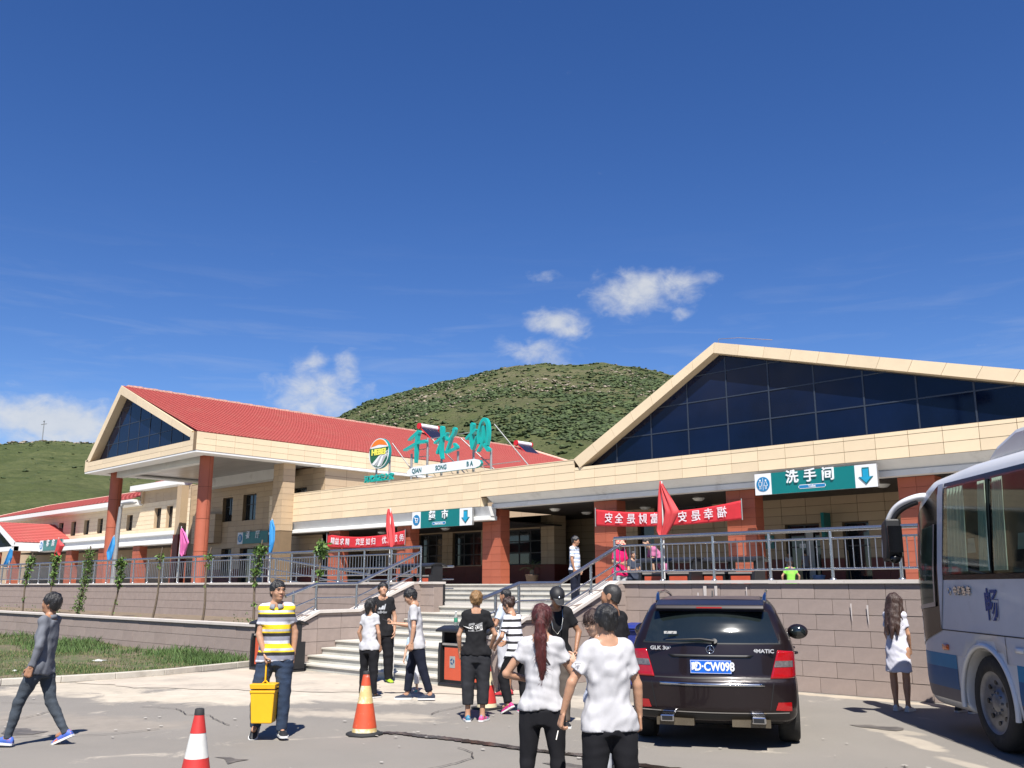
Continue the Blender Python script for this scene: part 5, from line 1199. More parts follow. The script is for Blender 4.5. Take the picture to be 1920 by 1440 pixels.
# ------------------------------------------------------------------ implicit-surface modelling (people, vehicles)
class Grid:
    def __init__(s,lo,hi,h):
        s.h=h; s.lo=np.array(lo,float)-2*h; n=np.ceil((np.array(hi,float)+2*h-s.lo)/h).astype(int)+1; s.n=n
        s.v=np.full(n,9.,np.float32)
        s.ax=[(s.lo[i]+h*np.arange(n[i])).astype(np.float32) for i in range(3)]
    def sub(s,lo,hi,m=.05):
        a=np.maximum(0,np.floor((np.array(lo)-m-s.lo)/s.h).astype(int)); b=np.minimum(s.n,np.ceil((np.array(hi)+m-s.lo)/s.h).astype(int)+1)
        if np.any(b<=a): return None,None
        sl=tuple(slice(a[i],b[i]) for i in range(3))
        X,Y,Z=np.meshgrid(s.ax[0][sl[0]],s.ax[1][sl[1]],s.ax[2][sl[2]],indexing='ij',sparse=True)
        return sl,(X,Y,Z)
    def union(s,sl,d,k=.02):
        a=s.v[sl]
        if k<=0: s.v[sl]=np.minimum(a,d); return
        h=np.clip(.5+.5*(a-d)/k,0,1); s.v[sl]=a*(1-h)+d*h-k*h*(1-h)
    def cut(s,sl,d,k=.0):
        s.v[sl]=np.maximum(s.v[sl],d)
    def limb(s,a,b,prof,k=.02,flat=False,cuta=None,cutb=None,sc=None):
        """tapered limb: prof is [(t,r)] along a->b; sc=(axis vector, factor) squashes across that axis"""
        a=np.array(a,float); b=np.array(b,float); ts=[p[0] for p in prof]; rs=[p[1] for p in prof]; rm=max(rs)
        sl,(G)=s.sub(np.minimum(a,b)-rm,np.maximum(a,b)+rm)
        if sl is None: return
        X,Y,Z=G; ab=b-a; L2=ab@ab; Ln=math.sqrt(L2)
        x,y,z=X-a[0],Y-a[1],Z-a[2]; t=(x*ab[0]+y*ab[1]+z*ab[2])/L2; tc=np.clip(t,0,1)
        dx,dy,dz=x-ab[0]*tc,y-ab[1]*tc,z-ab[2]*tc
        if sc is not None:
            ax,f=sc; q=dx*ax[0]+dy*ax[1]+dz*ax[2]; d2=dx*dx+dy*dy+dz*dz; d=np.sqrt(np.maximum(d2-q*q,0)+(q*f)**2)
        else: d=np.sqrt(dx*dx+dy*dy+dz*dz)
        d=d-np.interp(tc,ts,rs)
        if cutb is not None: d=np.maximum(d,(t-cutb)*Ln)
        if cuta is not None: d=np.maximum(d,(cuta-t)*Ln)
        s.union(sl,d.astype(np.float32),k)
    def ell(s,c,r,k=.02,rot=None,sub=False):
        c=np.array(c,float); rm=max(r); sl,G=s.sub(c-rm,c+rm)
        if sl is None: return
        X,Y,Z=G; x,y,z=X-c[0],Y-c[1],Z-c[2]
        if rot is not None: x,y,z=(x*rot[0][i]+y*rot[1][i]+z*rot[2][i] for i in range(3))
        q=np.sqrt((x/r[0])**2+(y/r[1])**2+(z/r[2])**2); d=(q-1)*min(r)
        if sub:
            a=s.v[sl]; d=-d; h=np.clip(.5-.5*(a-d)/k,0,1); s.v[sl]=a*(1-h)+d*h+k*h*(1-h)
        else: s.union(sl,d,k)
    def torso(s,o,up,rt,L_,prof,k=.02,cut0=None,cut1=None):
        """prof: [(t,half width,half depth,forward shift)] along up"""
        o=np.array(o,float); up=np.array(up,float); rt=np.array(rt,float); fw=np.cross(up,rt); e=o+up*L_
        ts=[p[0] for p in prof]; rm=max(p[1] for p in prof)+.03; t0=min(0,ts[0]); 
        p0=o+up*L_*ts[0]; p1=o+up*L_*ts[-1]
        sl,G=s.sub(np.minimum(p0,p1)-rm,np.maximum(p0,p1)+rm)
        if sl is None: return
        X,Y,Z=G; x,y,z=X-o[0],Y-o[1],Z-o[2]
        t=(x*up[0]+y*up[1]+z*up[2])/L_; u=x*rt[0]+y*rt[1]+z*rt[2]; v=x*fw[0]+y*fw[1]+z*fw[2]
        tc=np.clip(t,ts[0],ts[-1]); a=np.interp(tc,ts,[p[1] for p in prof]); b=np.interp(tc,ts,[p[2] for p in prof]); c=np.interp(tc,ts,[p[3] for p in prof])
        q=np.sqrt((u/a)**2+((v-c)/b)**2); d=(q-1)*np.minimum(a,b); ex=np.abs(t-tc)*L_
        d=np.where(ex>0,np.sqrt(np.maximum(d,0)**2+ex**2)-.0,d); 
        if cut0 is not None: d=np.maximum(d,(cut0-t)*L_)
        if cut1 is not None: d=np.maximum(d,(t-cut1)*L_)
        s.union(sl,d.astype(np.float32),k)
    def noise(s,amp,f,seed=0,stretch=(1,1,1),oct=2):
        r_=np.random.default_rng(seed); X,Y,Z=np.meshgrid(*s.ax,indexing='ij',sparse=True); out=0
        for o in range(oct):
            for k in range(3):
                d=r_.normal(size=3); d=d/np.linalg.norm(d)*np.array(stretch)*f*(1.9**o)*(1+.4*r_.random()); ph=r_.random()*6.28
                e=r_.normal(size=3)*f*.35
                out=out+np.sin(X*d[0]+Y*d[1]+Z*d[2]+ph+1.2*np.sin(X*e[0]+Y*e[1]+Z*e[2]))*(.55**o)*.5
        s.v=s.v+(out*amp).astype(np.float32)
    def mesh(s):
        v=s.v; h=s.h; ins=v<0; n=v.shape
        c=[(i,j,k) for i in (0,1) for j in (0,1) for k in (0,1)]
        sh=lambda A,i,j,k:A[i:n[0]-1+i,j:n[1]-1+j,k:n[2]-1+k]
        cnt=sum(sh(ins,*q).astype(np.uint8) for q in c); act=(cnt>0)&(cnt<8); idx=np.argwhere(act)
        if len(idx)==0: return np.zeros((0,3)),np.zeros((0,4),int)
        num=np.full(act.shape,-1,np.int64); num[act]=np.arange(len(idx))
        vals={q:v[idx[:,0]+q[0],idx[:,1]+q[1],idx[:,2]+q[2]] for q in c}
        acc=np.zeros((len(idx),3)); ct=np.zeros(len(idx))
        for q in c:
            for a in range(3):
                if q[a]==0:
                    q2=list(q); q2[a]=1; q2=tuple(q2); A,B=vals[q],vals[q2]; m=(A<0)!=(B<0); t=np.where(m,A/np.where(m,A-B,1),0)
                    p=np.array(q,float)[None]+np.zeros((len(idx),1)); p[:,a]+=t; acc+=p*m[:,None]; ct+=m
        V=s.lo+h*(idx+acc/ct[:,None]); F=[]
        for a in range(3):
            b_,c_=(a+1)%3,(a+2)%3
            s0=[slice(None)]*3; s1=[slice(None)]*3; s0[a]=slice(0,n[a]-1); s1[a]=slice(1,n[a])
            A=ins[tuple(s0)]; B=ins[tuple(s1)]; e=np.argwhere(A!=B); e=e[(e[:,b_]>0)&(e[:,c_]>0)&(e[:,b_]<n[b_]-1)&(e[:,c_]<n[c_]-1)]
            if len(e)==0: continue
            def cell(db,dc):
                q=e.copy(); q[:,b_]-=db; q[:,c_]-=dc; return num[q[:,0],q[:,1],q[:,2]]
            Q=np.stack([cell(1,1),cell(0,1),cell(0,0),cell(1,0)],1); flip=~A[e[:,0],e[:,1],e[:,2]]; Q[flip]=Q[flip][:,::-1]; F.append(Q)
        return V,np.concatenate(F)
def mesh_from(name,parts,mats):
    """parts: list of (V,F,material index)"""
    Vs=[];Fs=[];Ms=[];b=0
    for V,F,mi in parts:
        if len(V)==0: continue
        Vs.append(V); Fs.append(np.asarray(F)+b); Ms.append(np.full(len(F),mi)); b+=len(V)
    V=np.concatenate(Vs); me=bpy.data.meshes.new(name)
    allq=all(f.shape[1]==4 for f in Fs)
    F=sum((f.tolist() for f in Fs),[])
    me.from_pydata(V.tolist(),[],F)
    for m in mats: me.materials.append(m)
    me.polygons.foreach_set('material_index',np.concatenate(Ms).astype(np.int32)); me.polygons.foreach_set('use_smooth',[True]*len(F)); me.update(); return me
def vn(v): v=np.array(v,float); return v/np.linalg.norm(v)
def rotz(a): c,s=math.cos(a),math.sin(a); return np.array([[c,-s,0],[s,c,0],[0,0,1.]])
def rotx(a): c,s=math.cos(a),math.sin(a); return np.array([[1,0,0],[0,c,-s],[0,s,c.real]])
def roty(a): c,s=math.cos(a),math.sin(a); return np.array([[c,0,s],[0,1,0],[-s,0,c]])
SKIN=mat('skin',(.50,.275,.17),.5,var=.06,vs=14,sub=.08); SKIND=mat('skin_tanned',(.39,.20,.115),.5,var=.06,vs=14,sub=.08); SKINL=mat('skin_light',(.60,.37,.25),.5,var=.05,vs=14,sub=.08)
EYE=mat('eye_dark',(.012,.009,.008),.25,var=0); LIP=mat('lips',(.40,.15,.12),.45,var=.05); BROW=mat('eyebrow',(.02,.014,.012),.8,var=0)
HBLK=mat('hair_black',(.010,.009,.009),.42,var=.5,vs=40,stretch=(3,3,.25),bump=.6,bs=120,spec=.6); HBRN=mat('hair_brown',(.045,.020,.012),.42,var=.5,vs=40,stretch=(3,3,.2),bump=.6,bs=120,spec=.6)
HRED=mat('hair_dark_red',(.085,.013,.010),.40,var=.5,vs=40,stretch=(3,3,.2),bump=.6,bs=120,spec=.6); HBLD=mat('hair_dyed_blond',(.26,.145,.055),.5,var=.5,vs=40,stretch=(2,2,.5),bump=.6,bs=120)
def hand(wr,d,nrm,side,sc,curl,h):
    """palm, four unequal fingers bent at the knuckles and a thumb from the side of the palm; d = towards fingertips, nrm = palm normal, side=+1 right hand"""
    d=vn(d); nrm=vn(np.array(nrm)-d*np.dot(nrm,d)); lat=np.cross(d,nrm)*side     # lat points to the thumb side
    W=lambda x,y,z:np.array(wr)+(lat*x+nrm*y+d*z)*sc
    pts=[W(0,0,-.02),W(.06,.05,.2),W(-.05,-.03,.2),W(0,.09,.1)]
    P=[]; P.append((W(-.012,0,.01),W(-.018,.002,.082),[(0,.024),(1,.026)])); P.append((W(.012,0,.01),W(.020,.002,.085),[(0,.025),(1,.026)])); P.append((W(0,0,-.03),W(0,0,.03),[(0,.026),(1,.027)]))
    fr=[(.030,.088,.070,.0092),(.011,.093,.078,.0096),(-.009,.090,.073,.0092),(-.028,.082,.058,.0082)]
    for i,(x,z0,L_,r) in enumerate(fr):
        a=0; p=W(x,.002,z0-.012); seg=[.45,.32,.25]; dirv=np.array(d)
        for j,q in enumerate(seg):
            a+=curl*(.75 if j==0 else .95)*(1+.07*i); dd=d*math.cos(a)+nrm*math.sin(a)+lat*(.05*(1.5-i)); dd=vn(dd); p2=p+dd*L_*q*sc*1.08; P.append((p,p2,[(0,r*(1-.08*j)),(1,r*(1-.08*(j+1)))])); p=p2
    p=W(.030,.006,.022); dd=vn(lat*.75+d*.75+nrm*.25); p2=p+dd*.040*sc; P.append((p,p2,[(0,.0135),(1,.011)])); dd=vn(lat*.25+d*1+nrm*(.3+curl*.6)); p3=p2+dd*.032*sc; P.append((p2,p3,[(0,.011),(1,.010)])); dd=vn(lat*-.05+d*1+nrm*(.4+curl*.8)); P.append((p3,p3+dd*.022*sc,[(0,.010),(1,.008)]))
    A=np.array([q for p_ in P for q in p_[:2]]); g=Grid(A.min(0)-.03*sc,A.max(0)+.03*sc,h)
    for i,(a,b,pr) in enumerate(P):
        s_=(nrm,1.75) if i<3 else None
        g.limb(a,b,[(t,r*sc) for t,r in pr],.010 if i<3 else .0035,sc=s_)
    return g.mesh()
def head_mesh(c,Rm_,s,h,fem=False):
    """head with brow, eye sockets, nose, lips, chin and ears; local +y is forward"""
    W=lambda *p:c+Rm_@(np.array(p)*s)
    lo=c-.16*s; hi=c+.16*s; g=Grid(lo,hi,h); Rt=Rm_.T; rr_=[[Rm_[i][j] for j in range(3)] for i in range(3)]
    E=lambda p,r,k=.012,sub=False:g.ell(W(*p),[q*s for q in r],k*s,rr_,sub)
    E((0,-.012,.032),(.074,.094,.086)); E((0,.025,-.030),(.057,.062,.078),.03); E((0,.052,-.085),(.030,.028,.022),.03)
    E((-.034,.058,-.022),(.024,.022,.026),.03); E((.034,.058,-.022),(.024,.022,.026),.03)
    g.limb(W(-.036,.078,.032),W(.036,.078,.032),[(0,.009*s),(.5,.011*s),(1,.009*s)],.014*s)
    for x in (-.031,.031): E((x,.100,.014),(.018,.017,.012),.014,True); E((x,.077,.014),(.014,.012,.010),.006)
    g.limb(W(0,.082,.018),W(0,.100,-.016),[(0,.008*s),(1,.011*s)],.008*s); E((-.011,.094,-.020),(.008,.009,.007),.008); E((.011,.094,-.020),(.008,.009,.007),.008)
    E((0,.083,-.050),(.023,.010,.006),.006); E((0,.081,-.060),(.019,.010,.006),.006)
    for x in (-1,1): E((x*.076,-.006,-.002),(.010,.020,.031),.010); E((x*.084,.0,.0),(.006,.010,.017),.008,True)
    g.limb(W(0,-.012,-.04),W(0,-.022,-.15),[(0,.050*s),(1,.052*s)],.03*s)
    parts=[g.mesh()+(0,)]
    def ellm(p,r,mi,n=10,m=6):
        q=MB().ell((0,0,0),[k*s for k in r],n,m); V=np.array(q.v)@Rm_.T+W(*p); return (V,np.array(q.f),mi)
    for x in (-.031,.031):
        parts.append(ellm((x,.0855,.0155),(.0125,.0042,.0055),1)); parts.append(ellm((x*1.03,.0895,.034),(.018,.004,.0035),2))
    parts.append(ellm((0,.0915,-.054),(.019,.0035,.0050),3))
    return parts
def hair_mesh(c,Rm_,s,h,style,seed=0):
    W=lambda *p:c+Rm_@(np.array(p)*s); g=Grid(c-np.array([.22,.22,.62 if style=='long' else .5 if style=='pony' else .24])*s,c+.22*s,h)
    rr_=[[Rm_[i][j] for j in range(3)] for i in range(3)]; th={'buzz':.003,'short':.010,'bob':.017,'pony':.010,'bun':.010,'long':.020,'crop':.015,'mop':.018}[style]
    g.ell(W(0,-.014,.036),[(.074+th)*s,(.094+th)*s,(.088+th*1.05)*s],0,rr_)
    if style in ('short','crop','mop','buzz'): g.ell(W(0,-.040,-.015),[(.066+th*.4)*s,(.055+th*.5)*s,.080*s],.02*s,rr_)
    X,Y,Z=np.meshgrid(*g.ax,indexing='ij',sparse=True); x,y,z=X-c[0],Y-c[1],Z-c[2]
    lx,ly,lz=[(x*Rm_[0][i]+y*Rm_[1][i]+z*Rm_[2][i])/s for i in range(3)]
    # keep above a plane running from the hairline to the nape
    k_={'buzz':(-.006,.74),'short':(-.012,.72),'crop':(-.014,.70),'mop':(-.018,.66),'bob':(-.012,.35),'pony':(-.012,.74),'bun':(-.012,.74),'long':(-.0,.35)}[style]
    cutp=(k_[0]+k_[1]*(ly-.0)-lz) if style not in('bob','long') else np.where(ly>.035,(.030-lz)+0*ly,np.where(np.abs(lx)+0*ly>-1,-.095-lz,0))
    face=np.where((ly>.05),.045-lz+.15*np.abs(lx)/1.,-1.)
    d=np.maximum(cutp,-1)
    if style in ('bob','long'): d=np.maximum(d,np.where((np.abs(lx)<.062)&(ly>.02),(.035-lz),-1))
    if style in ('short','crop','mop','buzz'):
        d=np.maximum(d,np.where(ly>.055,(.046 if style!='mop' else .036)-lz,-1))     # fringe line
        d=np.maximum(d,-.085-lz)
    g.v=np.maximum(g.v,(d*s).astype(np.float32))
    if style=='bun': g.ell(W(0,-.105,.075),[.042*s]*3,.012*s); 
    if style=='pony':
        g.ell(W(0,-.108,.030),[.026*s,.024*s,.026*s],.01*s)
        P=[(0,-.118,.03),(0.0,-.140,-.03),(.004,-.142,-.14),(.006,-.135,-.27),(.010,-.125,-.39),(.014,-.12,-.50)]; rs=[.020,.040,.052,.046,.032,.008]
        for i in range(5): g.limb(W(*P[i]),W(*P[i+1]),[(0,rs[i]*s),(1,rs[i+1]*s)],.012*s,sc=(Rm_[:,1],1.5))
    if style=='long':
        for x0,x1,y0,y1,zb in ((-.05,-.075,-.06,-.10,-.50),(0,.0,-.085,-.13,-.56),(.05,.075,-.06,-.10,-.50),(-.08,-.10,-.01,-.03,-.42),(.08,.10,-.01,-.02,-.42)):
            g.limb(W(x0,y0,.03),W(x1,y1,zb),[(0,.050*s),(.35,.058*s),(.75,.050*s),(1,.018*s)],.03*s,sc=(Rm_[:,1],1.35))
    if style=='bob':
        for x in (-1,1): g.limb(W(x*.075,-.02,.0),W(x*.078,-.0,-.115),[(0,.022*s),(1,.016*s)],.02*s)
        g.limb(W(0,-.09,.0),W(0,-.085,-.10),[(0,.05*s),(1,.035*s)],.03*s)
    g.noise(.0045*s if style!='buzz' else .001,75/s,seed,(1,1,.28) if style in('long','pony','bob') else (1,1,.6))
    return g.mesh()
def stripes(name,bands,period,axis=2,rough=.85,off=0.,bump=.25):
    """cloth woven in bands: bands = [(fraction, colour)]"""
    if name in MATS: return MATS[name]
    m=mat(name,(1,1,1),rough,var=.05,vs=6,bump=bump,bs=35); n=m.node_tree.nodes; l=m.node_tree.links; rgb=[q for q in n if q.type=='RGB'][0]
    t=[q for q in n if q.type=='TEX_COORD'][0]; sp_=n.new('ShaderNodeSeparateXYZ'); l.new(t.outputs['Object'],sp_.inputs[0])
    a=n.new('ShaderNodeMath'); a.operation='MULTIPLY_ADD'; a.inputs[1].default_value=1/period; a.inputs[2].default_value=off+50; l.new(sp_.outputs[axis],a.inputs[0])
    f=n.new('ShaderNodeMath'); f.operation='FRACT'; l.new(a.outputs[0],f.inputs[0])
    r_=n.new('ShaderNodeValToRGB'); r_.color_ramp.interpolation='CONSTANT'; els=r_.color_ramp.elements
    while len(els)<len(bands): els.new(.5)
    for e_,(p,c) in zip(els,bands): e_.position=p; e_.color=(*c,1)
    l.new(f.outputs[0],r_.inputs[0])
    for lk in list(rgb.outputs[0].links): to=lk.to_socket; l.remove(lk); l.new(r_.outputs[0],to)
    return m
def cloth(name,c,rough=.88,var=.08,bump=.42):
    m=mat(name,c,rough,var=var,vs=5,bump=bump,bs=11,spec=.2,stretch=(1,1,.55))
    for n in m.node_tree.nodes:
        if n.type=='BUMP': n.inputs['Distance'].default_value=.014
    return m
def shoe(parent,ank,fdir,pitch,s,upper,sole,world=False,accent=None):
    """lofted trainer: sole and upper; ank = ankle joint, fdir horizontal direction"""
    f=vn([fdir[0],fdir[1],0]); rt=np.array([f[1],-f[0],0]); up=np.array([0,0,1.])
    c,sn=math.cos(pitch),math.sin(pitch); F_=f*c+up*sn; U_=up*c-f*sn
    base=np.array(ank)-U_*.075*s-F_*.0
    st=[(-.075,.022,.045),(-.06,.034,.075),(-.02,.037,.090),(.03,.038,.085),(.08,.043,.058),(.13,.047,.042),(.165,.040,.034),(.19,.022,.022)]
    def loft(z0,z1f,ex,mi,nm,m):
        vs=[];n=12
        for (y,w_,hh) in st:
            zt=z1f(hh)
            for j in range(n):
                a=2*math.pi*j/n; x=math.cos(a)*(w_+ex); zz=z0+(zt-z0)*(.5+.5*math.copysign(abs(math.sin(a))**.75,math.sin(a)))
                x*=1.-.35*max(0,math.sin(a))*(hh>.05)
                vs.append(base+F_*(y*(1+ex*1.5))*s+rt*x*s+U_*zz*s)
        q=MB(); k=len(st); q.add(vs,[(i*n+j,i*n+(j+1)%n,(i+1)*n+(j+1)%n,(i+1)*n+j) for i in range(k-1) for j in range(n)],0,True); q.add(vs[:n],[tuple(range(n))[::-1]],0,True); q.add(vs[-n:],[tuple(range(n))],0,True)
        return q.build(nm,m,parent)
    o=loft(.0,lambda h:h+.012,0,0,'shoe',upper); 
    vs=[];n=len(st)
    outline=[(y,w_+.006) for y,w_,_ in st]; ring=[(y,w_) for y,w_ in outline]+[(y,-w_) for y,w_ in outline[::-1]]
    q=MB(); k=len(ring)
    for zz,ex in ((-.001,0),(.022,.001)): vs+=[base+F_*y*1.03*s+rt*x*s+U_*zz*s for y,x in ring]
    q.add(vs,[tuple(range(k))[::-1],tuple(range(k,2*k))]+[(i,(i+1)%k,k+(i+1)%k,k+i) for i in range(k)]); so=q.build('sole',sole,o)
    if accent is not None:
        for sd_ in (-1,1):
            for yy in (.0,.028,.056):
                a_=MB(); x=(.0405)*sd_; a_.add([base+F_*(yy)*s+rt*x*s+U_*.024*s,base+F_*(yy+.012)*s+rt*x*s+U_*.024*s,base+F_*(yy+.030)*s+rt*x*.93*s+U_*.062*s,base+F_*(yy+.018)*s+rt*x*.93*s+U_*.062*s],[(0,1,2,3)]); a_.build('stripe',accent,o)
    return o
def person(label,pos,ht,ang,legs=None,arms=None,fem=False,lean=0.,side=0.,twist=0.,head=(0,0,0),skin=None,hair=('short',None),top=None,sleeve=.55,hem=.10,loose=.02,
           bottom=None,bend=1.0,blo=.018,shoes=None,vox=.014,z=0.,belly=0.,curl=.45,palm=None,skirt=False,shoulder=1.,collar=None,wr=.006,group='people in the car park',seed=0,handsoff=()):
    skin=skin or SKIN; s=ht/1.75; e=empty('person',(pos[0],pos[1],z),R(43.6+ang),label,'person',group)
    legs=legs or {}; arms=arms or {}
    hipw=.092 if not fem else .095; shw=(.163 if not fem else .140)*shoulder; loose=loose*.62
    V=lambda *p:np.array(p,float)
    up=vn(V(math.sin(side),math.sin(lean),math.cos(lean)*math.cos(side))); rt0=rotz(twist)@V(1,0,0); rt=vn(rt0-up*np.dot(rt0,up)); fw=np.cross(up,rt)
    pel=V(0,0,.93)
    J={}
    for nm,sg in (('R',1),('L',-1)):
        hip=pel+V(sg*hipw,0,-.03); th,shn,ft,pt=legs.get(nm,((sg*.03,.02,-1),(0,-.02,-1),None,0))
        kn=hip+vn(th)*.415; an=kn+vn(shn)*.40; J['hip'+nm],J['kn'+nm],J['an'+nm]=hip,kn,an; J['ft'+nm]=ft or (sg*.18,1); J['pt'+nm]=pt
    low=min(J['an'+q][2]-.075 - (.0 if J['pt'+q]>=0 else .14*math.sin(-J['pt'+q])) for q in 'RL')
    for k in list(J):
        if k[:2] in('hi','kn','an'): J[k]=J[k]-V(0,0,low)
    pel=pel-V(0,0,low)
    base=pel+V(0,0,-.13); L_=.66; neck=base+up*L_*1.0
    for nm,sg in (('R',1),('L',-1)):
        sh=base+up*(.622)+rt*sg*shw; ua,fa=arms.get(nm,((sg*.16,-.03,-1),(sg*.06,.2,-1)))
        to=lambda v:vn(rt*v[0]+fw*v[1]+up*v[2]) if lean>.5 else vn(V(*v)) if twist==0 else vn(rotz(twist)@V(*v))
        J['sh'+nm]=sh; J['el'+nm]=sh+to(ua)*.285; J['wr'+nm]=J['el'+nm]+to(fa)*.245; J['fd'+nm]=to(fa)
    hy,hp,hr=head; Rh=rotz(twist)@rotz(hy)@rotx(hp)@roty(hr); nb=neck+up*.035; hc=nb+up*.048+Rh@V(0,.020,.075)
    sc=s; Sx=lambda p:p*sc
    # --- body (one continuous skin) ---
    allp=np.array([Sx(J[k]) for k in J if k[:2] in('hi','kn','an','sh','el','wr')]+[Sx(hc)]); g=Grid(allp.min(0)-.16,allp.max(0)+.13,vox)
    if fem: pr=[(0,.12,.085,0),(.17,.152,.104,-.01),(.40,.112,.082,0),(.66,.130,.100,.012),(.86,.128,.078,0),(.97,.07,.06,-.01)]
    else: pr=[(0,.12,.085,0),(.17,.148,.104,0),(.40,.136,.096+belly,belly*.6),(.66,.154,.106,.005),(.86,.150,.086,0),(.97,.08,.062,-.01)]
    P_=lambda f,ex=0,exd=None:[(t,(a+ex)*sc,(b+(ex if exd is None else exd))*sc,c*sc) for t,a,b,c in f]
    sh_=-.016 if top is not None else 0; g.torso(Sx(base),up,rt,L_*sc,P_(pr,sh_),.02)
    g.limb(Sx(neck-up*.05),Sx(nb+up*.07),[(0,.056*sc),(.5,.047*sc if fem else .053*sc),(1,.046*sc if fem else .052*sc)],.03)
    leg_r=[(0,.088),(.3,.082),(.85,.055),(1,.052)] if fem else [(0,.085),(.3,.080),(.85,.054),(1,.052)]
    for q,sg in (('R',1),('L',-1)):
        g.limb(Sx(neck+up*.015+rt*sg*.02),Sx(J['sh'+q]-rt*sg*.02),[(0,.045*sc),(1,(.046 if not fem else .040)*sc)],.03)
        f1=.80 if bottom is not None else 1.; f2=.78 if bottom is not None and bend>=.75 else 1.
        g.limb(Sx(J['hip'+q]),Sx(J['kn'+q]),[(t,r*sc*f1) for t,r in leg_r],.03); g.limb(Sx(J['kn'+q]),Sx(J['an'+q]),[(0,.052*sc*f2),(.3,.056*sc*f2),(.75,.037*sc),(1,.034*sc)],.02)
        g.limb(Sx(J['an'+q]),Sx(J['an'+q]+vn([*rotz(0)@V(J['ft'+q][0],J['ft'+q][1],0)])*.09-V(0,0,.04)),[(0,.034*sc),(1,.028*sc)],.02)
        am=.9 if fem else 1.
        g.limb(Sx(J['sh'+q]-rt*sg*.03),Sx(J['el'+q]),[(0,.050*am*sc),(.25,.048*am*sc),(.9,.036*am*sc),(1,.036*am*sc)],.03); g.limb(Sx(J['el'+q]),Sx(J['wr'+q]),[(0,.037*am*sc),(.25,.038*am*sc),(.9,.025*am*sc),(1,.024*am*sc)],.012)
    parts=[g.mesh()+(0,)]; parts+=head_mesh(Sx(hc),Rh,sc*1.0,.0052 if vox<.018 else .008,fem)
    for q,sg in (('R',1),('L',-1)):
        if q in handsoff: continue
        nrm=(palm or {}).get(q); fd=J['fd'+q]; nr=(rt*nrm[0]+fw*nrm[1]+up*nrm[2]) if nrm is not None else (-rt*sg*.9+fw*.1)
        parts.append(hand(Sx(J['wr'+q]),fd,nr,sg,sc*(.92 if fem else 1.),curl if not isinstance(curl,dict) else curl[q],.0045 if vox<.018 else .007)+(0,))
    body=link('body',mesh_from('body',parts,[skin,EYE,BROW,LIP]),e)
    # --- clothes ---
    if bottom is not None:
        g=Grid(allp.min(0)-.17,np.maximum(allp.max(0),Sx(pel))+.17,vox); g.torso(Sx(base),up,rt,L_*sc,P_([(-.02,.11,.10,0)]+[(t,a,b,c) for t,a,b,c in pr[1:4]],blo*.8),.03)
        for q in 'RL':
            r_=blo; g.limb(Sx(J['hip'+q]),Sx(J['kn'+q]),[(0,(.088+r_)*sc),(.3,(.084+r_)*sc),(.9,(.056+r_*1.25)*sc),(1,(.054+r_*1.25)*sc)],.035,cutb=min(1.,bend*2) if bend<.5 else None)
            if bend>=.5: g.limb(Sx(J['kn'+q]),Sx(J['an'+q]),[(0,(.054+r_*1.25)*sc),(.35,(.052+r_*1.2)*sc),(.9,(.036+r_*1.3)*sc),(1.15,(.036+r_*1.3)*sc)],.02,cutb=(bend-.5)*2+.03)
        X,Y,Z=np.meshgrid(*g.ax,indexing='ij',sparse=True); o_=Sx(base); tt_=(X-o_[0])*up[0]+(Y-o_[1])*up[1]+(Z-o_[2])*up[2]; g.v=np.maximum(g.v,(tt_-min(.33,max(hem,0)+.018)*L_*sc).astype(np.float32))
        g.noise(wr*.45,32,seed+5,(1,1,1.2)); ob=link('trousers' if bend>.8 else 'shorts',mesh_from('trousers',[g.mesh()+(0,)],[bottom]),e)
    if top is not None:
        g=Grid(allp.min(0)-.17,allp.max(0)+.17,vox); ex=loose
        pf=[(min(-.05,hem-.05),max(.150,pr[1][1])+(.0 if not skirt else .03),.118 if not skirt else .13,0)]+[(pr[1][0],max(pr[1][1],.148),pr[1][2],pr[1][3]),(.40,max(pr[2][1],.122 if fem else .142),max(pr[2][2],.096),pr[2][3]),(.66,pr[3][1],pr[3][2],pr[3][3]),(.86,pr[4][1],pr[4][2],0),(.955,.090,.068,-.01)]
        g.torso(Sx(base),up,rt,L_*sc,P_(pf,ex),.02)
        if not skirt:
            for q in 'RL': g.limb(Sx(J['hip'+q]),Sx(J['kn'+q]),[(0,(.088+blo+.010)*sc),(.35,(.084+blo+.010)*sc),(.5,.02)],.035)
        X,Y,Z=np.meshgrid(*g.ax,indexing='ij',sparse=True); o_=Sx(base); tt_=(X-o_[0])*up[0]+(Y-o_[1])*up[1]+(Z-o_[2])*up[2]
        g.v=np.maximum(g.v,(hem*L_*sc-tt_+.006*np.sin(X*31+Y*23+seed)).astype(np.float32)); g.v=np.maximum(g.v,(tt_-(.985 if collar is None else .995)*L_*sc).astype(np.float32))
        for q,sg in (('R',1),('L',-1)):
            sl_=min(1,sleeve); rr0=(.046 if fem else .052)+ex*.5
            g.limb(Sx(neck+up*.004+rt*sg*.045),Sx(J['sh'+q]-rt*sg*.01),[(0,.040*sc),(1,(rr0-.002)*sc)],.025)
            g.limb(Sx(J['sh'+q]-rt*sg*.035),Sx(J['el'+q]),[(0,rr0*sc),(.3,(rr0+.002)*sc),(1,(rr0-.006+(.010 if sleeve<1 else -.002))*sc)],.03,cutb=sl_ if sleeve<1 else None)
            if sleeve>1: g.limb(Sx(J['el'+q]),Sx(J['wr'+q]),[(0,(.044)*sc),(.9,.036*sc),(1,.036*sc)],.015,cutb=sleeve-1)
        g.noise(wr*.62,24,seed+9,(1,1,1.2)); g.noise(wr*.5,52,seed+19,(1,1,.8))
        if sleeve<1: g.v=np.maximum(g.v,(hem*L_*sc-tt_+.004*np.sin(X*31+Y*23+seed)).astype(np.float32))
        ot=link('dress' if skirt else 'shirt',mesh_from('shirt',[g.mesh()+(0,)],[top]),e)
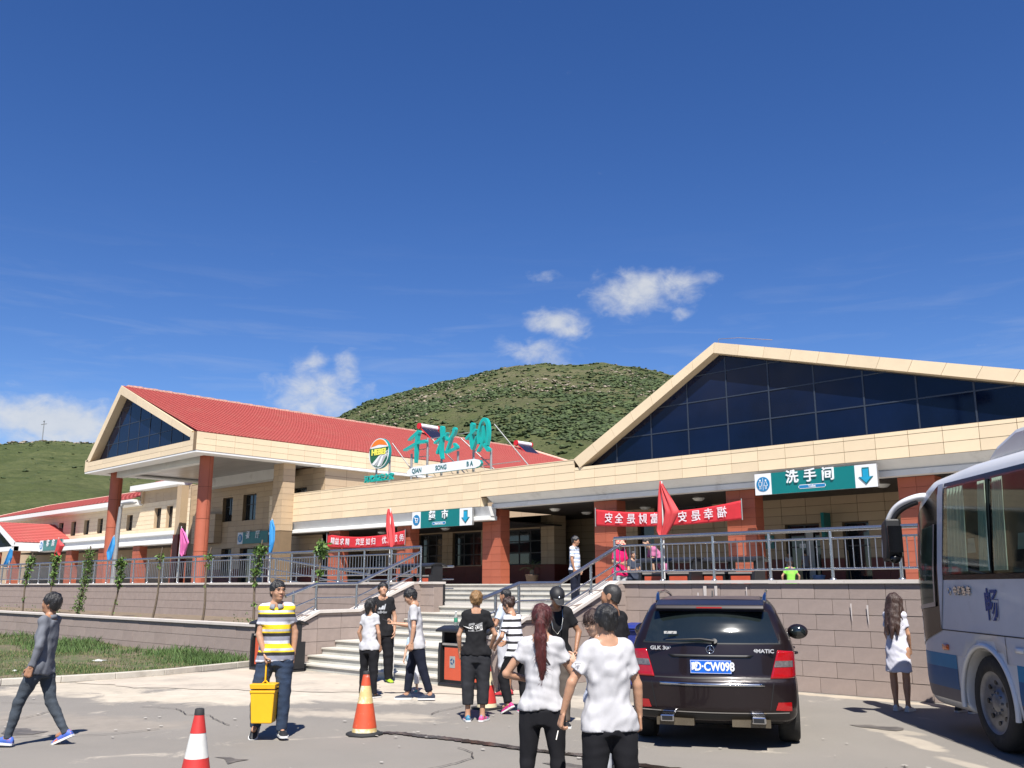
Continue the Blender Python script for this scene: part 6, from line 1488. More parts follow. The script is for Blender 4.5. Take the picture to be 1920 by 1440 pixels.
        e['_top']=ot.name
        if collar is not None:
            cn=Sx(neck-up*.012); cm=MB(); R_=np.stack([rt,fw,up],1)
            vs=[];n=22
            for (rad,zz,ff) in ((.064,.0,0),(.060,.035,.0),(.072,.037,.0),(.092,-.012,.012)):
                for j in range(n): a=-math.pi/2+.22+(2*math.pi-.44)*j/(n-1)+math.pi; p=V(math.cos(a)*rad,math.sin(a)*rad*.95+ff,zz-.015*math.sin(a))*sc; vs.append(cn+R_@p)
            cm.add(vs,[(i*n+j,i*n+j+1,(i+1)*n+j+1,(i+1)*n+j) for i in range(3) for j in range(n-1)],0,True); oc=cm.build('collar',collar,e); so_=oc.modifiers.new('s','SOLIDIFY'); so_.thickness=.004
    st_,hm_=hair
    if st_:
        HV,HF=hair_mesh(Sx(hc),Rh,sc,.0065 if vox<.018 else .009,st_,seed); hp_=[(HV,HF,0)]
        if vox<.0165:      # loose strands lying over the hair
            r_=np.random.default_rng(seed+77); nS=520 if st_ not in('long','pony','bob') else 900; k=r_.integers(0,len(HF),nS); C=HV[HF[k]].mean(1); nrm=np.cross(HV[HF[k,1]]-HV[HF[k,0]],HV[HF[k,2]]-HV[HF[k,0]]); nl_=np.linalg.norm(nrm,axis=1)[:,None]+1e-9; nrm=nrm/nl_; q0=Sx(hc); nrm*=np.sign((nrm*(C-q0-np.array([0,0,-.02]))).sum(1))[:,None]
            dn=np.array([0,0,-1.])+(Rh@np.array([0,.15,0]))+r_.normal(0,.35,(nS,3)); tg=dn-nrm*(dn*nrm).sum(1)[:,None]; tg/=np.linalg.norm(tg,axis=1)[:,None]
            ln=(r_.uniform(.012,.035,nS) if st_ not in('long','pony','bob') else r_.uniform(.03,.09,nS))[:,None]*sc*(.35 if st_=='buzz' else 1); sd_=np.cross(nrm,tg); wd=.0016*sc
            A=C-nrm*.002; T1=C+tg*ln*.6+nrm*r_.uniform(.001,.006,(nS,1)); T2=C+tg*ln+nrm*r_.uniform(.0,.012,(nS,1))
            SV=np.stack([A-sd_*wd,A+sd_*wd,T1+sd_*wd*.7,T1-sd_*wd*.7,T2,T2+sd_*wd*.1],1).reshape(-1,3); b_=np.arange(nS)[:,None]*6; SF=np.concatenate([b_+np.array([[0,1,2,3]]),b_+np.array([[3,2,5,4]])]); hp_.append((SV,SF,0))
        link('hair',mesh_from('hair',hp_,[hm_ or HBLK]),e)
    if shoes:
        for q in 'RL': f=J['ft'+q]; shoe(e,Sx(J['an'+q]),f,J['pt'+q],sc*(.93 if fem else 1.),shoes[0],shoes[1],accent=shoes[2] if len(shoes)>2 else None)
    J['hc']=hc; J['Rh']=Rh; J['sc']=sc; J['up'],J['rt'],J['fw'],J['base'],J['neck']=up,rt,fw,base,neck
    for k in ('_top',): 
        if k in e: del e[k]
    return e,J
def printed(parent,nm,txt,size,m,pos,away,bold=.0,sx=1.,me=None):
    """flat print wrapped on to the shirt; pos in person coordinates, away=True for a print on the back"""
    if me is None: me=text_mesh(nm,txt,size,0.,bold,sx=sx)
    me.materials.clear(); me.materials.append(m); o=link(nm,me,None); 
    sh=[c for c in parent.children if c.name.split('.')[0] in('shirt','dress')][0]; o.parent=sh
    o.matrix_basis=Matrix.Translation(pos)@Euler((math.pi/2,0,0 if away else math.pi)).to_matrix().to_4x4()
    su=o.modifiers.new('d','REMESH') if False else None
    w_=o.modifiers.new('w','SHRINKWRAP'); w_.target=sh; w_.wrap_method='NEAREST_SURFACEPOINT'; w_.wrap_mode='ABOVE_SURFACE'; w_.offset=.003
    return o
# ------------------------------------------------------------------ the people
WT=cloth('white_cotton',(.52,.515,.53)); WT2=cloth('white_cotton_b',(.56,.56,.58)); BT=cloth('black_cotton',(.014,.014,.016)); BP=cloth('black_trouser_cloth',(.012,.012,.015)); NP=cloth('navy_trouser_cloth',(.011,.014,.028))
JN=mat('blue_denim',(.022,.042,.085),.9,var=.35,vs=5,bump=.4,bs=60); JG=mat('grey_denim',(.045,.058,.075),.9,var=.45,vs=6,bump=.4,bs=60); GS=cloth('grey_shirt_cotton',(.165,.175,.20),var=.1)
WS=mat('white_sole',(.75,.75,.74),.6,var=.05); BS=mat('black_shoe',(.015,.016,.019),.6,var=.1); NVS=mat('navy_shoe_knit',(.018,.028,.055),.8,var=.15); WSH=mat('white_shoe',(.74,.73,.70),.6,var=.06)
GRS=mat('neon_green_shoe',(.38,.62,.03),.6,var=.25,vs=20); PKS=mat('pink_shoe',(.62,.03,.22),.6,var=.15,vs=18,dirt=((.75,.7,.72),14,.58,.62)); BLS=mat('blue_orange_shoe',(.05,.13,.50),.6,var=.2,vs=14,dirt=((.62,.16,.04),13,.56,.6)); PBS=mat('pink_blue_shoe',(.05,.24,.38),.6,var=.2,dirt=((.75,.10,.28),7,.50,.53)); MTS=mat('mint_shoe',(.12,.55,.42),.6,var=.2,dirt=((.75,.35,.2),9,.55,.6))
# 1 man in grey shirt, walking left
p1,J1=person('man in a grey long sleeved shirt and jeans walking left at the left edge',(-11.24,4.15),1.67,88,
  legs={'L':((-.03,.42,-1),(-.02,.22,-1),(-.05,1),.10),'R':((.03,-.26,-1),(.02,-.60,-1),(.05,1),-.42)},
  arms={'L':((-.17,-.08,-1),(-.05,.30,-1)),'R':((.15,.15,-1),(.0,.35,-1))},lean=-.07,head=(.0,.10,0),skin=SKIND,hair=('mop',None),top=GS,sleeve=1.93,hem=.03,loose=.014,bottom=JG,blo=.006,shoes=(BLS,WS),vox=.012,collar=GS,wr=.007,seed=1,curl=.8)
# 2 man with bucket
ST2=stripes('yellow_black_stripe_polo',[(0,(.74,.50,.012)),(.24,(.50,.50,.54)),(.40,(.20,.20,.24)),(.62,(.010,.010,.012)),(.80,(.62,.45,.02)),(.88,(.42,.42,.46))],.215,off=.30)
p2,J2=person('man with glasses in a yellow, grey and black striped polo carrying a bucket',(-9.74,6.22),1.77,192,
  legs={'L':((-.02,.02,-1),(-.0,-.03,-1),(-.25,1),0),'R':((.22,.04,-1),(.04,-.34,-1),(.15,1),-.45)},
  arms={'R':((.06,.10,-1),(-.34,.24,-1)),'L':((-.22,-.10,-1),(.02,.05,-1))},side=.04,head=(.5,.02,.0),skin=SKIN,hair=('short',None),top=ST2,sleeve=.62,hem=.05,loose=.022,bottom=JN,blo=.022,shoes=(BS,WS,WS),vox=.012,collar=cloth('grey_collar',(.26,.28,.31)),wr=.007,seed=2,curl={'R':1.3,'L':.5})
# his glasses
hc=J2['hc']; Rh=J2['Rh']; s_=J2['sc']; gm=MB(); W=lambda *p:(hc+Rh@np.array(p))*s_
for x in (-.033,.033): gm.tube([W(x+.023*math.cos(a),.102,.014+.015*math.sin(a)) for a in np.linspace(0,6.283,17)],.0014,4,cap=False)
gm.tube([W(-.011,.104,.018),W(.011,.104,.018)],.0013,4)
for x in (-1,1): gm.tube([W(x*.056,.10,.018),W(x*.082,.0,.014)],.0014,4)
gm.build('glasses',mat('dark_wire',(.05,.045,.04),.3,.5,var=0),p2)
# yellow bucket held in his right hand
hw=p2.matrix_basis; wp_=np.array(J2['wrR'])*s_+np.array(J2['fdR'])*.085*s_; c_,sn_=math.cos(p2.rotation_euler.z),math.sin(p2.rotation_euler.z)
hx=p2.location.x+c_*wp_[0]-sn_*wp_[1]; hy_=p2.location.y+sn_*wp_[0]+c_*wp_[1]; hz_=wp_[2]
bk=empty('yellow_bucket',(hx,hy_,hz_-.66),R(43.6),'tall yellow square plastic bucket hanging from the hand of the man in the striped polo','bucket')
M_yb=mat('yellow_plastic',(.88,.49,.012),.4,var=.05,vs=6,coat=.15,dirt=((.35,.20,.05),18,.70,.78)); 
def frust(w0,d0,w1,d1,z0,z1): 
    a=[(-w0,-d0,z0),(w0,-d0,z0),(w0,d0,z0),(-w0,d0,z0),(-w1,-d1,z1),(w1,-d1,z1),(w1,d1,z1),(-w1,d1,z1)]; return a,[(0,3,2,1),(4,5,6,7),(0,1,5,4),(1,2,6,5),(2,3,7,6),(3,0,4,7)]
MB().add(*frust(.118,.10,.138,.12,0,.35)).build('bucket_body',M_yb,bk,bevel=.012)
MB().add(*frust(.143,.125,.145,.127,.33,.36)).build('rim',M_yb,bk,bevel=.006); MB().add(*frust(.141,.123,.149,.131,.375,.43)).build('lid',M_yb,bk,bevel=.006)
MB().tube([(-.15,0,.385),(-.13,0,.40),(-.03,0,.43),(0,-.005,.46),(0,-.005,.66)],[.006,.006,.008,.011,.011],8).tube([(.15,0,.385),(.13,0,.40),(.03,0,.43),(0,-.005,.46)],[.006,.006,.008,.011],8).build('handle',M_yb,bk)
# 3 woman left, seen from behind
person('woman in a white t-shirt and black trousers at the left of the group',(-12.15,9.46),1.53,335,legs={'L':((-.04,.03,-1),(-.05,-.05,-1),(-.3,1),0),'R':((.06,-.02,-1),(.05,-.03,-1),(.25,1),0)},arms={'L':((-.30,-.08,-1),(.10,.35,-1)),'R':((.22,-.05,-1),(-.02,.28,-1))},fem=True,head=(-.45,.05,0),hair=('bob',None),top=WT2,sleeve=.5,hem=.06,loose=.022,bottom=BP,blo=.012,shoes=(BS,WS),wr=.007,seed=3)
# 4 man in black tee
p4,J4=person('man in a black t-shirt with a pale three bar logo and neon green shoes',(-13.8,11.02),1.80,188,legs={'L':((-.08,.02,-1),(-.04,-.02,-1),(-.35,1),0),'R':((.08,.02,-1),(.05,-.02,-1),(.3,1),0)},arms={'R':((.30,-.02,-1),(.05,.2,-1)),'L':((-.22,0,-1),(.0,.3,-1))},head=(.2,.22,0),skin=SKIN,hair=('mop',None),top=BT,sleeve=.6,hem=.02,loose=.030,bottom=BP,blo=.030,shoes=(GRS,mat('dark_sole',(.05,.05,.05),.7)),seed=4)
M_pr=mat('grey_print',(.42,.43,.45),.8,var=0); sc4=J4['sc']
lg=MB()
for i in range(3):
    x0=.075-.048*i; lg.add([(-x0-.02+.02,0,0)],[]) if False else None
lg=MB()
for i,(xa,hh) in enumerate(((.060,.045),(.015,.075),(-.032,.105))):
    lg.add([(xa,-.035,0),(xa+.045,-.035,0),(xa+.045-.36*hh,-.035+hh*1.0,0),(xa-.36*hh+.0,-.035+hh,0)],[(0,1,2,3)])
me_=lg.mesh('logo_bars',M_pr); 
for v in me_.vertices: v.co.x=-v.co.x+.02
printed(p4,'logo_bars','',.1,M_pr,(0,.17,1.30*sc4),False,me=me_); printed(p4,'logo_text','adidas',.085,M_pr,(0,.17,1.215*sc4),False,bold=.002)
for q in (-1,1):
    a=J4['hip'+('R' if q>0 else 'L')]*sc4; b=J4['kn'+('R' if q>0 else 'L')]*sc4; c=J4['an'+('R' if q>0 else 'L')]*sc4
    MB().tube([tuple(a+np.array([q*.122,0,-.02])),tuple(b+np.array([q*.098,0,0])),tuple(c+np.array([q*.075,0,.03]))],.012,6,flat=1.).build('side_stripe',WSH,p4)
# 5 man in white tee with phone, profile left
p5,J5=person('man in a white t-shirt and navy trousers striding left while looking at a phone',(-11.38,9.80),1.73,92,legs={'R':((.02,.26,-1),(.02,.12,-1),(.05,1),0),'L':((-.02,-.24,-1),(-.02,-.34,-1),(-.0,1),0)},arms={'L':((-.16,-.05,-1),(-.04,.12,-1)),'R':((.05,.30,-.95),(-.15,1,.12))},lean=.10,head=(.05,-.48,0),skin=SKIN,hair=('crop',None),top=WT,sleeve=.66,hem=.0,loose=.024,bottom=NP,bend=.93,blo=.014,shoes=(NVS,WS),seed=5,curl={'R':.9,'L':.6},palm={'R':(-.3,0,1)})
ph=J5['wrR']*J5['sc']+J5['fdR']*.10; q=MB().box(-.036,.036,-.075,.075,-.004,.004).build('phone',mat('phone_black',(.02,.02,.025),.15),bevel=.003); q.matrix_world=p5.matrix_basis@Matrix.Translation(tuple(ph+np.array([0,.02,.035])))@Matrix.Rotation(.35,4,'X'); tag(q,'dark mobile phone held by the man in white with navy trousers','phone')
# 6 child
person('small child in pale clothes and mint shoes half hidden behind the man with the phone',(-12.22,10.45),1.04,170,arms={'L':((-.35,.3,-1),(-.4,.6,.5)),'R':((.2,.1,-1),(.1,.4,-1))},skin=SKINL,hair=('short',HBRN),top=cloth('pale_blue_cotton',(.45,.58,.68)),sleeve=.6,hem=.05,bottom=cloth('white_shorts',(.65,.66,.70)),bend=.8,blo=.02,shoes=(MTS,WS),seed=6)
# 7 woman with dyed hair
p7,J7=person('woman with dyed blond hair in a black printed t-shirt seen from behind',(-9.04,8.80),1.67,4,legs={'L':((-.02,.03,-1),(-.0,-.03,-1),(-.15,1),0),'R':((.02,.02,-1),(-.02,-.04,-1),(.5,1),0)},arms={'L':((-.27,.02,-1),(.05,.35,-1)),'R':((.40,-.02,-1),(-.30,.55,-1))},fem=True,shoulder=1.14,skin=SKIN,hair=('crop',HBLD),top=BT,sleeve=.62,hem=.12,loose=.034,bottom=cloth('charcoal_sport_cloth',(.030,.031,.036),var=.3),bend=.80,blo=.026,shoes=(PBS,WS),vox=.012,seed=7,head=(-.12,0,0))
s7=J7['sc']; pm=MB().add([(-.135,-.055,0),(-.05,-.045,0),(.03,-.055,0),(.13,-.03,0),(.128,.07,0),(.05,.055,0),(-.04,.062,0),(-.13,.055,0)],[(0,1,6,7),(1,2,5,6),(2,3,4,5)]).mesh('print_patch',M_pr)
printed(p7,'print_patch','',.1,mat('grey_patch_print',(.28,.28,.28),.85,var=.35,vs=60),(-.02,-.17,1.24*s7),True,me=pm); o_=printed(p7,'print_text','NO FX O',.075,WSH,(-.02,-.19,1.245*s7),True,bold=.002); o_.modifiers['w'].offset=.006
# 8 man with cropped hair in pale tee at wall
person('man with cropped hair in a pale blue t-shirt by the side wall of the steps',(-10.75,11.15),1.69,62,arms={'L':((-.35,.25,-1),(.75,.65,.1)),'R':((.3,.25,-1),(-.75,.6,.1))},skin=SKIND,hair=('buzz',None),top=cloth('pale_blue_tee',(.55,.62,.72)),sleeve=.7,bottom=cloth('pale_shorts',(.55,.56,.60)),bend=.5,shoes=(mat('red_shoe',(.42,.02,.03),.6),BS),seed=8)
# 9 woman with striped tee and bun
ST9=stripes('black_white_stripe_tee',[(0,(.76,.76,.80)),(.62,(.012,.012,.014))],.098,off=.1)
p9,J9=person('woman with a hair bun in a black and white striped t-shirt stepping in pink shoes',(-9.12,9.70),1.60,48,legs={'L':((-.05,.55,-1),(-.02,-.30,-1),(-.1,1),-.5),'R':((.05,-.03,-1),(.02,-.05,-1),(.2,1),0)},arms={'L':((-.35,.0,-1),(.2,.65,-.5)),'R':((.25,.2,-1),(-.2,.8,-.4))},fem=True,lean=.20,head=(.30,-.35,0),hair=('bun',HBRN),top=ST9,sleeve=.75,hem=.05,loose=.026,bottom=BP,blo=.022,bend=.95,shoes=(PKS,WS),vox=.013,seed=9)
# 10 woman with ponytail
p10,J10=person('woman with a long dark red ponytail in a white t-shirt, foreground',(-4.85,5.42),1.60,352,legs={'L':((-.07,.02,-1),(-.04,-.02,-1),(-.2,1),0),'R':((.07,.02,-1),(.06,-.02,-1),(.2,1),0)},arms={'L':((-.62,-.05,-1),(.70,.62,-.25)),'R':((.45,.25,-1),(.10,.85,.30))},fem=True,skin=SKIN,hair=('pony',HRED),top=WT,sleeve=.52,hem=.155,loose=.024,bottom=BP,blo=.006,shoes=(BS,WS),vox=.0105,seed=10,wr=.007,shoulder=1.05)
tm=MB()
for a in range(3):
    t0=a*2.094+1.57; t1=t0+2.094; p_=[(.035*math.cos(t),.035*math.sin(t)) for t in (t0,t1)]; i_=[(.022*math.cos(t),.022*math.sin(t)) for t in (t0,t1)]
    tm.add([(p_[0][0],p_[0][1],0),(p_[1][0],p_[1][1],0),(i_[1][0],i_[1][1],0),(i_[0][0],i_[0][1],0)],[(0,1,2,3)])
tm.add([(-.012,-.004,0),(.012,-.004,0),(0,-.02,0)],[(0,1,2)]).add([(-.03,.012,0),(-.008,.012,0),(-.02,-.008,0)],[(0,1,2)])
DK=mat('black_print',(.02,.02,.022),.8,var=0); printed(p10,'print_mark','',.1,DK,(.075,-.16,1.265*J10['sc']),True,me=tm.mesh('print_mark',DK))
MB().tube([tuple((J10['hc']+J10['Rh']@np.array([.032*math.cos(a),-.112+.004*math.sin(a),.030+.028*math.sin(a)]))*J10['sc']) for a in np.linspace(0,6.28,13)],.006,5).build('hair_tie',BS,p10)
# 11 man in black cap
p11,J11=person('man in a black cap and black t-shirt with a long chain, head bowed',(-8.0,9.2),1.74,184,arms={'L':((-.55,-.15,-1),(.25,.45,-1)),'R':((.15,.1,-1),(-.35,.75,-.3))},lean=.14,head=(.12,-.60,0),skin=SKIND,hair=('short',None),top=BT,sleeve=.66,hem=.08,loose=.028,bottom=cloth('khaki_trousers',(.12,.10,.085)),blo=.03,shoes=(BS,WS),seed=11)
hc=J11['hc']; Rh=J11['Rh']; s_=J11['sc']; gc=Grid(hc*s_-.2,hc*s_+.2,.006); rr_=[[Rh[i][j] for j in range(3)] for i in range(3)]
gc.ell((hc+Rh@np.array([0,-.012,.05]))*s_,[.098*s_,.118*s_,.100*s_],0,rr_); X,Y,Z=np.meshgrid(*gc.ax,indexing='ij',sparse=True); x,y,z=X-hc[0]*s_,Y-hc[1]*s_,Z-hc[2]*s_; lz=x*Rh[0][2]+y*Rh[1][2]+z*Rh[2][2]; gc.v=np.maximum(gc.v,(.045-lz).astype(np.float32))
gc.limb((hc+Rh@np.array([0,.07,.05]))*s_,(hc+Rh@np.array([0,.165,.045]))*s_,[(0,.075*s_),(1,.058*s_)],.01,sc=(Rh[:,2],9.))
co=link('cap',mesh_from('cap',[gc.mesh()+(0,)],[mat('black_cap_cloth',(.012,.012,.014),.6,var=.1)]),p11)
o_=MB().ell(tuple((hc+Rh@np.array([0,.104,.085]))*s_),(.014,.006,.014),10,6).build('badge',mat('silver_badge',(.7,.75,.8),.2,.9),co)
nk=J11['neck']; fw=J11['fw']; MB().tube([tuple((nk+J11['rt']*x+fw*(.05+.10*math.sin(t))+np.array([0,0,-z_]))*s_) for t,x,z_ in ((0,-.075,.0),(.9,-.075,.10),(1.4,-.055,.22),(1.57,0,.29),(1.4,.055,.22),(.9,.075,.10),(0,.075,.0))],.006,6).build('chain',mat('silver_chain',(.62,.6,.52),.25,.9),p11)
# 12 woman with glasses facing left
p12,J12=person('woman with a brown bob and glasses facing left beside the nearest man',(-5.10,6.42),1.54,112,arms={'L':((-.12,.35,-1),(.25,.8,.45)),'R':((.10,.35,-1),(-.1,.9,.40))},fem=True,head=(.10,-.30,0),skin=SKINL,hair=('bob',HBRN),top=cloth('pale_grey_blue_tee',(.62,.67,.78)),sleeve=.6,hem=.1,bottom=cloth('pale_grey_trousers',(.45,.47,.50)),blo=.012,shoes=(WSH,WS),vox=.012,seed=12,curl=.7)
hc=J12['hc']; Rh=J12['Rh']; s_=J12['sc']; gm=MB(); W=lambda *p:(hc+Rh@np.array(p))*s_
for x in (-.033,.033): gm.tube([W(x+.022*math.cos(a),.102,.014+.020*math.sin(a)) for a in np.linspace(0,6.283,17)],.0012,4,cap=False)
for x in (-1,1): gm.tube([W(x*.055,.10,.018),W(x*.082,.0,.014)],.0014,4)
gm.build('glasses',mat('dark_wire',(.05,.045,.04),.3,.5,var=0),p12)
q=MB().box(-.036,.036,-.004,.004,-.075,.075).build('phone',mat('brown_phone_case',(.10,.045,.03),.5),bevel=.003); ph=J12['wrL']*s_+J12['fdL']*.09; q.matrix_world=p12.matrix_basis@Matrix.Translation(tuple(ph+np.array([.03,.03,.05])))@Matrix.Rotation(-.3,4,'X'); tag(q,'phone in a brown case held up by the woman with the brown bob','phone')
# 13 nearest man
p13,J13=person('nearest man in a white t-shirt and black trousers seen from behind, bottom centre',(-4.20,5.40),1.60,8,legs={'L':((-.08,.02,-1),(-.05,-.02,-1),(-.2,1),0),'R':((.10,.02,-1),(.06,-.02,-1),(.2,1),0)},arms={'L':((-.52,-.05,-1),(-.26,.22,-1)),'R':((.24,.02,-1),(.10,.20,-1))},head=(.30,-.05,0),skin=SKIN,hair=('mop',None),top=WT,sleeve=.68,hem=.02,loose=.030,bottom=BP,blo=.030,shoes=(BS,WS),vox=.0105,seed=13,wr=.0075,curl={'L':.75,'R':.6})
tr=MB().tube([(-.02,.016,0),(.02,.016,0),(0,-.022,0),(-.02,.016,0)],.0016,4).tube([(-.006,.010,0),(.002,-.010,0)],.0014,4).tube([(.008,.010,0),(0,-.008,0)],.0014,4).mesh('sleeve_mark',DK)
o_=link('sleeve_mark',tr,[c for c in p13.children if c.name.startswith('shirt')][0]); m_=(J13['shL']*.45+J13['elL']*.55)*J13['sc']; o_.matrix_basis=Matrix.Translation(tuple(m_+np.array([-.02,-.062,.012])))@Euler((math.pi/2-.1,0,-.25)).to_matrix().to_4x4()
cg=J13['wrL']*J13['sc']+J13['fdL']*.135*J13['sc']; q=MB().tube([(0,0,0),(-.02,-.03,-.055)],.004,8).build('cigarette',mat('cigarette_white',(.75,.72,.66),.7)); q.matrix_world=p13.matrix_basis@Matrix.Translation(tuple(cg)); tag(q,'cigarette held low in the left hand of the nearest man','cigarette')
# 14 man in dark tee behind
person('man with short greying hair in a dark t-shirt looking left towards the steps',(-5.78,7.52),1.755,52,arms={'L':((-.2,.1,-1),(.05,.3,-1)),'R':((.2,.0,-1),(0,.2,-1))},skin=SKIND,hair=('buzz',mat('hair_greying',(.028,.026,.026),.6,var=.5,vs=60)),top=BT,sleeve=.65,hem=.03,loose=.03,bottom=NP,blo=.02,shoes=(BS,BS),vox=.012,shoulder=1.08,head=(.25,.05,0),seed=14)
# 15 long haired woman
person('woman with very long brown hair in a short white dress beside the coach',(-5.42,13.66),1.63,318,legs={'L':((-.0,.02,-1),(.02,-.03,-1),(.0,1),0),'R':((.0,.0,-1),(-.01,-.03,-1),(.1,1),0)},arms={'R':((.10,.10,-1),(-.10,.45,-1)),'L':((-.1,.15,-1),(.1,.5,-1))},fem=True,hair=('long',HBRN),top=cloth('white_dress_cotton',(.68,.68,.76)),sleeve=.66,hem=-.34,skirt=True,loose=.03,bottom=None,shoes=(WSH,WS),vox=.013,seed=15,head=(0,-.15,0))
# 16 man in striped polo on the upper landing
ST16=stripes('blue_white_stripe_polo',[(0,(.68,.68,.70)),(.34,(.27,.35,.50)),(.50,(.62,.64,.68)),(.74,(.20,.17,.16)),(.82,(.34,.42,.55))],.20,off=.2)
person('middle aged man in a blue and white striped polo coming down the upper steps',(-14.84,17.82),1.70,242,legs={'L':((-.05,.02,-1),(0,-.02,-1),(-.2,1),0),'R':((.05,.06,-1),(0,-.03,-1),(.1,1),0)},arms={'R':((.2,.1,-1),(.0,.25,-1)),'L':((-.2,.0,-1),(0,.2,-1))},skin=SKIND,hair=('short',None),top=ST16,sleeve=.75,hem=.12,loose=.026,belly=.02,bottom=NP,blo=.02,shoes=(BS,BS),z=T,vox=.017,seed=16,head=(.3,-.18,0),collar=cloth('grey_collar',(.26,.28,.31)),group='people on the terrace')
# 17 woman in pink with hat
p17,J17=person('woman in a bright pink top and a red patterned sun hat behind the railing',(-12.42,16.45),1.52,205,arms={'R':((.25,.1,-1),(-.55,.75,-.2)),'L':((-.2,.15,-1),(.3,.8,-.35))},fem=True,skin=SKIN,hair=('bob',None),top=cloth('pink_cotton',(.72,.012,.13)),sleeve=.85,hem=-.02,loose=.035,bottom=cloth('pale_trousers',(.50,.52,.55)),blo=.02,shoes=(WSH,WS),z=T,vox=.017,seed=17,head=(.0,-.35,0),group='people on the terrace')
hc=J17['hc']; Rh=J17['Rh']; s_=J17['sc']; hb=MB(); n=24; vs=[]
for rad,zz in ((.0,.140),(.07,.135),(.096,.10),(.105,.045),(.145,.012),(.150,.006)):
    for j in range(n): a=6.283*j/n; vs.append((hc+Rh@np.array([rad*math.cos(a),-.01+rad*1.08*math.sin(a),zz]))*s_)
hb.add(vs,[(i*n+j,i*n+(j+1)%n,(i+1)*n+(j+1)%n,(i+1)*n+j) for i in range(5) for j in range(n)],0,True); hb.build('sun_hat',mat('red_patterned_hat',(.62,.05,.06),.8,var=.1,dirt=((.75,.62,.42),22,.45,.52)),p17)
q=MB().box(-.06,.06,-.01,.01,-.05,.05).build('purse',mat('pale_blue_purse',(.22,.30,.60),.5)); q.matrix_world=p17.matrix_basis@Matrix.Translation(tuple(J17['wrL']*s_+J17['fdL']*.08)); tag(q,'pale blue purse in the hands of the woman in pink','purse')
# 18 man in pink shirt stooping
person('man in a mauve pink shirt stooping over the litter bins',(-11.42,16.85),1.66,95,arms={'L':((-.1,.75,-.7),(0,.5,-1)),'R':((.1,.75,-.7),(0,.5,-1))},lean=.62,head=(0,-.45,0),skin=SKINL,hair=('buzz',None),top=cloth('mauve_pink_cotton',(.50,.16,.30)),sleeve=.6,hem=.05,loose=.03,bottom=NP,blo=.02,shoes=(BS,BS),z=T,vox=.017,seed=18,group='people on the terrace')
# 19 child between
person('dark haired child between the woman in pink and the stooping man',(-11.98,16.35),1.22,200,skin=SKIN,hair=('short',None),top=cloth('dark_tee',(.05,.06,.09)),sleeve=.6,bottom=NP,blo=.02,shoes=(BS,BS),z=T,vox=.018,seed=19,arms={'R':((.2,.3,-1),(-.3,.8,0)),'L':((-.2,.2,-1),(0,.6,-.3))},group='people on the terrace')
# 20 green toddler
person('small child in a neon green t-shirt with hands on hips behind the railing',(-9.72,19.0),1.02,350,skin=SKIN,hair=('short',HBRN),top=cloth('neon_green_cotton',(.28,.72,.10)),sleeve=.6,hem=.1,bottom=cloth('pale_blue_shorts',(.50,.58,.66)),bend=.4,blo=.02,shoes=(WSH,WS),z=T+.0,vox=.016,seed=20,arms={'R':((.6,-.15,-1),(-.1,.3,-1)),'L':((-.6,-.15,-1),(.1,.3,-1))},group='people on the terrace')
person('child in a white t-shirt holding something at the toilet door',(-16.35,31.9),1.16,182,skin=SKIN,hair=('short',None),top=WT2,sleeve=.6,bottom=NP,blo=.02,shoes=(BS,BS),z=FL,vox=.02,seed=21,arms={'R':((.2,.2,-1),(-.5,.8,.2)),'L':((-.2,.2,-1),(.5,.8,.2))},group='people on the terrace')
person('taller child in a grey shirt seen from behind at the toilet door',(-15.95,32.4),1.24,10,skin=SKIN,hair=('short',None),top=cloth('grey_lilac_cotton',(.28,.28,.34)),sleeve=.6,bottom=NP,blo=.02,shoes=(BS,BS),z=FL,vox=.02,seed=22,group='people on the terrace')
person('person hidden behind the front of the coach with striped black shoes showing',(-4.72,14.12),1.70,300,legs={'R':((.02,.05,-1),(0,-.02,-1),(.1,1),0),'L':((-.02,.0,-1),(0,-.05,-1),(-.1,1),0)},skin=SKIN,hair=('short',None),top=WT2,sleeve=.6,bottom=BP,bend=.92,blo=.012,shoes=(BS,WS,WSH),vox=.018,seed=23)
# ------------------------------------------------------------------ vehicles: hull as an implicit solid, panels and lights cast on to it
def sd_poly(P,a,b):
    """signed distance to polygon P (list of (a,b)) on arrays a,b (broadcast)"""
    d=None; ins=None; n=len(P)
    for i in range(n):
        p,q=P[i],P[(i+1)%n]; ea,eb=q[0]-p[0],q[1]-p[1]; wa,wb=a-p[0],b-p[1]; t=np.clip((wa*ea+wb*eb)/(ea*ea+eb*eb),0,1); dd=(wa-ea*t)**2+(wb-eb*t)**2
        d=dd if d is None else np.minimum(d,dd)
        c=((p[1]<=b)&(q[1]>b)|(p[1]>b)&(q[1]<=b)); xx=p[0]+(b-p[1])*ea/(eb if abs(eb)>1e-9 else 1e-9); k=c&(a<xx); ins=k if ins is None else ins^k
    return np.where(ins,-1,1)*np.sqrt(d)
def smax(a,b,k): h=np.clip(.5-.5*(b-a)/k,0,1); return b*(1-h)+a*h+k*h*(1-h)
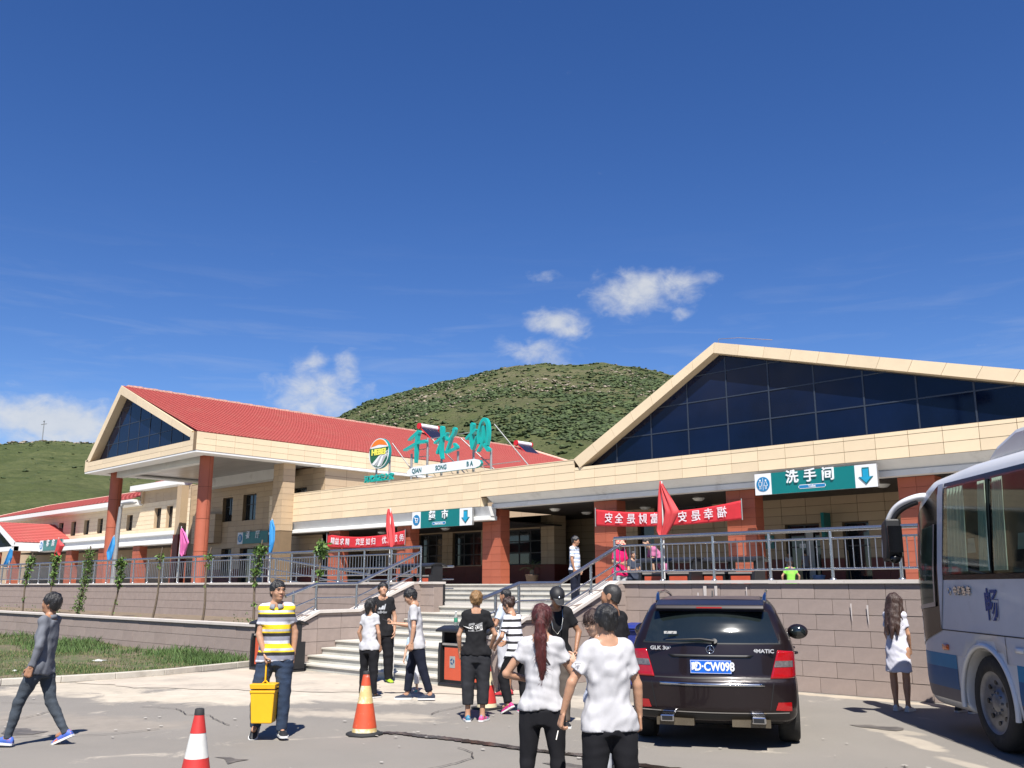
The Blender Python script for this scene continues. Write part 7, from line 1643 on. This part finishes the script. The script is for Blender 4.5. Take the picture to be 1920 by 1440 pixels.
class Hull:
    def __init__(s,lo,hi,h): s.g=Grid(lo,hi,h); s.X,s.Y,s.Z=np.meshgrid(*s.g.ax,indexing='ij',sparse=True)
    def sample(s,p):
        q=(p-s.g.lo)/s.g.h; i=np.clip(np.floor(q).astype(int),0,s.g.n-2); f=q-i; f=np.clip(f,0,1); v=s.g.v; o=0
        for a in (0,1):
            for b in (0,1):
                for c in (0,1): o=o+v[i[:,0]+a,i[:,1]+b,i[:,2]+c]*np.where(a,f[:,0],1-f[:,0])*np.where(b,f[:,1],1-f[:,1])*np.where(c,f[:,2],1-f[:,2])
        return o
    def cast(s,p,d,steps=420,st=.01):
        p=p.copy(); d=np.array(d,float); done=np.zeros(len(p),bool); out=p.copy(); prev=s.sample(p)
        for i in range(steps):
            q=p+d*st; v=s.sample(q); hit=(v<0)&~done; t=np.where(hit,prev/(prev-v+1e-9),0); out[hit]=(p+d*st*t[:,None])[hit]; done|=hit; p=q; prev=v
            if done.all(): break
        out[~done]=p[~done]; s.miss=~done; return out
    def patch(s,name,m,parent,quad,face,off=.004,nu=12,nv=8,thick=None,wave=None,far=None):
        """quad: 4 corners as (a,b) in the face plane; face: rear, left, right, front, top"""
        a,b,c,d=[np.array(q,float) for q in quad]; U,V=np.meshgrid(np.linspace(0,1,nu+1),np.linspace(0,1,nv+1)); U=U.ravel()[:,None];V=V.ravel()[:,None]
        q=(a*(1-U)+b*U)*(1-V)+(d*(1-U)+c*U)*V
        A,B=q[:,0],q[:,1]; lo,hi=s.g.lo+.03,s.g.lo+s.g.h*(s.g.n-1)-.03
        if face=='rear': p=np.stack([A,np.full(len(A),lo[1]),B],1); dr=(0,1,0)
        if face=='front': p=np.stack([A,np.full(len(A),hi[1]),B],1); dr=(0,-1,0)
        if face=='left': p=np.stack([np.full(len(A),lo[0]),A,B],1); dr=(1,0,0)
        if face=='right': p=np.stack([np.full(len(A),hi[0]),A,B],1); dr=(-1,0,0)
        if face=='top': p=np.stack([A,B,np.full(len(A),hi[2])],1); dr=(0,0,-1)
        r_=s.cast(p,dr); dr=np.array(dr,float); o=off+(wave(U[:,0],V[:,0]) if wave else 0); r_=r_-dr*(o[:,None] if np.ndim(o) else o)
        W=nu+1; F=[(j*W+i,j*W+i+1,(j+1)*W+i+1,(j+1)*W+i) for j in range(nv) for i in range(nu)]; F=[f for f in F if not any(s.miss[k] for k in f)]
        MBo=MB(); MBo.add(r_.tolist(),F,0,True); me=MBo.mesh(name,m)
        o_=link(name,me,parent); 
        # make faces point outwards
        import bmesh
        bm=bmesh.new(); bm.from_mesh(me); bm.normal_update()
        for f in bm.faces:
            if f.normal.dot(Vector(-dr))<0: f.normal_flip()
        bm.to_mesh(me); bm.free()
        if thick: so=o_.modifiers.new('s','SOLIDIFY'); so.thickness=thick; so.offset=-1
        return o_
def wheel(parent,x,y,r,w_,side,rimm,nspoke,name='wheel',holes=False):
    """side=+1 outer face towards +x"""
    o=empty(name,(x,y,r)); o.parent=parent
    n=40; prof=[(r*.62,-w_/2),(r*.9,-w_/2),(r*.985,-w_*.40),(r,-w_*.25),(r,w_*.25),(r*.985,w_*.40),(r*.9,w_/2),(r*.66,w_/2),(r*.62,w_*.38)]
    def ax(mb): 
        mb.v=[((v[2])*side,v[0],v[1]) for v in mb.v]; return mb
    t=ax(MB().lathe(prof,n)); 
    if side<0: t.f=[f[::-1] for f in t.f]
    t.build('tyre',mat('tyre_rubber',(.022,.021,.020),.85,var=.2,vs=12,bump=.3,dirt=((.10,.09,.075),9,.55,.85)),o)
    if not holes:
        rm=ax(MB().lathe([(r*.66,w_*.48),(r*.64,w_*.40),(r*.60,w_*.30),(r*.58,-w_*.3)],n)); rm.build('rim',rimm,o)
        sp=MB()
        for k in range(nspoke):
            a=k*6.283/nspoke
            for da in (-.10,.10):
                c0,s0=math.cos(a+da*2.2),math.sin(a+da*2.2); c1,s1=math.cos(a+da*.9),math.sin(a+da*.9)
                sp.tube([(side*w_*.40,c0*r*.14,s0*r*.14),(side*w_*.42,c1*r*.62,s1*r*.62)],[r*.05,r*.045],6)
        sp.tube([(side*w_*.30,0,0),(side*w_*.46,0,0)],r*.15,16); sp.build('spokes',rimm,o,kind='stuff')
        MB().tube([(side*w_*.05,0,0),(side*w_*.12,0,0)],r*.55,24).build('brake_disc',mat('dark_brake',(.04,.04,.04),.5,.5),o)
    else:
        rm=ax(MB().lathe([(r*.66,w_*.49),(r*.63,w_*.44),(r*.58,w_*.36),(r*.52,w_*.40),(r*.30,w_*.22),(r*.27,w_*.30),(r*.17,w_*.42),(r*.12,w_*.46),(0,w_*.46)],n)); rm.build('rim',rimm,o)
        hb=MB()
        for k in range(8): a=k*6.283/8; hb.tube([(side*w_*.24,math.cos(a)*r*.43,math.sin(a)*r*.43),(side*w_*.36,math.cos(a)*r*.43,math.sin(a)*r*.43)],r*.055,10)
        hb.build('rim_holes',M_blk,o,kind='stuff'); nb_=MB()
        for k in range(10): a=k*6.283/10; nb_.tube([(side*w_*.25,math.cos(a)*r*.225,math.sin(a)*r*.225),(side*w_*.43,math.cos(a)*r*.225,math.sin(a)*r*.225)],r*.028,6)
        nb_.build('wheel_nuts',rimm,o,kind='stuff')
    return o
# ---- dark SUV -------------------------------------------------------------------
M_paint=mat('dark_aubergine_paint',(.014,.008,.009),.30,.2,var=.12,vs=2,spec=.4,coat=.35,dirt=((.055,.045,.040),3.,.60,.95))
M_cglass=mat('car_window_glass',(.010,.015,.015),.09,var=.2,vs=1.2,spec=.9,dirt=((.03,.035,.033),2.2,.5,.9))
M_chrome=mat('chrome_trim',(.72,.73,.75),.14,1.,var=.02); M_tred=mat('tail_lamp_red',(.36,.006,.008),.12,var=.12,vs=30,coat=.8); M_tclr=mat('tail_lamp_clear',(.13,.12,.12),.15,var=.5,vs=25,coat=.8)
M_trim=mat('black_plastic_trim',(.012,.012,.013),.5,var=.1)
car=empty('parked_car',(-6.05,9.80,0),R(29.0),'dark aubergine SUV parked facing the terrace wall, seen from behind','car')
cx=Hull((-.98,-.98,.18),(.98,3.70,1.74),.022)
zq=lambda z:z if z<1.1 else 1.1+(z-1.1)*.88
prof=[(-.84,.30),(-.90,.42),(-.905,.70),(-.86,.76),(-.83,.98),(-.80,1.10),(-.757,1.236),(-.683,1.37),(-.575,1.51),(-.44,1.60),(-.2,1.635),(.6,1.665),(1.3,1.655),(1.75,1.60),(2.48,1.12),(3.3,1.00),(3.54,.88),(3.61,.62),(3.58,.34),(3.3,.22),(-.5,.22)]
prof=[(y,zq(z)) for y,z in prof]; dp=sd_poly(prof,cx.Y-.28*cx.X**2*np.clip((1-cx.Y)/1.5,0,1),cx.Z)
Wz=np.interp(cx.Z,[.2,.35,.60,.78,1.02,1.12,1.50,1.62],[.84,.90,.915,.905,.905,.875,.70,.62]); Wz=Wz-np.interp(cx.Y,[-.9,-.6,-.2,2.4,3.2,3.62],[.065,.02,0,0,.03,.16])
d=smax(dp,np.abs(cx.X)-Wz,.11)
for ya in (0,2.755):
    ar=.40-np.sqrt((cx.Y-ya)**2+(cx.Z-.36)**2); d=np.maximum(d,np.minimum(ar,np.abs(cx.X)-.60))
cx.g.v=d.astype(np.float32); V,F=cx.g.mesh(); link('body',mesh_from('body',[(V,F,0)],[M_paint]),car)
P=cx.patch
P('rear_window',M_cglass,car,[(-.73,1.11),(.73,1.11),(.63,1.435),(-.63,1.435)],'rear',.005,20,10)
P('roof_panel',mat('dusty_roof_paint',(.10,.075,.068),.55,var=.25,vs=3,bump=.1),car,[(-.56,-.22),(.56,-.22),(.56,1.6),(-.56,1.6)],'top',.003,10,12)
P('window_trim',M_trim,car,[(-.75,1.095),(.75,1.095),(.745,1.125),(-.745,1.125)],'rear',.004,20,2)
MB().prism([(-.60,1.435),(-.66,1.465),(-.64,1.51),(-.36,1.565),(-.34,1.53)],-.60,.60,0).build('rear_spoiler',M_paint,car,bevel=.012)
MB().box(-.14,.14,-.662,-.655,1.475,1.49).build('brake_light',M_tred,car)
wm=MB().tube([(.05,-.845,1.13),(-.1,-.842,1.15),(-.48,-.800,1.135)],[.018,.014,.007],8).tube([(.05,-.83,1.13),(.05,-.80,1.11)],.03,12); wm.build('rear_wiper',M_trim,car)
MB().box(-.50,-.36,-.776,-.772,1.20,1.228).build('sticker',mat('white_sticker',(.5,.5,.48),.5,dirt=((.1,.1,.1),40,.5,.6)),car)
for sg in (-1,1):
    tl=[(.625*sg,.745),(.90*sg,.745),(.895*sg,1.02),(.715*sg,1.035)]
    if sg<0: tl=[tl[1],tl[0],tl[3],tl[2]]
    o=P('tail_light',M_tred,car,tl,'rear',.012,12,12,thick=.02)
    cl=[(.665*sg,.86),(.895*sg,.86),(.895*sg,.925),(.685*sg,.925)]; cl=cl if sg>0 else [cl[1],cl[0],cl[3],cl[2]]
    P('clear_lens',M_tclr,o,cl,'rear',.017,8,4)
    sd_=[(-.62,.76),(-.42,.78),(-.44,1.0),(-.60,1.02)]; P('tail_light_side',M_tred,car,sd_,'right' if sg>0 else 'left',.006,6,6)
    rf=[(.66*sg,.42),(.83*sg,.41),(.83*sg,.50),(.69*sg,.50)]; rf=rf if sg>0 else [rf[1],rf[0],rf[3],rf[2]]; P('reflector',M_tred,car,rf,'rear',.006,5,3)
    gp_=[(.60*sg,.42),(.61*sg,.42),(.66*sg,.70),(.65*sg,.70)]; P('bumper_seam',M_trim,car,gp_,'rear',.003,2,8)
    MB().box(sg*.48-.075,sg*.48+.075,-.93,-.78,.29,.365).build('exhaust_tip',M_chrome,car,bevel=.015); MB().box(sg*.48-.055,sg*.48+.055,-.933,-.925,.305,.350).build('exhaust_hole',M_trim,car)
    MB().box(sg*.40-.20,sg*.40+.20,-.87,-.5,.25,.32).build('exhaust_silencer',mat('silencer_metal',(.16,.13,.09),.5,.6,var=.3),car)
    # roof rail
    MB().tube([(sg*.60,-.32,1.54),(sg*.61,-.24,1.60),(sg*.625,.0,1.645),(sg*.64,1.0,1.66),(sg*.63,1.6,1.62),(sg*.62,1.7,1.57)],[.028,.022,.018,.018,.018,.02],8).build('roof_rail',M_chrome,car)
    # side glass and trim
    fc='right' if sg>0 else 'left'
    for k,q in enumerate(([(-.52,1.16),(-.12,1.15),(-.12,1.45),(-.40,1.42)],[(-.08,1.15),(.83,1.13),(.83,1.48),(-.08,1.46)],[(.88,1.13),(1.98,1.12),(1.40,1.475),(.88,1.48)])): P('side_window',M_cglass,car,q,fc,.004,10,8)
    P('window_strip',M_chrome,car,[(-.55,1.135),(2.1,1.095),(2.1,1.108),(-.55,1.150)],fc,.006,30,1)
    for y0 in (.86,2.02,-.10): P('door_seam',M_trim,car,[(y0,.42),(y0+.008,.42),(y0+.008,1.10),(y0,1.10)],fc,.003,1,10)
    for y0 in (.02,.98):
        q=MB().tube([(sg*.915,y0,.96),(sg*.945,y0+.04,.965),(sg*.945,y0+.14,.965),(sg*.915,y0+.18,.96)],.013,6); q.build('door_handle',M_paint,car)
    P('sill_trim',M_trim,car,[(.42,.26),(2.34,.26),(2.34,.37),(.42,.37)],fc,.006,20,3)
    mr=MB().ell((sg*1.03,1.90,1.12),(.135,.09,.10),16,10).build('wing_mirror',M_paint,car); MB().ell((sg*1.03,1.835,1.12),(.105,.04,.075),14,8).build('mirror_glass',M_cglass,mr); MB().tube([(sg*.88,1.92,1.07),(sg*.96,1.91,1.08)],.03,8).build('mirror_arm',M_trim,mr)
P('chrome_strip',M_chrome,car,[(-.56,.665),(.56,.665),(.56,.695),(-.56,.695)],'rear',.012,20,2,thick=.01)
P('tailgate_seam',M_trim,car,[(-.62,.735),(.62,.735),(.62,.748),(-.62,.748)],'rear',.003,20,1)
P('lower_bumper_edge',M_chrome,car,[(-.80,.385),(.80,.385),(.80,.396),(-.80,.396)],'rear',.006,20,1)
P('lower_bumper',M_trim,car,[(-.80,.24),(.80,.24),(.80,.375),(-.80,.375)],'rear',.004,20,3)
P('plate_recess',M_trim,car,[(-.42,.955),(.42,.955),(.46,.985),(-.46,.985)],'rear',.010,14,2,thick=.02)
yp=float(cx.cast(np.array([[0.,-.94,.86]]),(0,1,0))[0][1])-.014
pl=MB().box(-.220,.220,yp-.006,yp+.012,.790,.930).build('number_plate',mat('plate_blue',(.008,.13,.62),.35,var=.03),car,bevel=.004); M_pw=mat('plate_white',(.82,.84,.86),.4,var=0)
for a in ((-.216,.216,.793,.796),(-.216,.216,.924,.927),(-.216,-.213,.796,.924),(.213,.216,.796,.924)): MB().box(a[0],a[1],yp-.0075,yp-.006,a[2],a[3]).build('plate_border',M_pw,pl)
def ltext(nm,t_,size,m,parent,pos,bold=.0,sx=1.,depth=.002,rot=(math.pi/2,0,0)):
    me=text_mesh(nm,t_,size,depth,bold,sx=sx); me.materials.clear(); me.materials.append(m); o=link(nm,me,parent); o.matrix_basis=Matrix.Translation(pos)@Euler(rot).to_matrix().to_4x4(); return o
ltext('plate_lettering','蒙',.085,M_pw,pl,(-.172,yp-.009,.860),.003,.85)
ltext('plate_lettering','D·CW098',.125,M_pw,pl,(.040,yp-.009,.860),.004,.80)
bd=empty('badge',(0,-.875,1.04)); bd.parent=car
MB().tube([(.043*math.cos(a),0,.043*math.sin(a)) for a in np.linspace(0,6.283,25)],.0045,6,cap=False).build('badge_ring',M_chrome,bd)
st_=MB()
for k in range(3): a=math.pi/2+k*2.094; st_.tube([(0,0,0),(.041*math.cos(a),0,.041*math.sin(a))],[.007,.0015],6)
st_.build('badge_star',M_chrome,bd)
yb_=float(cx.cast(np.array([[0.,-.94,1.04]]),(0,1,0))[0][1])-.012; bd.location.y=yb_
for t_,x,z in (('GLK 300',-.545,1.045),('4MATIC',.565,1.025)):
    y_=float(cx.cast(np.array([[x,-.94,z]]),(0,1,0))[0][1])-.006; ltext('badge_lettering',t_,.055,mat('silver_lettering',(.62,.62,.64),.35,.3,var=0),car,(x,y_-.016,z),.0015,1.15,.003,rot=(math.pi/2,0,-.04 if x<0 else .04))
MB().prism([(.2,1.58),(.34,1.585),(.31,1.63),(.28,1.665)],-.008,.008,0).build('roof_antenna',M_trim,car)
M_rim=mat('alloy_rim',(.34,.34,.35),.3,.8,var=.05)
for x,sg in ((.80,1),(-.80,-1)):
    for y in (0,2.755): wheel(car,x,y,.362,.235,sg,M_rim,5)
# ---- coach ----------------------------------------------------------------------
M_bus=mat('silver_coach_paint',(.60,.61,.65),.45,.0,var=.06,vs=1.5,coat=.2,dirt=((.42,.40,.37),2.5,.60,.95)); M_buw=mat('white_coach_paint',(.78,.78,.78),.3,var=.04,coat=.4,dirt=((.55,.52,.47),3,.55,.9))
M_b1=mat('coach_light_blue',(.01,.22,.44),.5,var=.08,vs=3,dirt=((.16,.28,.38),3,.62,.95)); M_b2=mat('coach_mid_blue',(.006,.10,.27),.5,var=.08,vs=3,dirt=((.10,.17,.26),3,.62,.95)); M_b3=mat('coach_grey_skirt',(.10,.095,.13),.5,var=.1,vs=3)
M_bk=mat('coach_black_glass',(.006,.006,.007),.16,var=.1,spec=.35); M_bint=mat('coach_interior',(.05,.065,.058),.9,var=.4,vs=2); M_cur=mat('pale_green_curtain',(.55,.68,.60),.9,var=.12,vs=3)
bus=empty('coach',(-2.55,11.85,0),R(41.6),'silver, white and blue coach cut by the right edge with a big curved mirror','bus')
bh=Hull((-1.26,-6.6,.24),(1.26,2.4,3.24),.032)
bp_=[(-6.48,.34),(-6.52,1.2),(-6.42,2.8),(-6.1,3.06),(-3,3.12),(.2,3.10),(1.2,3.03),(1.65,2.80),(1.95,2.25),(2.10,1.6),(2.14,.95),(2.05,.45),(1.82,.30),(-6.3,.30)]
dp=sd_poly(bp_,bh.Y,bh.Z); Wb=np.interp(bh.Z,[.3,.6,1.9,2.9,3.15],[1.16,1.20,1.20,1.13,1.05])-np.clip((bh.Y-1.4)/.75,0,1.1)**2*.32
d=smax(dp,np.abs(bh.X)-Wb,.16)
for ya,sc_ in ((0,1),(-4.3,1)):
    d=np.maximum(d,np.minimum(.60-np.sqrt((bh.Y-ya)**2+(bh.Z-.47)**2),np.abs(bh.X)-.70))
bh.g.v=d.astype(np.float32); V,F=bh.g.mesh(); link('body',mesh_from('body',[(V,F,0)],[M_buw]),bus)
P=bh.patch
P('side_panel',M_bus,bus,[(-6.4,.93),(2.02,.93),(1.1,1.79),(-6.4,1.79)],'left',.004,60,8)
def skirt(nm,m,z0,z1):
    for a,b in ((-6.4,-4.95),(-3.65,-.70),(.70,1.98)):
        P(nm,m,bus,[(a,z0),(b,z0),(b,z1),(a,z1)],'left',.006,24,3)
skirt('light_blue_stripe',M_b1,.78,.935); skirt('mid_blue_stripe',M_b2,.55,.78); skirt('lower_skirt',M_b3,.41,.55)
P('black_front_panel',M_bk,bus,[(1.02,1.20),(2.04,.93),(1.80,2.52),(.92,2.92)],'left',.012,20,16)
P('windscreen',M_bk,bus,[(-1.05,1.25),(1.05,1.25),(1.0,2.75),(-1.0,2.75)],'front',.006,20,16)
P('window_band',M_bk,bus,[(-6.35,1.79),(.86,1.79),(.76,2.93),(-6.35,2.93)],'left',.006,50,8)
P('pillar_strip',M_bus,bus,[(.86,1.79),(1.03,1.21),(.93,2.93),(.77,2.93)],'left',.014,4,12)
M_bglass=bpy.data.materials.new('coach_window_glass'); M_bglass.use_nodes=True
_n=M_bglass.node_tree.nodes; _l=M_bglass.node_tree.links; _n.clear(); _t=_n.new('ShaderNodeBsdfTransparent'); _t.inputs[0].default_value=(.62,.74,.67,1); _g=_n.new('ShaderNodeBsdfGlossy'); _g.inputs['Roughness'].default_value=.03; _g.inputs[0].default_value=(.9,.95,.95,1); _f=_n.new('ShaderNodeFresnel'); _f.inputs[0].default_value=1.35; _m=_n.new('ShaderNodeMixShader'); _o=_n.new('ShaderNodeOutputMaterial')
_l.new(_f.outputs[0],_m.inputs[0]); _l.new(_t.outputs[0],_m.inputs[1]); _l.new(_g.outputs[0],_m.inputs[2]); _l.new(_m.outputs[0],_o.inputs[0])
wins=[(-.42,.66,.78),(-1.55,-.50,0),(-2.68,-1.63,0),(-3.81,-2.76,0),(-4.94,-3.89,0),(-6.1,-5.02,0)]
for k,(a,b,_) in enumerate(wins):
    fr=P('side_window',M_bint,bus,[(a+.03,1.86),(b-.03+(.12 if k==0 else 0),1.86),(b-.03,2.86),(a+.03,2.86)],'left',.010,14,8)
    rr=random.Random(k)
    for (u0,u1) in (((.50,.98),(.02,.24)) if k==0 else ((.0,.30),(.72,1.0)) if k%2 else ((.1,.42),(.62,.9))):
        ya,yb=a+(b-a)*u0,a+(b-a)*u1
        P('curtain',M_cur,fr,[(ya,1.88),(yb,1.88),(yb-.02,2.85),(ya+.05,2.85)],'left',.028,36,6,wave=lambda U,V:.010*np.sin(U*34+V*1.0)*(.7+.3*V))
    if k<2: P('seat_back',mat('seat_dark_cloth',(.02,.02,.03),.9),fr,[(a+.3,1.88),(a+.62,1.88),(a+.56,2.22),(a+.36,2.22)],'left',.018,8,6); P('seat_cover',mat('seat_white_cover',(.4,.48,.45),.9),fr,[(a+.34,2.08),(a+.56,2.08),(a+.54,2.24),(a+.38,2.24)],'left',.022,6,4)
    P('pane',M_bglass,fr,[(a+.02,1.85),(b-.02+(.12 if k==0 else 0),1.85),(b-.02,2.87),(a+.02,2.87)],'left',.048,14,8)
# driver's window in the black front panel
dw=P('driver_window',mat('driver_window_view',(.16,.17,.14),.3,var=.5,vs=1.5),bus,[(1.14,1.52),(1.58,1.47),(1.42,2.42),(1.04,2.46)],'left',.016,8,10)
P('pane',M_bglass,dw,[(1.14,1.52),(1.58,1.47),(1.42,2.42),(1.04,2.46)],'left',.024,8,10)
for q in ([(1.10,1.48),(1.62,1.43),(1.60,1.48),(1.12,1.53)],[(1.10,1.48),(1.14,1.52),(1.05,2.46),(1.01,2.46)]): P('window_frame',M_steelb,dw,q,'left',.028,6,6)
P('panel_seam',M_trim,bus,[(-6.4,1.205),(1.04,1.205),(1.04,1.217),(-6.4,1.217)],'left',.008,60,1)
for y0 in (-.52,-1.9,-3.2): P('panel_seam',M_trim,bus,[(y0,.93),(y0+.008,.93),(y0+.008,1.205),(y0,1.205)],'left',.008,1,6)
P('side_indicator',mat('orange_lens',(.75,.13,.01),.25,coat=.5),bus,[(.88,.985),(1.04,.98),(1.04,1.045),(.88,1.045)],'left',.02,3,2,thick=.015)
P('fuel_flap_handle',M_signw,bus,[(-.88,1.06),(-.72,1.06),(-.72,1.11),(-.88,1.11)],'left',.02,3,2,thick=.015)
M_bl=mat('coach_blue_lettering',(.012,.045,.22),.5,var=0)
def btext(t_,size,m,y,z,bold,sx=1.,dep=.002):
    x_=float(bh.cast(np.array([[-1.28,y,z]]),(1,0,0))[0][0])-.014; me=text_mesh("coach_lettering",t_,size,dep,bold,sx=sx); me.materials.clear(); me.materials.append(m); o=link('coach_lettering',me,bus); o.matrix_basis=Matrix.Translation((x_,y,z))@Euler((math.pi/2,0,-math.pi/2)).to_matrix().to_4x4()
btext('畅',.36,M_bl,-.32,1.50,.004,.92); btext('通',.36,M_bl,-1.20,1.50,.004,.92); btext('客',.36,M_bl,-2.1,1.5,.01,.92); btext('运',.36,M_bl,-3.0,1.5,.01,.92)
for i,c_ in enumerate('中通客车'): btext(c_,.105,M_chrome,.54-.115*i,1.66,.004,1.,.006)
MB().tube([(-1.215,.70+.035*math.cos(a),1.66+.035*math.sin(a)) for a in np.linspace(0,6.28,13)],.008,5).build('coach_emblem',M_chrome,bus)
# arch trim
for ya in (0,-4.3):
    q=MB(); pts=[(-1.205,ya+.615*math.cos(a),.47+.615*math.sin(a)) for a in np.linspace(-.15,math.pi+.15,28)]; q.tube(pts,.03,8).build('wheel_arch_trim',M_buw,bus)
    for sg in (-1,1): wheel(bus,sg*1.02,ya,.495,.27,sg,mat('steel_coach_rim',(.26,.26,.27),.5,.5,var=.25,vs=8),8,holes=True)
    MB().box(-.68,.68,ya-.7,ya+.7,.35,1.1).build('wheel_housing',M_trim,bus)
# roof pod and mirror arm
MB().prism([(.05,3.08),(-.25,3.24),(-.7,3.36),(-3.9,3.36),(-4.2,3.08)],-.95,.95,0).build('roof_unit',M_buw,bus,bevel=.05)
MB().box(-.955,-.94,-2.0,-1.3,3.2,3.28).build('roof_unit_mark',mat('roof_mark_red',(.5,.03,.03),.5),bus)
ma=[(-.92,1.30,2.74),(-1.08,1.42,2.83),(-1.24,1.55,2.80),(-1.37,1.70,2.70),(-1.45,1.80,2.52),(-1.49,1.86,2.30),(-1.50,1.88,2.08)]
mo=MB().tube(poly_curve(ma,6),[.095 if i<14 else .095-.002*(i-14) for i in range(len(poly_curve(ma,6)))],12,flat=.55).build('mirror_arm',M_buw,bus)
MB().tube([(p[0],p[1]-.05,p[2]-.05) for p in poly_curve(ma,6)][10:],.035,8).build('arm_lining',M_trim,mo)
MB().prism([(1.66,2.58),(1.84,2.52),(1.92,2.14),(1.86,2.02),(1.70,2.06),(1.64,2.3)],-1.54,-1.34,0).build('mirror_housing',M_trim,mo,bevel=.03)
MB().box(-1.53,-1.35,1.625,1.64,2.14,2.48).build('mirror_glass',M_bk,mo); MB().ell((-1.44,1.70,2.06),(.07,.05,.06),12,8).build('round_mirror',M_bk,mo)
